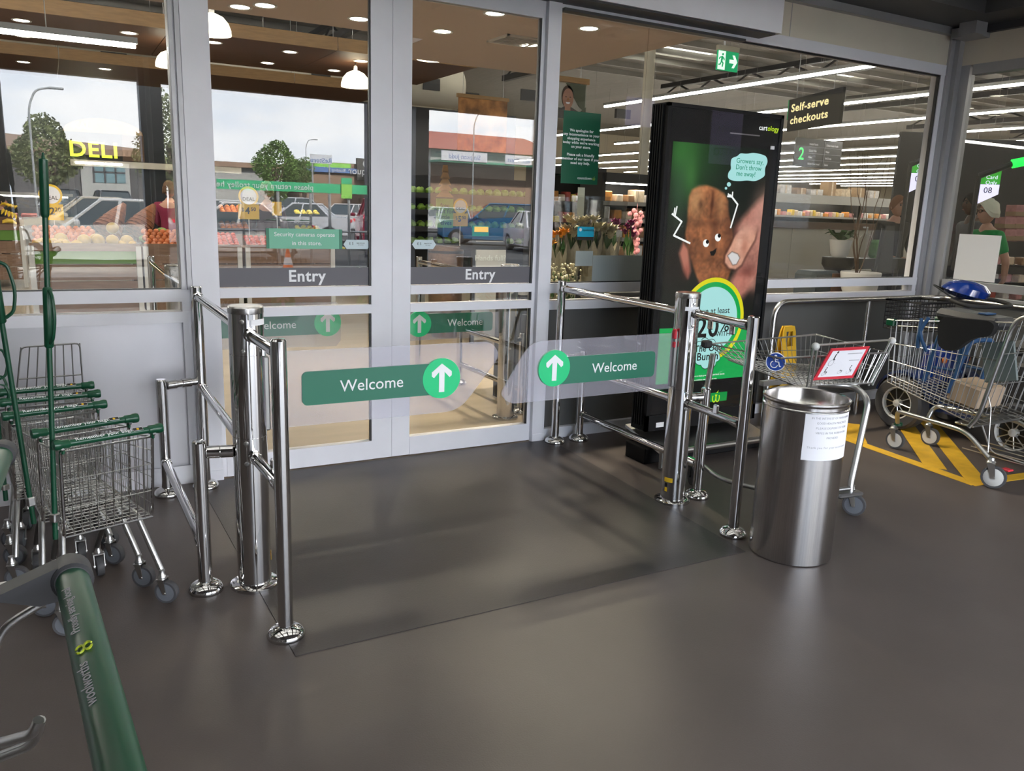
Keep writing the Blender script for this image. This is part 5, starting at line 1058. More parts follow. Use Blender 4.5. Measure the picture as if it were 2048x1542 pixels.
def bench(x0, x1, y0, y1, zt, label, green=True, front='bench_wood'):
    t = thing('produce_bench', ((x0+x1)/2, (y0+y1)/2, 0), label, 'display bench')
    n = 4
    for i in range(n): z0 = .12+(zt-.14)*i/n; obj('plank', slab(x0+.05, x1-.05, y0, y0+.03, z0+.006, z0+(zt-.14)/n-.006), 'bench_green' if (green and i == n-1) else front, t)
    obj('tray', MB().bb(x0, x1, y0, y1, zt-.06, zt-.02).bb(x0, x1, y0-.01, y0+.02, zt-.06, zt+.03).bb(x0, x1, y1-.02, y1, zt-.06, zt+.12), 'bench_wood', t)
    for x in (x0+.02, x1-.02):
        for y in (y0+.0, y1-.03): obj('frame_post', MB().bb(x-.028, x+.028, y-.012, y+.035, 0, zt-.0), 'bench_white', t)
    obj('side_panel', slab(x0+.01, x0+.03, y0+.03, y1-.05, .1, zt-.06), 'bench_wood', t); obj('side_panel', slab(x1-.03, x1-.01, y0+.03, y1-.05, .1, zt-.06), 'bench_wood', t)
    return t
ZB = .90
b1 = bench(-1.94, -.80, 6.25, 7.1, ZB, 'plank produce bench with a green band behind the left window')
b2 = bench(-.76, .36, 6.25, 7.1, ZB, 'brown plank produce bench heaped with red fruit behind the left door jamb', False)
b3 = bench(.42, 1.55, 6.25, 7.1, ZB, 'produce bench behind the security camera sticker', False)
b4 = bench(-3.4, -2.1, 10.6, 11.4, .95, 'wooden plank crate stand holding bananas at the far left', True)
melon = ballme('melon', .075, 'c_melon', (1, 1, .95), 14, 8); orange = ballme('orange', .042, 'c_orange'); peach = ballme('peach', .036, 'c_peach'); tom = ballme('tomato', .033, 'c_tomato', (1, 1, .85)); pot_ = ballme('potato', .045, 'c_potato', (1.3, .9, .8)); lem = ballme('lemon', .04, 'c_lemon', (1.2, .9, .9)); avo = ballme('gourd', .06, 'c_green', (1.2, .9, .8)); gold = ballme('mango', .05, 'c_gold', (1.35, .9, .7))
fruit(melon, 'melon', 'melon', 'golden round melon on the green banded plank bench', 'melons on the plank bench', [(-1.38+.15*i, 6.36+.02*(i % 2), ZB+.055) for i in range(4)]+[(-1.05, 6.75, ZB+.19), (-1.25, 6.52, ZB+.06), (-1.62, 6.55, ZB+.06)])
fruit(gold, 'mango', 'mango', 'golden mango in the front row of the plank bench', 'mangoes on the plank bench', [(-1.86+.1*i, 6.33, ZB+.025) for i in range(5)]+[(-.98+.1*i, 6.33, ZB+.025) for i in range(2)]+[(-1.82+.11*i, 6.45, ZB+.04) for i in range(3)])
fruit(peach, 'peach', 'peach', 'peach on the plank bench behind the left window', 'peaches behind the left window', [(-1.88+.072*i+.03*(j % 2), 6.62+.07*j, ZB+.03+.035*j) for j in range(5) for i in range(9)])
fruit(peach, 'peach', 'peach', 'peach in the heap on the bench behind the left door jamb', 'peaches on the second bench', [(-.72+.07*i+.03*(j % 2), 6.30+.07*j, ZB+.02+.035*j) for j in range(5) for i in range(9)])
fruit(tom, 'tomato', 'tomato', 'small red tomato heaped on the bench behind the left door', 'tomatoes on the second bench', [(-.06+.064*i, 6.30+.065*j, ZB+.02+.03*j) for j in range(5) for i in range(7)])
fruit(tom, 'tomato', 'tomato', 'small red tomato on the bench behind the security sticker', 'tomatoes on the third bench', [(.47+.065*i, 6.30+.065*j, ZB+.02+.03*j) for j in range(4) for i in range(8)])
fruit(avo, 'gourd', 'gourd', 'green gourd beside the wicker baskets', 'gourds beside the wicker baskets', [(-.70+.1*i, 6.75+.1*(i % 2), ZB+.06+.05*(i % 3)) for i in range(5)])
# bananas
bn_ = MB()
for k_ in range(5): a = -.5+.25*k_; bn_.tube([(math.sin(a)*.03+.045*k_-.1, -.09, .02), (math.sin(a)*.01+.045*k_-.1, -.03, .055), (.04*k_-.09, .04, .06), (.02*k_-.05, .10, .035)], [.006, .019, .019, .008], 7)
bme = bn_.mesh('banana_bunch'); bme.materials.append(M['c_banana'])
fruit(bme, 'banana_bunch', 'banana', 'yellow banana bunch on the wooden crate stand at the far left', 'banana bunches', [(-3.25+.24*i, 10.8+.2*j, .97+.12*j) for j in range(3) for i in range(5)])
# wicker horn baskets
for i, (px_, py_) in enumerate(((222, 455), (283, 462))):
    p = at(px_, py_, 6.9); t = thing('wicker_basket', (p.x, 6.95, ZB), ['left horn shaped wicker basket on the plank bench', 'right horn shaped wicker basket beside the bench corner'][i], 'basket')
    bm = MB(); prof = [(.15, 0), (.165, .02), (.155, .05), (.12, .2), (.07, .34), (.025, .44)]; ax = Vector((.42, .30, .62)); bm.lathe((p.x-.05, 6.9, ZB+.14), prof, 22, axis=ax); obj('body', bm, 'wicker', t)
    rb_ = MB(); axn = ax.normalized(); X_ = axn.orthogonal().normalized(); Y_ = axn.cross(X_); c = Vector((p.x-.05, 6.9, ZB+.14))
    for rr, hh_ in ((.168, .01), (.16, .06), (.146, .11), (.128, .17), (.105, .23), (.085, .29)): rb_.tube([c+axn*hh_+X_*(rr*math.cos(q))+Y_*(rr*math.sin(q)) for q in [2*math.pi*k_/18 for k_ in range(18)]], .008, 5, closed=True)
    obj('weave', rb_, 'wicker', t)
# tilted crates of oranges and potatoes behind
def rackb(x0, x1, y, tiers, label):
    t = thing('crate_rack', ((x0+x1)/2, y, 0), label, 'shelf rack')
    for z in tiers: obj('shelf', MB().bb(x0, x1, y, y+.45, z-.05, z-.02).bb(x0, x1, y-.02, y, z-.06, z+.03), 'shelf_black', t)
    obj('back_panel', slab(x0, x1, y+.46, y+.5, 0, tiers[-1]+.35), 'shelf_black', t)
    for x in (x0, x1): obj('side', slab(x-.02, x+.02, y, y+.5, 0, tiers[-1]+.3), 'shelf_black', t)
    return t
p0_, p1_ = at(433, 420, 8.6), at(738, 420, 8.6)
rackb(p0_.x, p1_.x, 8.6, (.72, 1.02, 1.26), 'black tiered rack of oranges and root vegetables behind the left door')
ox = p0_.x
fruit(orange, 'orange', 'orange', 'bright orange on the black rack behind the left door', 'oranges on the black rack', [(ox+.10+.085*i, 8.66+.08*j, z+.025+.035*j) for z in (1.02, 1.26) for j in range(3) for i in range(5)])
fruit(pot_, 'potato', 'potato', 'brown potato on the black rack behind the left door', 'potatoes on the black rack', [(ox+.62+.11*i, 8.67+.09*j, .75+.03*j+.27*k_) for k_ in range(2) for j in range(2) for i in range(5)])
fruit(lem, 'lemon', 'lemon', 'yellow lemon on the right part of the black rack', 'lemons on the black rack', [(ox+1.24+.1*i, 8.67+.09*j, z+.03+.03*j) for z in (1.02, 1.26) for j in range(2) for i in range(4)]+[(ox+1.75+.1*i, 8.67, .75) for i in range(3)])
# price cards: round DEAL badge over a yellow card on a thin stem
def card(pb, pc, Y, price, label, sup='', badge=True):
    (bx_, by_, br_), (x0, y0, x1, y1) = pb, pc; a, b_ = at(x0, y1, Y), at(x1, y0, Y); t = thing('price_card', ((a.x+b_.x)/2, Y, a.z), label, 'price sign'); t.location.z = 0
    obj('card', slab(a.x, b_.x, Y, Y+.006, a.z, b_.z), 'deal_yellow', t); w_, h_ = b_.x-a.x, b_.z-a.z
    if price: text('$', (a.x+w_*.22, Y-.002, a.z+h_*.52), X1, Z1, h_*.34, 'print_black', t, bold=.03); text(price, (a.x+w_*.44, Y-.002, a.z+h_*.36), X1, Z1, h_*.62, 'print_black', t, bold=.05); text(sup, (a.x+w_*.72, Y-.002, a.z+h_*.56), X1, Z1, h_*.34, 'print_black', t, bold=.03)
    obj('stem', MB().cyl(((a.x+b_.x)/2, Y+.01, .84 if Y > 6 else 0), ((a.x+b_.x)/2, Y+.01, a.z+.02), .006, 6), 'white', t)
    if badge:
        c = at(bx_, by_, Y); r = (at(bx_+br_, by_, Y)-c).length
        obj('badge', MB().lathe((c.x, Y+.004, c.z), [(r, 0), (r, .006), (.0001, .0062)], 28, axis=(0, -1, 0)), 'deal_yellow', t); d = obj('badge_face', MB().lathe((c.x, Y-.002, c.z), [(r*.8, 0), (r*.8, .001), (.0001, .0012)], 28, axis=(0, -1, 0)), 'print_white', t)
        text('DEAL', (c.x, Y-.0045, c.z-r*.42), X1, Z1, r*.5, 'print_black', t, bold=.03)
    return t
card((497, 393, 20), (477, 409, 518, 438), 6.9, '4', 'yellow price card with a round deal badge reading $4.50 behind the left door', '50'); card((101, 390, 24), (88, 409, 126, 440), 6.9, '2', 'yellow price card with a deal badge reading $2.20 at the left window', '20'); card((921, 413, 14), (906, 427, 936, 452), 5.4, '5', 'yellow price card with a deal badge reading $5.50 behind the right door', '50'); card((0, 0, 0), (545, 404, 563, 431), 6.9, '', 'plain yellow notice card right of the dark haired shopper', '', False)
# vegetable wall behind the right door
p0_, p1_ = at(800, 420, 9.6), at(1085, 420, 9.6); vt = rackb(p0_.x, p1_.x, 9.6, (.78, 1.08, 1.38, 1.68), 'black vegetable wall with rows of lettuce behind the right door')
let = [ballme('lettuce', .085, 'c_lettuce', (1, 1, .8), 9, 6, leafy=.22), ballme('lettuce', .08, 'c_green', (1, 1, .85), 9, 6, leafy=.25)]
for r_, z in enumerate((.78, 1.08, 1.38, 1.68)):
    n = int((p1_.x-p0_.x)/.17)
    fruit(let[r_ % 2], 'lettuce', 'lettuce', ['dark green leafy vegetable in the bottom rows of the vegetable wall', 'pale green lettuce in the lower middle row of the vegetable wall', 'dark green leafy vegetable in the upper middle row of the vegetable wall', 'pale green lettuce in the topmost row of the vegetable wall'][r_], 'leafy row %s of the vegetable wall' % 'one two three four'.split()[r_], [(p0_.x+.12+.172*i, 9.74, z+.068) for i in range(n-1)], .015)
# free fruit stand, barrel, donation bin
a, b_ = at(872, 455, 5.2), at(907, 398, 5.2); t = thing('fruit_sign', ((a.x+b_.x)/2, 5.2, 0), 'green stand sign reading free fruit for little elves with a tree on top', 'sign'); t_ = a.x, b_.x
obj('board', slab(a.x, b_.x, 5.2, 5.212, a.z, b_.z), mat('ff_green', (.16, .33, .06), .6), t); cx = (a.x+b_.x)/2; h_ = b_.z-a.z
for i, l_ in enumerate(('free', 'fruit for', 'little', 'elves')): text(l_, (cx+(.02 if i == 3 else 0), 5.198, a.z+h_*(.70-.2*i)), X1, Z1, h_*.21, 'print_black', t, bold=.02)
tr2 = MB(); [tr2.prism([(cx-.12*(1-.16*i), b_.z+.02+.075*i), (cx+.12*(1-.16*i), b_.z+.02+.075*i), (cx+.03, b_.z+.11+.075*i), (cx-.03, b_.z+.11+.075*i)], (0, 5.2, 0), X1, Z1, (0, .012, 0)) for i in range(5)]; obj('tree_topper', tr2, 'wood_light', t); obj('pole', MB().cyl((cx, 5.22, 0), (cx, 5.22, b_.z), .012, 8), 'black', t); obj('pole_base', MB().lathe((cx, 5.22, 0), [(.16, 0), (.16, .015), (.02, .02)], 16), 'black', t)
c = at(892, 492, 4.2); t = thing('barrel_basket', (c.x, 4.2, 0), 'dark round barrel basket with fruit behind the right door', 'basket')
obj('barrel', MB().lathe((c.x, 4.2, 0), [(.15, 0), (.19, .3), (.205, c.z), (.19, c.z), (.17, .45), (.0001, .42)], 26), 'wood_dark', t); [obj('hoop', MB().lathe((c.x, 4.2, z), [(r_, 0), (r_+.006, .005), (r_+.006, .03), (r_, .035)], 26), 'black', t) for z, r_ in ((.25, .184), (c.z-.08, .2))]
fruit(orange, 'orange', 'orange', 'orange lying in the dark barrel basket', 'oranges in the barrel basket', [(c.x+.09*math.cos(q), 4.2+.09*math.sin(q), .5) for q in range(5)]+[(c.x, 4.2, .53)])
a, b_ = at(943, 540, 3.6), at(1013, 474, 3.6); t = thing('basket_stand', ((a.x+b_.x)/2, 3.6, 0), 'grey and black stand lettered Hands full? behind the right door', 'stand')
obj('bin_box', MB().bb(a.x, b_.x, 3.6, 3.9, at(950, 502, 3.6).z, b_.z), 'shelf_black', t); obj('slot', MB().bb(a.x+.04, b_.x-.04, 3.592, 3.6, b_.z-.055, b_.z-.045), 'steel_dull', t); q, r_ = at(952, 545, 3.55), at(1012, 500, 3.55)
M['panel_grey'] = mat('panel_grey', (.26, .27, .27), .6); obj('front_board', slab(q.x, r_.x, 3.55, 3.57, .05, r_.z), 'panel_grey', t); text('Hands full?', ((q.x+r_.x)/2-.01, 3.547, r_.z-.115), X1, Z1, .085, 'film', t, bold=.02); obj('leg', MB().bb(a.x+.02, a.x+.06, 3.62, 3.66, 0, b_.z-.1), 'shelf_black', t); obj('leg', MB().bb(b_.x-.06, b_.x-.02, 3.62, 3.66, 0, b_.z-.1), 'shelf_black', t)
a, b_ = at(945, 472, 3.7), at(978, 452, 3.7); obj('top_sign', slab(a.x, b_.x, 3.70, 3.72, b_.z-(b_.z-a.z), b_.z), 'sign_green', t); obj('sign_face', slab(a.x+.02, b_.x-.01, 3.694, 3.7, a.z+.045, b_.z-.01), 'deal_yellow', t)
a = at(800, 530, 4.6); t = thing('low_table', (at(815, 530, 4.6).x, 4.7, 0), 'low black table with a grey front left of the barrel basket', 'table'); x0, x1 = at(800, 530, 4.6).x, at(850, 530, 4.6).x
obj('top', slab(x0, x1, 4.6, 5.0, .60, .63), 'shelf_black', t); [obj('leg', MB().bb(x-.02, x+.02, y-.02, y+.02, 0, .6), 'shelf_black', t) for x in (x0+.03, x1-.03) for y in (4.64, 4.96)]; obj('front_panel', slab(x1-.20, x1, 4.59, 4.6, .05, .58), 'panel_grey', t)
# flowers on stepped stand by the right window
M['petal_cream'] = mat('petal_cream', (.80, .72, .48), .7, var=.2, scale=20); M['petal_orange'] = mat('petal_orange', (.85, .33, .02), .6); M['petal_purple'] = mat('petal_purple', (.20, .012, .09), .6); M['leaf'] = mat('leaf', (.035, .10, .018), .55, var=.3, scale=20); M['wrap'] = mat('wrap', (.52, .45, .32), .8, var=.2, scale=25); M['cello'] = glassmat('cello', (.90, .90, .90), 1.6, .12); M['vase'] = mat('vase', (.50, .45, .34), .6); M['pink'] = mat('pink', (.55, .22, .24), .7, var=.3, scale=30)
st_ = thing('flower_stand', (2.0, .85, 0), 'stepped dark stand carrying the flower pots behind the right window', 'stand')
for i in range(2): obj('step', slab(1.348, 2.75, .45+.42*i, .85+.42*i, 0, .72+.14*i), 'shelf_black', st_)
def bouquet(px_, Y, zb, hgt, label, fl, wrapm='wrap', sleeve=True, head=.055, nh=10, spread=.1, cat='bouquet'):
    x = at(px_, 520, Y).x; t = thing('flower_bouquet', (x, Y, zb), label, cat); L = random.Random(int(px_))
    obj('pot', MB().lathe((x, Y, zb), [(.045, 0), (.058, .15), (.060, .16), (.052, .16), (.05, .05), (.0001, .05)], 18), 'vase', t)
    stt = MB(); hd = []
    for i in range(nh):
        a = 2*math.pi*i/nh+L.random(); r = spread*L.uniform(.35, 1); e = Vector((x+r*math.cos(a), Y+r*.6*math.sin(a), zb+hgt*L.uniform(.78, 1.0))); stt.tube([(x, Y, zb+.1), (x+r*.4*math.cos(a), Y, zb+hgt*.5), e], .004, 5); hd.append(e)
        stt.prism([(0, 0), (.02, .05), (0, .12), (-.02, .05)], e-Vector((0, 0, .16)), Vector((math.cos(a*3), math.sin(a*3), .2)), Z1, (0, .002, 0))
    obj('stems', stt, 'leaf', t)
    for e in hd:
        pm = MB()
        for ring_ in range(2):
            for k_ in range(7): q = 2*math.pi*k_/7+ring_*.4; d = Vector((math.cos(q), math.sin(q)*.8, .35+.5*ring_)).normalized(); s_ = d.cross(Z1).normalized(); pm.add([e, e+d*head*.6+s_*head*.35, e+d*head*1.15, e+d*head*.6-s_*head*.35], [(0, 1, 2, 3)])
        pm.ball(e, head*.33, 8, 5); obj('flower', pm, fl, t)
    if wrapm:
        wm = MB(); n = 9
        for k_ in range(n): a = 2*math.pi*k_/n; a2 = a+2*math.pi/n; wm.add([(x+.05*math.cos(a), Y+.05*math.sin(a), zb+.15), (x+.05*math.cos(a2), Y+.05*math.sin(a2), zb+.15), (x+spread*1.05*math.cos(a2), Y+spread*.8*math.sin(a2), zb+hgt*.62), (x+spread*1.2*math.cos((a+a2)/2), Y+spread*.9*math.sin((a+a2)/2), zb+hgt*(.86 if k_ % 2 else .74)), (x+spread*1.05*math.cos(a), Y+spread*.8*math.sin(a), zb+hgt*.62)], [(0, 1, 2, 3, 4)])
        obj('paper_wrap', wm, wrapm, t)
    if sleeve:
        s_ = MB(); L2 = 20; vs = []
        for (rr, hh_) in ((.05, .15), (spread*.9, hgt*.5), (spread*1.3, hgt*.9), (spread*1.45, hgt*1.28)): vs += [(x+rr*(1+.10*math.sin(5*q))*math.cos(q), Y+rr*.8*(1+.10*math.sin(5*q))*math.sin(q), zb+hh_) for q in [2*math.pi*k_/L2 for k_ in range(L2)]]
        s_.add(vs, [(i*L2+k_, i*L2+(k_+1) % L2, i*L2+L2+(k_+1) % L2, i*L2+L2+k_) for i in range(3) for k_ in range(L2)], True); obj('clear_sleeve', s_, 'cello', t)
    return t
bouquet(1112, .62, .86, .48, 'bouquet with orange and yellow flower heads at the left end of the flower stand', 'petal_orange', 'wrap', False, .05, 4, .08)
bouquet(1142, .66, .86, .57, 'cream flower bouquet in a clear sleeve, leftmost of the tall sleeves', 'petal_cream'); bouquet(1177, .64, .86, .58, 'cream flower bouquet in a clear sleeve behind the sky blue sticker', 'petal_cream'); bouquet(1212, .68, .86, .56, 'cream flower bouquet in a clear sleeve, rightmost of the tall sleeves', 'petal_cream')
bouquet(1222, 1.05, .86, .58, 'purple orchid with green leaves behind the tall sleeves', 'petal_purple', None, False, .05, 5, .07, 'orchid'); bouquet(1256, 1.05, .86, .56, 'dark purple orchid beside the black kiosk', 'petal_purple', None, False, .045, 5, .06, 'orchid')
q = at(1272, 455, 1.3); hp = MB(); [hp.ball((q.x+L_.uniform(-.06, .06)*(1-k_/46), 1.3+L_.uniform(-.04, .04), q.z+.14-.36*k_/40), .022, 6, 4) for L_ in [random.Random(3)] for k_ in range(40)]; hp.tube([(q.x, 1.3, q.z+.12), (q.x, 1.3, q.z+.2)], .002, 4); hf_ = solo('hanging_flowers', hp, 'pink', 'hanging trail of dusty pink flowers beside the black kiosk', 'flowers')
t = thing('small_flowers', (at(1120, 555, .5).x, .52, .72), 'low tray of tiny cream blossoms at the window sill', 'flowers'); sm_ = MB(); L = random.Random(8); x0 = at(1120, 555, .5).x
for i in range(130): sm_.ball((x0+L.uniform(-.10, .15), .50+L.uniform(-.06, .06), .98+L.uniform(-.10, .14)*(1 if i % 2 else .7)), L.uniform(.008, .014), 6, 4)
bl_ = obj('blossoms', sm_, 'petal_cream', t); bl_['kind'] = 'stuff'; lf = MB()
for i in range(60): c = Vector((x0+L.uniform(-.10, .15), .51+L.uniform(-.05, .05), .93+L.uniform(-.10, .10))); lf.prism([(0, 0), (.012, .02), (0, .05), (-.012, .02)], c, Vector((L.uniform(-1, 1), L.uniform(-1, 1), 0)).normalized(), Vector((L.uniform(-.5, .5), 0, 1)).normalized(), (0, .001, 0))
l2 = obj('leaves', lf, 'leaf', t); l2['kind'] = 'stuff'; obj('tray', MB().bb(x0-.11, x0+.16, .45, .59, .722, .84), 'vase', t)
obj('thread', MB().tube([(q.x, 1.3, q.z+.2), (q.x, 1.3, 3.0)], .0012, 4), 'black', hf_)
q = at(1162, 400, .7); obj('tag_card', slab(q.x-.03, q.x+.03, .70, .703, q.z-.12, q.z+.09), 'film', st_)
# dark chilled cases and their packs
def case(px0, px1, Y, z1, tiers, label, packs, grp, lit=False):
    x0, x1 = at(px0, 420, Y).x, at(px1, 420, Y).x; t = thing('shelf_unit', ((x0+x1)/2, Y, 0), label, 'shelf unit')
    obj('back_panel', slab(x0, x1, Y+.5, Y+.55, 0, z1), 'shelf_black', t); [obj('side', slab(x-.03, x+.03, Y, Y+.5, 0, z1), 'shelf_black', t) for x in (x0, x1)]; obj('canopy', slab(x0, x1, Y-.05, Y+.55, z1-.12, z1), 'shelf_black', t)
    if lit: obj('lamp', slab(x0+.05, x1-.05, Y+.02, Y+.06, z1-.135, z1-.12), 'lamp_white', t)
    k_ = 0
    for z in tiers:
        obj('shelf', MB().bb(x0, x1, Y, Y+.5, z-.03, z).bb(x0, x1, Y-.012, Y, z-.045, z+.005), 'steel_dull' if lit else 'shelf_black', t)
        x = x0+.05
        while x < x1-.12:
            w_ = rnd.uniform(.10, .17); h_ = rnd.uniform(.09, .17); me = MB().bev((0, 0, h_/2), (w_-.012, .18, h_), .012); o = solo('food_pack', me, packs[k_ % len(packs)], '%s food pack on the %s tier of the %s' % ({'pk_red': 'red', 'pk_orange': 'orange', 'pk_cream': 'cream', 'pk_white': 'white', 'pk_yellow': 'yellow', 'pk_pink': 'pink', 'pk_brown': 'brown'}[packs[k_ % len(packs)]], ['bottom', 'second', 'third', 'fourth', 'fifth'][tiers.index(z)], label.split(' behind')[0]), 'food pack', (x+w_/2, Y+.14, z), grp); k_ += 1; x += w_+rnd.choice((0, 0, .06))
    return t
for nm, c in (('pk_red', (.42, .06, .04)), ('pk_orange', (.62, .26, .05)), ('pk_cream', (.66, .52, .36)), ('pk_white', (.65, .62, .58)), ('pk_yellow', (.7, .48, .06)), ('pk_pink', (.55, .25, .24)), ('pk_brown', (.30, .16, .08)), ('pk_purple', (.22, .12, .30)), ('pk_green', (.08, .25, .05))): M[nm] = mat(nm, c, .5, var=.25, scale=14)
case(1085, 1205, 6.5, 2.15, (.7, 1.0, 1.3, 1.62), 'dark open chilled case behind the cream bouquets', ('pk_red', 'pk_orange', 'pk_cream', 'pk_red', 'pk_yellow'), 'packs in the dark chilled case')
case(1205, 1335, 4.4, 1.98, (.62, .92, 1.16, 1.40, 1.62), 'lit black pastry case behind the kiosk', ('pk_cream', 'pk_white', 'pk_orange', 'pk_cream', 'pk_brown'), 'packs in the lit pastry case', True)
case(1530, 1715, 12.2, 2.12, (.85, 1.15, 1.55), 'left grey bread shelf behind the checkout wall', ('pk_yellow', 'pk_cream', 'pk_white', 'pk_orange', 'pk_pink', 'pk_cream'), 'packs on the left bread shelf', True); case(1722, 1834, 12.2, 2.12, (.85, 1.15, 1.55), 'right grey bread shelf behind the checkout wall', ('pk_orange', 'pk_cream', 'pk_pink', 'pk_white', 'pk_orange', 'pk_cream'), 'packs on the right bread shelf', True)
hx0, hx1 = at(1530, 400, 12.1).x, at(1830, 400, 12.1).x; solo('shelf_header', slab(hx0, hx1, 12.02, 12.12, 2.0-.10, 2.14), 'steel_dull', 'long grey header board over the bread shelves', 'header board')
CT = [('carton', .5, .28), ('pk_white', .42, .26), ('carton', .36, .2), ('pk_white', .5, .18), ('carton', .3, .42), ('pk_cream', .42, .24), ('carton', .4, .3), ('pk_white', .4, .24)]
M['carton'] = mat('carton2', (.40, .27, .16), .8)
for i, (m_, w_, h_) in enumerate(CT): t = thing('carton', (hx0+.35+i*.62, 12.45, 2.125), '%s carton on top of the bread shelves, %s from the left' % ('tan' if m_ == 'carton' else 'pale', ['first', 'second', 'third', 'fourth', 'fifth', 'sixth', 'seventh', 'eighth'][i]), 'carton'); l_ = t.location; obj('box', MB().bb(l_.x-w_/2, l_.x+w_/2, 12.3, 12.62, 2.125, 2.125+h_), m_, t); obj('tape', MB().bb(l_.x-.03, l_.x+.03, 12.297, 12.3, 2.125, 2.125+h_*.98), 'pk_cream', t)
# checkout wall, planters and boards near the right window
q0, q1 = at(1500, 440, 3.2), at(1880, 452, 3.2); t = thing('checkout_wall', ((q0.x+q1.x)/2, 3.25, 0), 'long cream checkout wall with a brown top rail', 'counter')
n = 5
for i in range(n): a, b_ = q0.x+(q1.x-q0.x)*i/n, q0.x+(q1.x-q0.x)*(i+1)/n; obj('panel', slab(a+.003, b_-.003, 3.2, 3.26, .12, 1.36), 'counter', t)
obj('top_rail', slab(q0.x, q1.x, 3.18, 3.28, 1.36, 1.45), 'wood_dark', t); obj('plinth', slab(q0.x, q1.x, 3.21, 3.26, 0, .12), 'shelf_black', t)
def plant(px_, Y, zt, r, hgt, label, leaves=22):
    x = at(px_, 480, Y).x; t = thing('potted_plant', (x, Y, zt), label, 'plant'); obj('pot', MB().lathe((x, Y, zt), [(r*.62, 0), (r*.8, r*.3), (r, r*1.5), (r*1.02, r*1.6), (r*.92, r*1.6), (r*.85, r*1.3), (.0001, r*1.3)], 24), 'white', t); L = random.Random(int(px_)); lf = MB()
    for i in range(leaves):
        a = 2*math.pi*i/leaves*2.4; d = Vector((math.cos(a), math.sin(a), L.uniform(.3, 1.2))).normalized(); s_ = d.cross(Z1).normalized(); o = Vector((x, Y, zt+r*1.4)); l_ = hgt*L.uniform(.6, 1); m_ = o+d*l_*.6; e = o+d*l_+Vector((0, 0, -l_*.3)); lf.add([o, m_+s_*.035, e, m_-s_*.035], [(0, 1, 2, 3)]); lf.tube([o, m_], .004, 4)
    obj('foliage', lf, 'leaf', t); return t, x
t, x = plant(1682, 1.6, 1.10, .115, .34, 'leafy green plant in a white pot on the black pedestal')
t = thing('pedestal', (x, 1.6, 0), 'black waisted pedestal under the white plant pot', 'pedestal'); obj('column', MB().lathe((x, 1.6, 0), [(.16, 0), (.15, .3), (.10, .7), (.09, .9), (.17, 1.02), (.17, 1.10), (.0001, 1.10)], 20), 'shelf_black', t); obj('shelf_arm', MB().bb(x, x+1.1, 1.5, 1.76, .98, 1.09), 'shelf_black', t)
x2 = at(1722, 545, 1.05).x; t = thing('planter', (x2, 1.05, .72), 'large white bowl planter with bare twigs right of the pedestal', 'planter'); obj('bowl', MB().lathe((x2, 1.05, .72), [(.12, 0), (.17, .1), (.195, .26), (.19, .27), (.18, .25), (.0001, .22)], 24), 'white', t); tw = MB(); L = random.Random(5)
for i in range(8):
    a = L.uniform(0, 6.28); p_ = Vector((x2-.06, 1.05, .9)); pts = [p_]
    for k_ in range(7): p_ = p_+Vector((L.uniform(-.05, .05)+.018*math.cos(a), L.uniform(-.03, .03), .175)); pts.append(p_)
    tw.tube(fillet(pts, .05, 3), [.006*(1-.7*j/len(fillet(pts, .05, 3))) for j in range(len(fillet(pts, .05, 3)))], 5)
obj('twigs', tw, 'wood_dark', t)
obj('pedestal_base', MB().lathe((x2, 1.05, 0), [(.14, 0), (.12, .3), (.12, .72), (.0001, .72)], 18), 'shelf_black', t)
x3 = at(1635, 545, 1.4).x; t = thing('waste_tub', (x3, 1.4, 0), 'slate grey tub with a tan end panel below the pedestal', 'tub'); obj('tub', MB().bev((x3, 1.4, .49), (.42, .28, .98), .04), mat('slate', (.05, .065, .075), .5), t); obj('end_panel', MB().bev((x3+.14, 1.25, .86), (.18, .02, .2), .005), 'wood', t); obj('cup', MB().lathe((x3+.24, 1.22, .87), [(.04, 0), (.05, .10), (.045, .1), (.0001, .02)], 14), 'white', t)
xb = at(1757, 510, 1.3).x; t = thing('easel_board', (xb, 1.3, 0), 'tall dark slate easel board leaning at the right of the window', 'sign board'); 
for s_ in (-1, 1): obj('leg', MB().tube([(xb+s_*.14+.02, 1.28, 0), (xb+.06+s_*.03, 1.30, 1.42)], .028, 4), 'dark_steel', t)
obj('panel', MB().prism([(-.05, .95), (.20, .95), (.15, 1.45), (.03, 1.45)], (xb, 1.26, 0), X1, Z1, (0, .02, 0)), 'dark_steel', t)
xs_ = at(1736, 465, 1.66).x; t = thing('sanitiser_bottle', (xs_-.02, 1.66, 1.09), 'clear pump bottle standing on the black pedestal arm', 'bottle'); obj('body', MB().lathe((xs_-.02, 1.66, 1.09), [(.06, 0), (.065, .02), (.065, .22), (.03, .26), (.015, .27)], 16), 'cello', t); obj('pump', MB().tube([(xs_-.02, 1.66, 1.35), (xs_-.02, 1.66, 1.42), (xs_-.08, 1.66, 1.42)], .01, 6), 'white', t)
t = solo('green_scourer_pack', MB().bev((at(1757, 480, 1.62).x, 1.62, 1.19), (.22, .10, .20), .03), 'pk_green', 'pale green pack beside the pump bottle', 'pack')
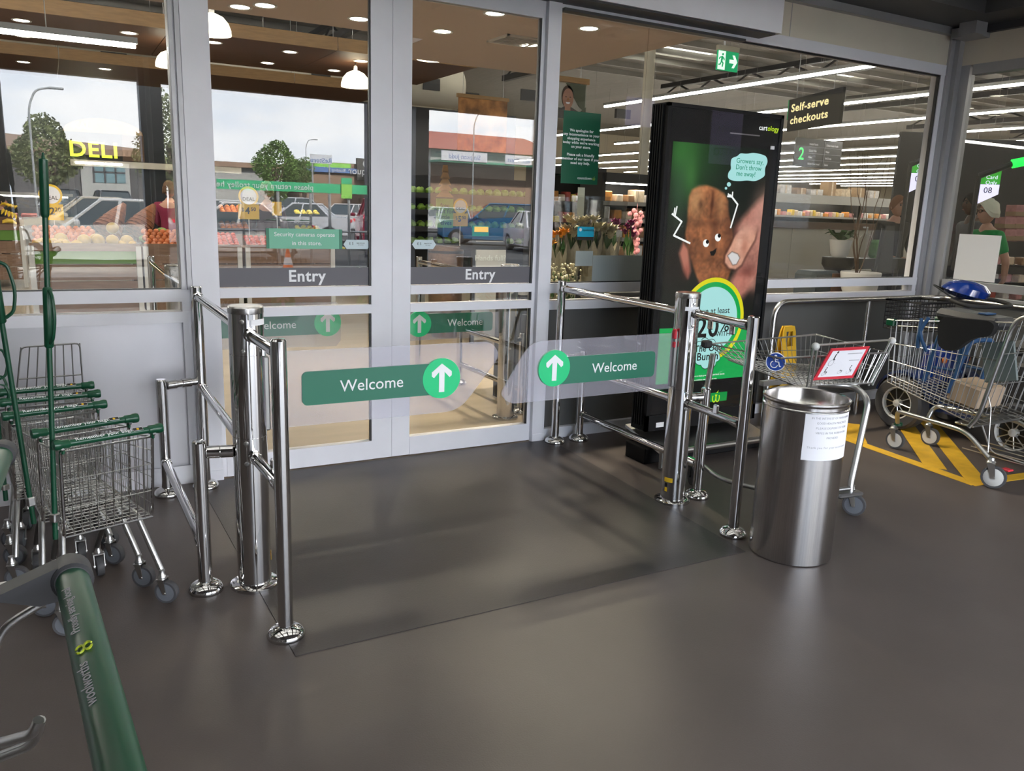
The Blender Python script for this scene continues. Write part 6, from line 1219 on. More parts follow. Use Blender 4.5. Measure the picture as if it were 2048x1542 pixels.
# lane lights
def lane(px_, py_, dep, num, label, lampg=False, h=1.0):
    c = atd(px_, py_, dep); t = thing('lane_light', (c.x, c.y, 0), label, 'lane sign'); u = Vector((.72, -.69, 0)).normalized(); k_ = dep/8.0; w_, h_ = .088*k_, .185*k_
    n = u.cross(Z1)
    obj('green_half', MB().prism([(-w_, .02), (w_, .02), (w_, h_*1.0), (-w_, h_*.52)], c, u, Z1, -n*.03), 'glow_g2', t); obj('white_half', MB().prism([(-w_, .015), (-w_, -h_*.95), (w_, -h_*.42), (w_, .015)], c, u, Z1, -n*.03), 'glow_white', t)
    text('Card', c+n*.004+u*.01+Z1*h_*.36, u, Z1, h_*.28, 'glow_white', t); text('Only', c+n*.004+u*.01+Z1*h_*.08, u, Z1, h_*.28, 'glow_white', t); text(num, c+n*.004-u*.01-Z1*h_*.36, u, Z1, h_*.42, 'print_black', t)
    obj('spine', MB().tube([c-u*(w_+.02)+Z1*h_*.5, c-u*(w_+.02)+Z1*(-c.z)], .025, 8), 'dark_steel', t); obj('arm', MB().tube([c-u*(w_+.02)+Z1*h_*.5, c+u*(w_+.08)+Z1*h_*1.15], .03, 8), 'dark_steel', t)
    if lampg: obj('lamp', MB().tube([c+u*(w_+.08)+Z1*h_*1.15, c+u*(w_+.26)+Z1*h_*1.38], .045, 10), 'glow_lamp', t)
    return t
M['glow_g2'] = mat('glow_g2', (.04, .36, .03), emit=.8); M['glow_lamp'] = mat('glow_lamp', (.02, 1, .08), emit=1.6)
lane(1979, 372, 8.2, '08', 'lit lane sign 08 with a glowing green lamp', True); lane(1841, 349, 9.4, '09', 'lit lane sign 09 half hidden by the window post')
# pink cartons and racks behind the side window
for i in range(3):
    for j in range(2+(i > 0)):
        c = atd(2012+22*i, 470-24*j, 9.6); t = thing('pink_carton', (c.x, c.y, c.z-.07), 'pink and tan printed carton, column %s, row %s of the stack by the green shirt' % ('one two three'.split()[i], ['bottom', 'middle', 'top'][j]), 'carton'); R = Matrix.Rotation(-.5, 3, 'Z')
        obj('box', MB().box(c, (.15, .2, .137), R), 'pk_pink', t); obj('band', MB().box(c+Vector((-.02, -.015, -.035)), (.15, .2, .05), R), 'carton', t)
c = atd(2034, 520, 10.5); t = thing('wire_shelf', (c.x, c.y, 0), 'black wire shelf with packs under the pink cartons', 'shelf rack')
for i in range(3): obj('shelf', MB().box((c.x, c.y, .55+.22*i), (.9, .4, .03), Matrix.Rotation(-.5, 3, 'Z')), 'shelf_black', t)
for i in range(3):
    for j in range(5): o = Vector((c.x, c.y, .565+.22*i))+Matrix.Rotation(-.5, 3, 'Z') @ Vector((-.36+.17*j, -.12, 0)); solo('small_pack', MB().bev((0, 0, .05), (.13, .1, .10), .01), ('pk_red', 'pk_white', 'pk_pink', 'pk_cream', 'pk_brown')[(i+j) % 5], 'small %s pack on the %s black wire shelf under the pink cartons' % (['red', 'white', 'pink', 'cream', 'brown'][(i+j) % 5], ['lowest', 'middle', 'top'][i]), 'food pack', o, 'packs on the black wire shelf')
q = atd(2030, 380, 16); solo('dark_partition', MB().box((q.x, q.y, 1.6), (2.6, .1, 3.0), Matrix.Rotation(-.5, 3, 'Z')), 'blackm', 'large black partition behind the lane sign 08', 'partition')
q = atd(1815, 360, 17); solo('dark_screen', MB().box((q.x, q.y, 1.5), (.55, .1, 3.6), Matrix.Rotation(-.5, 3, 'Z')), 'blackm', 'black partition behind the lane sign 09', 'partition')
# ------------------------------------------------------------------ people
M['skin'] = mat('skin', (.50, .27, .19), .55); M['skin_dark'] = mat('skin_dark', (.10, .052, .035), .55); M['hair_white'] = mat('hair_white', (.68, .63, .52), .8, bump=.3, bscale=90); M['hair_brown'] = mat('hair_brown', (.10, .05, .025), .8, bump=.4, bscale=60); M['hair_red'] = mat('hair_red', (.22, .095, .045), .8, bump=.4, bscale=70); M['hair_black'] = mat('hair_black', (.012, .010, .009), .8, bump=.4, bscale=70)
M['tee_green'] = mat('tee_green', (.005, .24, .055), .8); M['cloth_dark'] = mat('cloth_dark', (.018, .018, .02), .85); M['cloth_grey'] = mat('cloth_grey', (.11, .11, .12), .85); M['cloth_plum'] = mat('cloth_plum', (.045, .015, .02), .85); M['cloth_pink'] = mat('cloth_pink', (.20, .012, .045), .85); M['trouser'] = mat('trouser', (.03, .032, .045), .85); M['eye_dark'] = mat('eye_dark', (.02, .015, .012), .3); M['lip'] = mat('lip', (.34, .12, .09), .5)
def skin(name, J, E_, m, parent, sub=2):
    """one continuous surface grown round a skeleton: J = [(x, y, z, rx, ry)], E_ = edges"""
    me = bpy.data.meshes.new(name); me.from_pydata([j[:3] for j in J], E_, []); o = bpy.data.objects.new(name, me); COL.objects.link(o); o.parent = parent
    s_ = o.modifiers.new('skin', 'SKIN'); s_.use_smooth_shade = True; sb_ = o.modifiers.new('sub', 'SUBSURF'); sb_.levels = sub; sb_.render_levels = sub
    for i, d in enumerate(me.skin_vertices[0].data): d.radius = J[i][3:5]; d.use_root = (i == 0)
    me.materials.append(M[m]); return o
def person(loc, H, yaw, label, skinm, hairm, topm, legm, hair='short', arms='down', glasses=False, look=0, long_sleeve=True):
    t = thing('person', loc, label, 'person', None, yaw); k_ = H/1.75
    def S(*v): return [tuple(c*k_ for c in j) for j in v]
    # facing local -y
    sh = .185; el = {'down': ((.235, .03, 1.13), (.22, -.06, .90), (.215, -.085, .82)), 'behind': ((.26, .10, 1.14), (.17, .17, .92), (.06, .19, .86)), 'front': ((.23, -.03, 1.14), (.17, -.24, 1.04), (.13, -.32, 1.03))}[arms]
    J = [(0, 0, .95, .13, .105), (0, 0, 1.10, .125, .09), (0, .005, 1.26, .145, .10), (0, .015, 1.40, .135, .085), (0, .01, 1.47, .062, .058), (0, -.005, 1.54, .052, .052)]; E_ = [(0, 1), (1, 2), (2, 3), (3, 4), (4, 5)]
    for s_ in (-1, 1):
        b_ = len(J); J += [(s_*sh, .015, 1.40, .058, .058), (s_*el[0][0], el[0][1], el[0][2], .042, .042), (s_*el[1][0], el[1][1], el[1][2], .028, .028), (s_*el[2][0], el[2][1], el[2][2], .034, .020)]; E_ += [(3, b_), (b_, b_+1), (b_+1, b_+2), (b_+2, b_+3)]
        b_ = len(J); J += [(s_*.095, .0, .86, .088, .088), (s_*.10, -.01, .48, .058, .058), (s_*.10, .02, .09, .038, .042), (s_*.105, -.11, .03, .04, .025)]; E_ += [(0, b_), (b_, b_+1), (b_+1, b_+2), (b_+2, b_+3)]
    J = S(*J); body = skin('body', J, E_, skinm, t)
    # fingers
    fm_ = MB()
    for s_ in (-1, 1):
        w_ = Vector((s_*el[2][0], el[2][1], el[2][2])); d = (Vector(el[2])-Vector(el[1])); d.x *= s_; d.normalize(); sd = d.cross(Vector((s_*.9, -.3, 0))).normalized()
        for f_ in range(4): o = w_+d*.02+sd*(-.024+.016*f_); l_ = (.062, .074, .07, .055)[f_]; fm_.tube([(p.x*k_, p.y*k_, p.z*k_) for p in (o, o+d*l_*.55, o+d*l_*.85+Vector((-s_*.012, 0, 0)), o+d*l_+Vector((-s_*.024, 0, 0)))], [.009*k_, .0085*k_, .0075*k_, .005*k_], 6)
        o = w_-d*.01+sd*.03; fm_.tube([(p.x*k_, p.y*k_, p.z*k_) for p in (o, o+sd*.022+d*.022, o+sd*.026+d*.05)], [.0105*k_, .0095*k_, .006*k_], 6)
    obj('fingers', fm_, skinm, body, W=False)
    # clothes: the same skeleton, wider, cut at neck, cuffs and hem
    cut = .55 if not long_sleeve else .95
    def wid(j, a): return (j[0], j[1], j[2], j[3]+a*k_, j[4]+a*k_)
    C = [wid(J[0], .028), wid(J[1], .030), wid(J[2], .022), wid(J[3], .018), (J[4][0], J[4][1], J[4][2]-.012*k_, .070*k_, .066*k_)]; CE = [(0, 1), (1, 2), (2, 3), (3, 4)]
    for b_ in (6, 14):
        a, e_, w_ = J[b_], J[b_+1], J[b_+2]; n = len(C); C.append(wid(a, .016))
        if long_sleeve: C += [wid(e_, .016), tuple(e_[i]+(w_[i]-e_[i])*.92 for i in range(3))+(.038*k_, .038*k_)]; CE += [(3, n), (n, n+1), (n+1, n+2)]
        else: C.append(tuple(a[i]+(e_[i]-a[i])*.8 for i in range(3))+(.062*k_, .062*k_)); CE += [(3, n), (n, n+1)]
    C.append((0, 0, .86*k_, .165*k_, .13*k_)); CE.append((0, len(C)-1)); obj_ = skin('top_garment', C, CE, topm, t)
    Lg = [(0, 0, .95*k_, .145*k_, .118*k_)]; LE = []
    for b_ in (10, 18): n = len(Lg); Lg += [wid(J[b_], .012), wid(J[b_+1], .016), (J[b_+2][0], J[b_+2][1], J[b_+2][2]+.02, .058*k_, .06*k_)]; LE += [(0, n), (n, n+1), (n+1, n+2)]
    skin('trousers', Lg, LE, legm, t)
    for b_ in (12, 20): obj('shoe', MB().bev((J[b_][0], J[b_][1]-.07*k_, .04*k_), (.10*k_, .27*k_, .08*k_), .025), 'blackm', t, W=False)
    # head
    hc = Vector((0, -.018, 1.635))*k_; R = Matrix.Rotation(look, 3, 'Z'); hm = MB(); n, m_ = 20, 14; vs = []
    for i in range(m_+1):
        f_ = math.pi*i/m_
        for j in range(n):
            a = 2*math.pi*j/n; x, y, z = math.sin(f_)*math.cos(a)*.076, math.sin(f_)*math.sin(a)*.096, math.cos(f_)*.118
            if z < 0: x *= 1-.30*(-z/.118)**1.4; y = y*(1-.16*(-z/.118)) - (.016*(-z/.118) if y < 0 else -.0)
            if y < -.05 and abs(x) < .02 and -.045 < z < .012: y -= .022*(1-abs(x)/.02)*(.4+.6*max(0, (.012-z)/.057))
            if y < -.05 and .004 < z < .03 and .018 < abs(x) < .05: y += .007
            if y < -.05 and z > .03: y += .004
            vs.append(hc+R @ Vector((x, y, z))*k_)
    hm.add(vs, [(i*n+j, i*n+n+j, i*n+n+(j+1) % n, i*n+(j+1) % n) for i in range(m_) for j in range(n)], True)
    for s_ in (-1, 1): hm.ball(hc+R @ Vector((s_*.077, .012, -.008))*k_, .028*k_, 8, 6, (.35, .6, 1.05))
    hd = obj('head', hm, skinm, body, W=False)
    hd2 = MB(); [hd2.ball(hc+R @ Vector((s_*.032, -.080, .016))*k_, .0115*k_, 8, 6) for s_ in (-1, 1)]; obj('eyes', hd2, 'eye_dark', body, W=False); obj('mouth', MB().ball(hc+R @ Vector((0, -.093, -.058))*k_, .020*k_, 8, 5, (1, .22, .22)), 'lip', body, W=False); obj('eyebrows', MB().tube([hc+R @ Vector((-.05, -.080, .034))*k_, hc+R @ Vector((-.018, -.093, .040))*k_], .005*k_, 5).tube([hc+R @ Vector((.05, -.080, .034))*k_, hc+R @ Vector((.018, -.093, .040))*k_], .005*k_, 5), hairm, body, W=False)
    L = random.Random(int(H*1000)); hv = []; hn, hmn = 22, 12; mb = MB()
    for i in range(hmn+1):
        f_ = math.pi*.62*i/hmn if hair != 'long' else math.pi*.86*i/hmn
        for j in range(hn):
            a = 2*math.pi*j/hn; front = max(0, -math.sin(a)); lim = 1-.50*front**1.5*(1 if hair != 'bald' else 1.3); f2 = f_*lim; q = 1.10+L.uniform(-.03, .03)+(.16+L.uniform(-.08, .10) if hair in ('long', 'curly') else 0)
            z = math.cos(f2)*.118*q+(.004)
            hv.append(hc+R @ Vector((math.sin(f2)*math.cos(a)*.077*q, math.sin(f2)*math.sin(a)*.099*q+.006, z))*k_)
    mb.add(hv, [(i*hn+j, i*hn+hn+j, i*hn+hn+(j+1) % hn, i*hn+(j+1) % hn) for i in range(hmn) for j in range(hn)], True); obj('hair', mb, hairm, body, W=False)
    if glasses:
        g_ = MB(); [g_.tube([hc+R @ Vector((s_*.034+.024*math.cos(q), -.101, .014+.018*math.sin(q)))*k_ for q in [2*math.pi*i/12 for i in range(12)]], .0028*k_, 5, closed=True) for s_ in (-1, 1)]; [g_.tube([hc+R @ Vector((s_*.058, -.100, .016))*k_, hc+R @ Vector((s_*.08, .01, .012))*k_], .0028*k_, 5) for s_ in (-1, 1)]; obj('glasses', g_, 'wood_dark', t, W=False)
    return t
def stand(px_, py_top, dep, H, *a, **k):
    c = atd(px_, py_top, dep); return person((c.x, c.y, 0), c.z*1.0 if H is None else H, *a, **k)
stand(1981, 404, 8.7, None, math.radians(-115), 'person with white hair, glasses and a bright green shirt, hands behind the back', 'skin', 'hair_white', 'tee_green', 'cloth_dark', 'curly', 'behind', True, 0, False)
stand(1951, 388, 9.5, None, math.radians(-120), 'person with dark hair and a grey jacket beside the white sheet, seen from behind', 'skin_dark', 'hair_black', 'cloth_grey', 'trouser', 'short', 'down', False)
stand(1797, 393, 9.9, None, math.radians(-15), 'person with short brown hair and a dark jacket looking down behind the checkout wall', 'skin', 'hair_red', 'cloth_dark', 'trouser', 'short', 'front', False)
stand(533, 367, 11.4, None, math.radians(160), 'person with curly dark hair and a plum coat beside the orange rack', 'skin', 'hair_brown', 'cloth_plum', 'trouser', 'curly', 'front')
stand(337, 366, 12.4, None, math.radians(150), 'person with brown hair in a pink top by the wicker baskets', 'skin', 'hair_brown', 'cloth_pink', 'trouser', 'curly', 'front')
stand(0, 392, 14, None, math.radians(100), 'person in dark clothes at the left edge by the deli', 'skin', 'hair_black', 'cloth_dark', 'trouser', 'short', 'front')
# deli counter
a, b_ = at(-10, 440, 15.6), at(150, 440, 15.6); t = thing('deli_counter', ((a.x+b_.x)/2, 15.8, 0), 'long deli counter with a lit glass case at the far left', 'counter'); x0, x1 = a.x, b_.x
obj('base', slab(x0, x1, 15.6, 16.5, 0, .95), 'steel_dull', t); obj('case_glass', slab(x0, x1, 15.6, 15.62, .95, 1.4), 'glass', t); obj('case_top', slab(x0, x1, 15.6, 16.4, 1.4, 1.46), 'steel_dull', t); obj('case_lamp', slab(x0+.1, x1-.1, 15.75, 15.8, 1.37, 1.4), 'lamp_white', t)
for i in range(int((x1-x0-.3)/.36)): solo('meat_tray', MB().bev((0, 0, .04), (.30, .4, .08), .02), ('pk_pink', 'pk_red', 'pk_cream')[i % 3], 'tray of cold meat in the lit glass deli case', 'food tray', (x0+.25+i*.36, 16.0, .95), 'meat trays in the deli case')
# ================================================================== OUTSIDE, behind the camera (seen in the glass)
GZ = -.10
M['concrete'] = mat('concrete', (.26, .255, .24), .85, var=.08, scale=1.5); M['col_navy'] = mat('col_navy', (.035, .038, .055), .5); M['tyre'] = mat('tyre', (.02, .02, .021), .8); M['car_glass'] = mat('car_glass', (.025, .035, .04), .06, 0, .8); M['brick_dark'] = mat('brick_dark', (.06, .058, .062), .7); M['roof_tile'] = mat('roof_tile', (.26, .075, .05), .7, var=.15, scale=3); M['bark'] = mat('bark', (.10, .07, .05), .9); M['foliage'] = mat('foliage', (.12, .20, .05), .8, var=.45, scale=1.2); M['foliage2'] = mat('foliage2', (.16, .19, .08), .8, var=.4, scale=1.2); M['white_wall'] = mat('white_wall', (.36, .36, .35), .8); M['brown_wall'] = mat('brown_wall', (.20, .13, .09), .8); M['win_blue'] = mat('win_blue', (.14, .22, .25), .1); M['sign_blue'] = mat('sign_blue', (.05, .12, .30), .6); M['banner_green'] = mat('banner_green', (.01, .30, .13), .6); M['lime'] = mat('lime', (.18, .45, .06), .6); M['galv'] = mat('galv', (.34, .35, .36), .45, .6); M['red_lamp'] = mat('red_lamp', (.55, .01, .02), .25)
struct('pavement', MB().bb(-60, 60, -12.2, -7.6, -.35, -.006), 'asphalt'); struct('trim_12', MB().bb(-60, 60, -14.6, -12.2, -.35, .0), 'concrete')
gl_ = MB(); 
for i in range(16): gl_.bb(-24+3*i, -23.9+3*i, -30, -24.5, GZ, GZ+.006)
solo('bay_lines', gl_, 'white_wall', 'white painted parking bay lines on the car park', 'floor marking')
for i, (x, w_, lb) in enumerate(((-2.23, .24, 'dark canopy column mirrored at the left edge of the left window'), (-.485, .26, 'dark canopy column with a white pipe mirrored near the right side of the left window'), (3.24, .21, 'slim dark canopy column mirrored at the left side of the right door'))):
    t = thing('canopy_column', (x, -7.35, 0), lb, 'column'); obj('shaft', MB().bb(x-w_/2, x+w_/2, -7.35-w_/2, -7.35+w_/2, 0, 3.3), 'col_navy', t); obj('base_plate', MB().bb(x-w_*.7, x+w_*.7, -7.35-w_*.7, -7.35+w_*.7, -.004, .02), 'galv', t)
    if i == 1: obj('downpipe', MB().cyl((x-.04, -7.13, 0), (x-.04, -7.13, 3.2), .032, 10), 'white_wall', t)
# cars: loc = centre on the ground, nose along local +y
def car(loc, yaw, col, label, kind='sedan', L=4.5):
    t = thing('car', (loc[0], loc[1], GZ), label, 'car', None, yaw); m = mat('paint', col, .25, .1, .5, coat=.7); h = L/2; W = .86; suv = kind == 'suv'; up = .16 if suv else 0
    def loft(secs, mm, nm, par):       # secs: list of (y, z, halfwidth) bottom->top rings given as 4-point cross sections
        mb = MB(); mb.add([p for s_ in secs for p in s_], [(i*4+k_, i*4+4+k_, i*4+4+(k_+1) % 4, i*4+(k_+1) % 4) for i in range(len(secs)-1) for k_ in range(4)]+[(3, 2, 1, 0), tuple((len(secs)-1)*4+k_ for k_ in range(4))]); return obj(nm, mb, mm, par, W=False)
    hood = .92+up; tail = (1.0 if not suv else 1.05)+up
    S = [(-h, .45, .80+up*.5, .74), (-h+.12, .30, tail-.02, .82), (-h+.9, .26, tail, W), (0, .24, .96+up, W+.02), (h-1.2, .26, hood, W), (h-.25, .30, hood-.12, .80), (h, .42, .66+up, .68)]
    loft([[(-w_, y, z0), (w_, y, z0), (w_, y, z1), (-w_, y, z1)] for y, z0, z1, w_ in S], m, 'body', t)
    r0, r1 = (-h+.05 if suv else -h+.75), (h-1.45); zt = 1.46+up*1.6
    top0, top1 = (-h+.45 if suv else -h+1.35), (h-2.2); base = .90+up
    cab = MB().add([(-.80, r0, base), (.80, r0, base), (.80, r1, base-.04), (-.80, r1, base-.04), (-.60, top0, zt), (.60, top0, zt), (.60, top1, zt), (-.60, top1, zt)], [(0, 1, 5, 4), (1, 2, 6, 5), (2, 3, 7, 6), (3, 0, 4, 7)]); g = obj('windows', cab, 'car_glass', t, W=False)
    obj('roof', MB().bev((0, (top0+top1)/2, zt+.005), (1.24, abs(top1-top0)+.10, .07), .03), m, t, W=False)
    pil = MB()
    for s_ in (-1, 1):
        for (a, b_) in (((.80*s_, r0, base), (.61*s_, top0, zt)), ((.80*s_, r1, base-.04), (.61*s_, top1, zt)), ((.805*s_, (r0+r1)/2+.1, base), (.615*s_, (top0+top1)/2+.05, zt))): pil.tube([a, b_], .035, 5)
    obj('pillars', pil, m, t, W=False)
    for s_ in (-1, 1):
        for y in (-h+.85, h-.85):
            w_ = obj('wheel', MB().lathe((s_*(W-.20) if s_ > 0 else -(W+.01), y, .32), [(.20, 0), (.31, .005), (.325, .04), (.325, .17), (.31, .205), (.20, .21)], 18, axis=(1, 0, 0)), 'tyre', t, W=False); obj('rim', MB().lathe((s_*(W+.012), y, .32), [(.0001, 0), (.20, 0), (.21, -.02)], 12, axis=(s_, 0, 0)), 'galv', w_, W=False)
        obj('tail_lamp', MB().bev((s_*.62, -h+.06, .86+up), (.30, .14, .16), .03), 'red_lamp', t, W=False); obj('head_lamp', MB().bev((s_*.58, h-.16, .68+up), (.30, .20, .13), .03), 'white', t, W=False); obj('mirror', MB().bev((s_*.98, h-1.75, 1.0+up), (.18, .10, .12), .03), m, t, W=False)
    obj('bumper', MB().bev((0, -h+.03, .48), (1.50, .14, .18), .03), 'blackm', t, W=False); obj('number_plate', MB().bb(-.22, .22, -h-.045, -h-.03, .55, .66), 'white', t, W=False); obj('sill', MB().bb(-W, W, -h+.5, h-.5, .2, .27), 'blackm', t, W=False)
    return t
def rc(x, y, D): p = refl(x, y, D); return (p.x, -D)
H_ = math.pi/2
car(rc(205, 440, 15.5), H_+.06, (.62, .62, .62), 'white car parked nearest, mirrored low in the left window', L=4.4)
car(rc(165, 400, 21.5), H_-.05, (.44, .40, .33), 'champagne car mirrored behind the white one in the left window')
car(rc(450, 420, 18.6), H_+.1, (.62, .60, .60), 'white car mirrored at the right edge of the left window')
car(rc(120, 360, 42), .1, (.02, .022, .026), 'dark car far off mirrored under the deli sign, left of two', 'suv'); car(rc(228, 360, 42), -.1, (.015, .02, .028), 'dark car far off mirrored under the deli sign, right of two', 'suv')
car(rc(595, 420, 29), H_+.45, (.58, .60, .64), 'pale silver car mirrored in the middle of the left door')
car(rc(690, 400, 39), H_-.7, (.60, .58, .58), 'white car mirrored left of the red one'); car(rc(764, 425, 24), math.pi+.25, (.50, .015, .06), 'bright red car mirrored at the right edge of the left door', 'suv'); car(rc(455, 395, 34), .15, (.62, .62, .62), 'white car mirrored at the left of the left door')
car(rc(985, 440, 27), H_+.65, (.03, .11, .22), 'blue car mirrored low in the right door', 'suv', 4.4); car(rc(860, 365, 41), H_, (.60, .60, .62), 'white car far off mirrored left of the paper tree'); car(rc(912, 385, 34), .4, (.30, .33, .38), 'grey blue car mirrored above the blue one'); car(rc(1030, 400, 36), H_+.5, (.60, .62, .60), 'white car mirrored right above the blue one'); car(rc(1085, 440, 22), .2, (.60, .58, .60), 'white car mirrored at the right edge of the right door'); car(rc(985, 375, 46.5), H_, (.35, .06, .03), 'flat red brown vehicle far off mirrored in the right door', 'suv')
car(rc(560, 372, 48), H_, (.55, .57, .6), 'pale van far off mirrored below the big tree', 'suv')
# trees
def tree(x, D, zc, rad, h, label, fm='foliage', seed=1):
    p = rc(x, 300, D); t = thing('tree', (p[0], p[1], GZ), label, 'tree'); L = random.Random(seed); tk = MB().tube([(p[0], p[1], GZ), (p[0]+.1, p[1], zc*.45), (p[0], p[1], zc)], [.24, .18, .08], 8)
    for i in range(6): a = i*1.05; tk.tube([(p[0], p[1], zc*.45+i*.15), (p[0]+rad*.6*math.cos(a), p[1]+rad*.6*math.sin(a), zc+L.uniform(-.2, .5)*rad)], [.09, .03], 5)
    obj('trunk', tk, 'bark', t); f = MB()
    for i in range(4600):
        d = Vector((L.gauss(0, 1), L.gauss(0, 1), L.gauss(0, 1))).normalized(); q = L.uniform(.45, 1)**.5; bump = 1+.22*math.sin(3*d.x+seed)+.2*math.sin(4*d.z+2*d.y+seed); c = Vector((p[0]+d.x*rad*q*bump, p[1]+d.y*rad*q*bump, zc+d.z*h/2*q*bump)); u = Vector((L.uniform(-1, 1), L.uniform(-1, 1), L.uniform(-.6, .6))).normalized(); v = u.orthogonal().normalized(); s_ = rad*.056*L.uniform(.7, 1.4); f.add([c-u*s_, c+v*s_*.6, c+u*s_, c-v*s_*.6], [(0, 1, 2, 3)])
    l_ = obj('leaves', f, fm, t); l_['kind'] = 'stuff'
tree(550, 42, 3.1, 1.3, 3.1, 'big bushy tree mirrored in the middle of the left door', 'foliage', 1); tree(597, 60, 3.4, 1.0, 2.6, 'smaller tree mirrored right of the big bushy one', 'foliage', 5); tree(96, 36, 3.0, 1.5, 2.8, 'olive tree mirrored left of the deli sign', 'foliage2', 2); tree(338, 27, 3.2, 1.0, 3.0, 'tree mirrored at the right edge of the left window', 'foliage2', 3)
# buildings
def building(x0, x1, D, zt, m, label, name='shop_building', dep=8):
    a, b_ = rc(x0, 300, D)[0], rc(x1, 300, D)[0]; t = thing(name, ((a+b_)/2, -D, GZ), label, 'building'); obj('wall', MB().bb(a, b_, -D-dep, -D, GZ, zt), m, t); return t, a, b_
def zr(x, y, D): return refl(x, y, D).z
D = 58; t, a, b_ = building(20, 285, D, zr(150, 300, D), 'brick_dark', 'long dark shop with a brown sloping roof mirrored behind the deli sign')
obj('roof', MB().add([(a-1, -D+.8, zr(150, 300, D)), (b_+1, -D+.8, zr(250, 300, D)), (b_+1, -D-8, zr(250, 285, D)), (a-1, -D-8, zr(40, 252, D)), (a-1, -D+.8, zr(150, 300, D)-.4), (b_+1, -D+.8, zr(250, 300, D)-.4), (b_+1, -D-8, zr(250, 300, D)-.4), (a-1, -D-8, zr(150, 300, D)-.4)], [(3, 2, 1, 0), (4, 5, 6, 7), (0, 1, 5, 4), (1, 2, 6, 5), (2, 3, 7, 6), (3, 0, 4, 7)]), 'brown_wall', t)
wx0, wx1 = rc(158, 300, D)[0], rc(256, 300, D)[0]; obj('white_front', MB().bb(wx0, wx1, -D, -D+.12, GZ, zr(200, 325, D)), 'white_wall', t); z0, z1 = zr(200, 365, D), zr(200, 330, D)
for i in range(3): x = rc(184, 300, D)[0]+i*(rc(206, 300, D)[0]-rc(184, 300, D)[0]); w_ = (rc(204, 300, D)[0]-rc(184, 300, D)[0]); f_ = obj('window', MB().bb(x, x+w_, -D+.12, -D+.16, z0, z1), 'win_blue', t); obj('window_frame', MB().bb(x-.04, x+.06, -D+.12, -D+.2, z0, z1).bb(x, x+w_, -D+.12, -D+.2, z1-.5, z1-.4), 'brick_dark', f_)
D = 66; t, a, b_ = building(425, 560, D, zr(480, 335, D), 'white_wall', 'low pale building mirrored left of the big tree')
obj('roof', MB().bb(a-.5, b_+.5, -D-8.5, -D+.6, zr(480, 335, D), zr(480, 325, D)), 'brown_wall', t)
D = 62; t, a, b_ = building(612, 790, D, zr(700, 327, D), 'brown_wall', 'dark shop with blue and green fascia mirrored at the right of the left door')
za, zb, zc = zr(680, 346, D), zr(680, 336, D), zr(680, 327, D); obj('fascia_blue', MB().bb(a, rc(722, 300, D)[0], -D, -D+.3, za, zb), 'sign_blue', t); obj('fascia_green', MB().bb(a, rc(700, 300, D)[0], -D, -D+.25, zb, zc), 'lime', t)
fb = obj('fascia_black', MB().bb(rc(712, 300, D)[0], b_, -D, -D+.35, za-.5, zr(740, 318, D)), 'sign_black', t); cx_, cz_ = rc(731, 300, D)[0], zr(731, 328, D); obj('round_logo', MB().lathe((cx_, -D+.36, cz_), [(.33, 0), (.33, .03), (.0001, .03)], 20, axis=(0, 1, 0)), 'print_white', fb)
text('Liquor', (rc(742, 300, D)[0]-1.0, -D+.37, zr(740, 350, D)), -X1, Z1, .75, 'print_white', fb, bold=.02); text('Building', ((a+rc(722, 300, D)[0])/2+.3, -D+.32, za+.08), -X1, Z1, .36, 'print_white', t)
D = 50; p = refl(642, 318, D); t = thing('restore_sign', (p.x, -D, GZ), 'white sign board lettered ReStore on two posts mirrored above the blue fascia', 'sign'); a, b_ = rc(621, 300, D)[0], rc(664, 300, D)[0]; obj('board', MB().bb(a, b_, -D-.05, -D, zr(642, 327, D), zr(642, 309, D)), 'print_white', t); [obj('post', MB().cyl((x, -D-.1, GZ), (x, -D-.1, zr(642, 309, D)), .05, 8), 'galv', t) for x in (a+.15, b_-.15)]; text('ReStore', ((a+b_)/2, -D+.01, zr(642, 325, D)), -X1, Z1, .42, 'sign_blue', t, bold=.02)
D = 52; t, a, b_ = building(862, 1120, D, zr(940, 303, D), 'white_wall', 'two storey block with a red tiled roof mirrored in the right door', 'shop_block')
z3, z4 = zr(940, 303, D), zr(940, 258, D); obj('roof', MB().add([(a-.6, -D+.9, z3), (b_+.6, -D+.9, z3), (b_-1.0, -D-4, z4), (a+1.6, -D-4, z4), (a-.6, -D-9, z3), (b_+.6, -D-9, z3)], [(3, 2, 1, 0), (5, 4, 0, 1), (4, 3, 0), (1, 2, 5), (2, 3, 4, 5)]), 'roof_tile', t)
zs = zr(940, 325, D); zg = zr(940, 305, D)
for i in range(4): x = a+.4+i*(b_-a)/4; f_ = obj('window', MB().bb(x, x+(b_-a)/4-.8, -D, -D+.06, zr(940, 306, D)-.75 if False else zs+.55, z3-.15), 'win_blue', t); obj('window_frame', MB().bb(x+(b_-a)/8-.43, x+(b_-a)/8-.37, -D+.02, -D+.10, zs+.55, z3-.15), 'white_wall', f_)
obj('awning', MB().bb(a-.3, b_+.3, -D, -D+2.4, zr(940, 330, D), zr(940, 326, D)), 'sign_green', t); obj('shop_front', MB().bb(a, b_, -D, -D+.08, GZ, zr(940, 332, D)), 'brown_wall', t)
for x0, x1, bd in ((856, 945, 'Simpson Judd'), (981, 1033, 'East Trust')): fa = obj('fascia_sign', MB().bb(rc(x0, 300, D)[0], rc(x1, 300, D)[0], -D+2.4, -D+2.5, zr(940, 327, D), zr(940, 309, D)), 'pale_w' if 'pale_w' in M else 'print_white', t); text(bd, ((rc(x0, 300, D)[0]+rc(x1, 300, D)[0])/2, -D+2.51, zr(940, 323, D)), -X1, Z1, .46, 'sign_blue', fa)
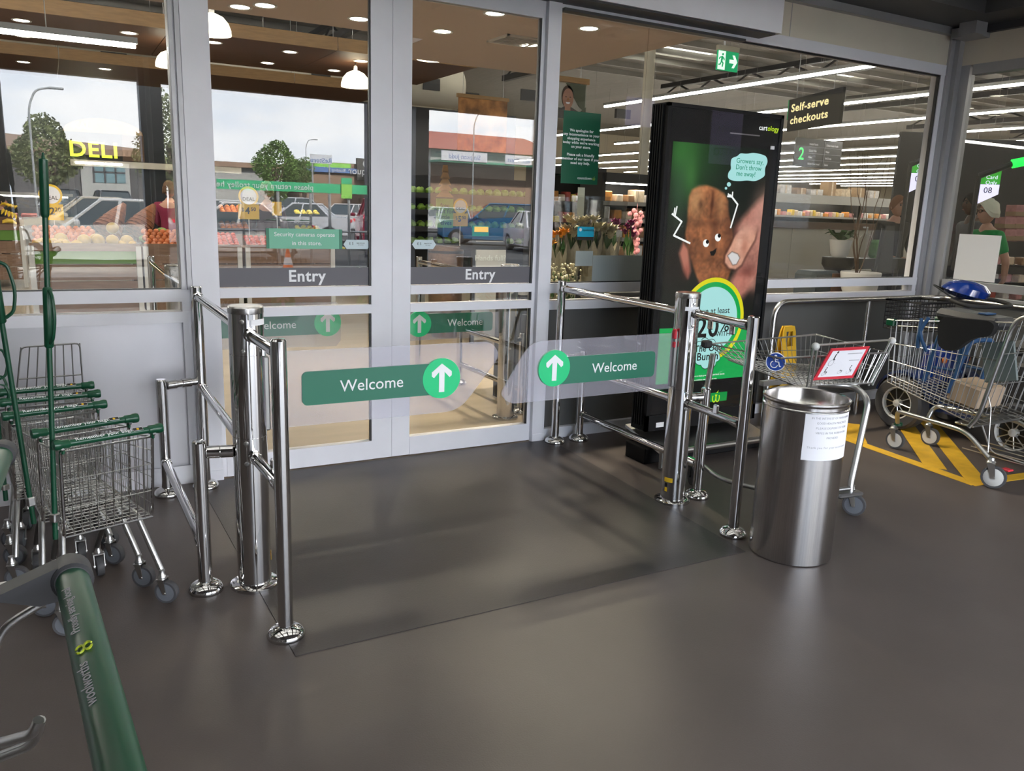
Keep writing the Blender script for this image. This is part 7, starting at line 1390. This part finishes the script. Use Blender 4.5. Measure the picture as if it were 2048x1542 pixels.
# lamp posts
def lamppost(x, D, zt, label):
    px_ = rc(x, 300, D)[0]; t = thing('street_lamp', (px_, -D, GZ), label, 'street lamp'); obj('pole', MB().tube(fillet([(px_, -D, GZ), (px_, -D, zt-.6), (px_+.25, -D, zt), (px_+.7, -D, zt+.1)], .8, 6), .036, 8), 'galv', t); obj('lamp_head', MB().bev((px_+.9, -D, zt+.1), (.5, .16, .08), .03), 'galv', t); obj('base', MB().lathe((px_, -D, GZ), [(.16, 0), (.16, .3), (.08, .35)], 12), 'galv', t)
lamppost(64, 30, zr(64, 178, 30), 'tall curved street lamp mirrored at the left of the left window'); lamppost(612, 75, zr(612, 280, 75), 'distant street lamp mirrored right of the big tree'); lamppost(948, 40, zr(948, 226, 40), 'curved street lamp mirrored above the red roof')
px_ = rc(734, 300, 19)[0]; solo('flag_mast', MB().cyl((px_, -19, GZ), (px_, -19, 5.2), .055, 10), 'col_navy', 'dark mast mirrored at the right edge of the left door', 'mast')
# trolley bay
D = 16; t = thing('trolley_bay', (rc(580, 300, D)[0], -D, GZ), 'trolley return bay with a long green banner mirrored in the left door', 'trolley bay'); a, b_ = rc(432, 300, D)[0], rc(748, 300, D)[0]; zb0, zb1 = zr(580, 383, D), zr(580, 364, D)
obj('banner', MB().bb(a, b_, -D-.03, -D, zb0, zb1), 'banner_green', t); bn2 = t
text('please return your trolley here', (rc(608, 300, D)[0], -D+.006, zb0+.055), -X1, Z1, .15, 'print_white', t, align='LEFT', bold=.02) if False else text('please return your trolley here', ((rc(612, 300, D)[0]+a)/2, -D+.006, zb0+.055), -X1, Z1, .185, 'print_white', t, bold=.03)
for x in (484, 556, 622, 661, 700): q = rc(x, 300, D)[0]; obj('post', MB().cyl((q, -D-.06, GZ), (q, -D-.06, zb1+.02), .035, 10), 'galv', t)
for z in (.35, .75): obj('rail', MB().cyl((a, -D-.06, z), (b_, -D-.06, z), .025, 8), 'galv', t)
ba, bb2 = rc(683, 300, D)[0], rc(704, 300, D)[0]; nb = obj('notice_board', MB().bb(ba, bb2, -D+.01, -D+.04, zr(690, 397, D), zr(690, 356, D)), 'lime', t); obj('notice_top', MB().bb(ba, bb2, -D+.04, -D+.045, zr(690, 368, D), zr(690, 356, D)), 'banner_green', nb)
for i in range(4): q = rc(500+36*i, 300, D)[0]; tt = MB(); [wire(tt, [(q+.03*k_, -D-.5, .45), (q+.03*k_, -D-.5, .95)], .004) for k_ in range(10)]; tt.tube([(q, -D-.5, .95), (q+.3, -D-.5, .95)], .012, 6); tt.tube([(q, -D-.5, .45), (q+.3, -D-.5, .45)], .008, 6); tr3 = thing('parked_trolley', (q+.15, -D-.7, GZ), 'wire trolley in the return bay, %s from the left' % ['first', 'second', 'third', 'fourth'][i], 'trolley'); [wire(tt, [(q+(.3 if k_ % 2 else 0), -D-.5-.5*(k_//2), .95-.05*(k_//2)), (q+(.3 if k_ % 2 else 0), -D-1.1, .88)], .006) for k_ in range(2)]; obj('basket', tt, 'galv', tr3); obj('handle', MB().cyl((q, -D-.45, 1.0), (q+.3, -D-.45, 1.0), .015, 8), 'green_plastic', tr3); [obj('wheel', MB().lathe((q+dx-.015, -D-dy, GZ+.06), [(.02, 0), (.06, .005), (.06, .025), (.02, .03)], 12, axis=(1, 0, 0)), 'tyre', tr3) for dx in (.02, .28) for dy in (.5, 1.0)]; [obj('leg', MB().cyl((q+dx, -D-.5, GZ+.08), (q+dx, -D-.5, .45), .012, 6), 'galv', tr3) for dx in (.02, .28)]
# cone, board signs
D = 12.6; q = rc(578, 535, D); t = thing('traffic_cone', (q[0], q[1], -.004), 'orange traffic cone with a white band mirrored above the left door banner', 'cone'); M['cone'] = mat('cone_orange', (.85, .12, .01), .5)
obj('base', MB().bev((q[0], q[1], .014), (.34, .34, .036), .01), 'cone', t); obj('cone', MB().lathe((q[0], q[1], .03), [(.125, 0), (.022, .50), (.02, .515), (.0001, .515)], 20), 'cone', t); obj('band', MB().lathe((q[0], q[1], .03), [(.093, .16), (.0625, .31)], 20), 'print_white', t)
D = 9.4; M['purple'] = mat('purple', (.28, .25, .40), .6, emit=2.6)  # glow added so that the sign shows up in the glass
t = thing('pharmacy_sign', (3.9, -6.9, 2.0), 'purple hanging shop sign with added glow mirrored beside and inside the black kiosk', 'sign')
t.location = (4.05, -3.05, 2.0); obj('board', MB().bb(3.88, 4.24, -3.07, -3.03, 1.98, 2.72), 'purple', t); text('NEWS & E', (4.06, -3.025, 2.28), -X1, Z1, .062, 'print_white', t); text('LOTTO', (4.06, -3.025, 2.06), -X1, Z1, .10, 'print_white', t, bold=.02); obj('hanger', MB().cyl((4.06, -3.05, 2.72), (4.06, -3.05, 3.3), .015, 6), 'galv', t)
# wing of the building at the right of the entrance ends here
struct('trim_13', MB().bb(4.72, 5.0, -6.45, -6.25, 0, 3.3), 'col_navy')
# ================================================================== FINISH
flush_texts()
nest()
for o in bpy.data.objects:
    if '_local' in o: del o['_local']
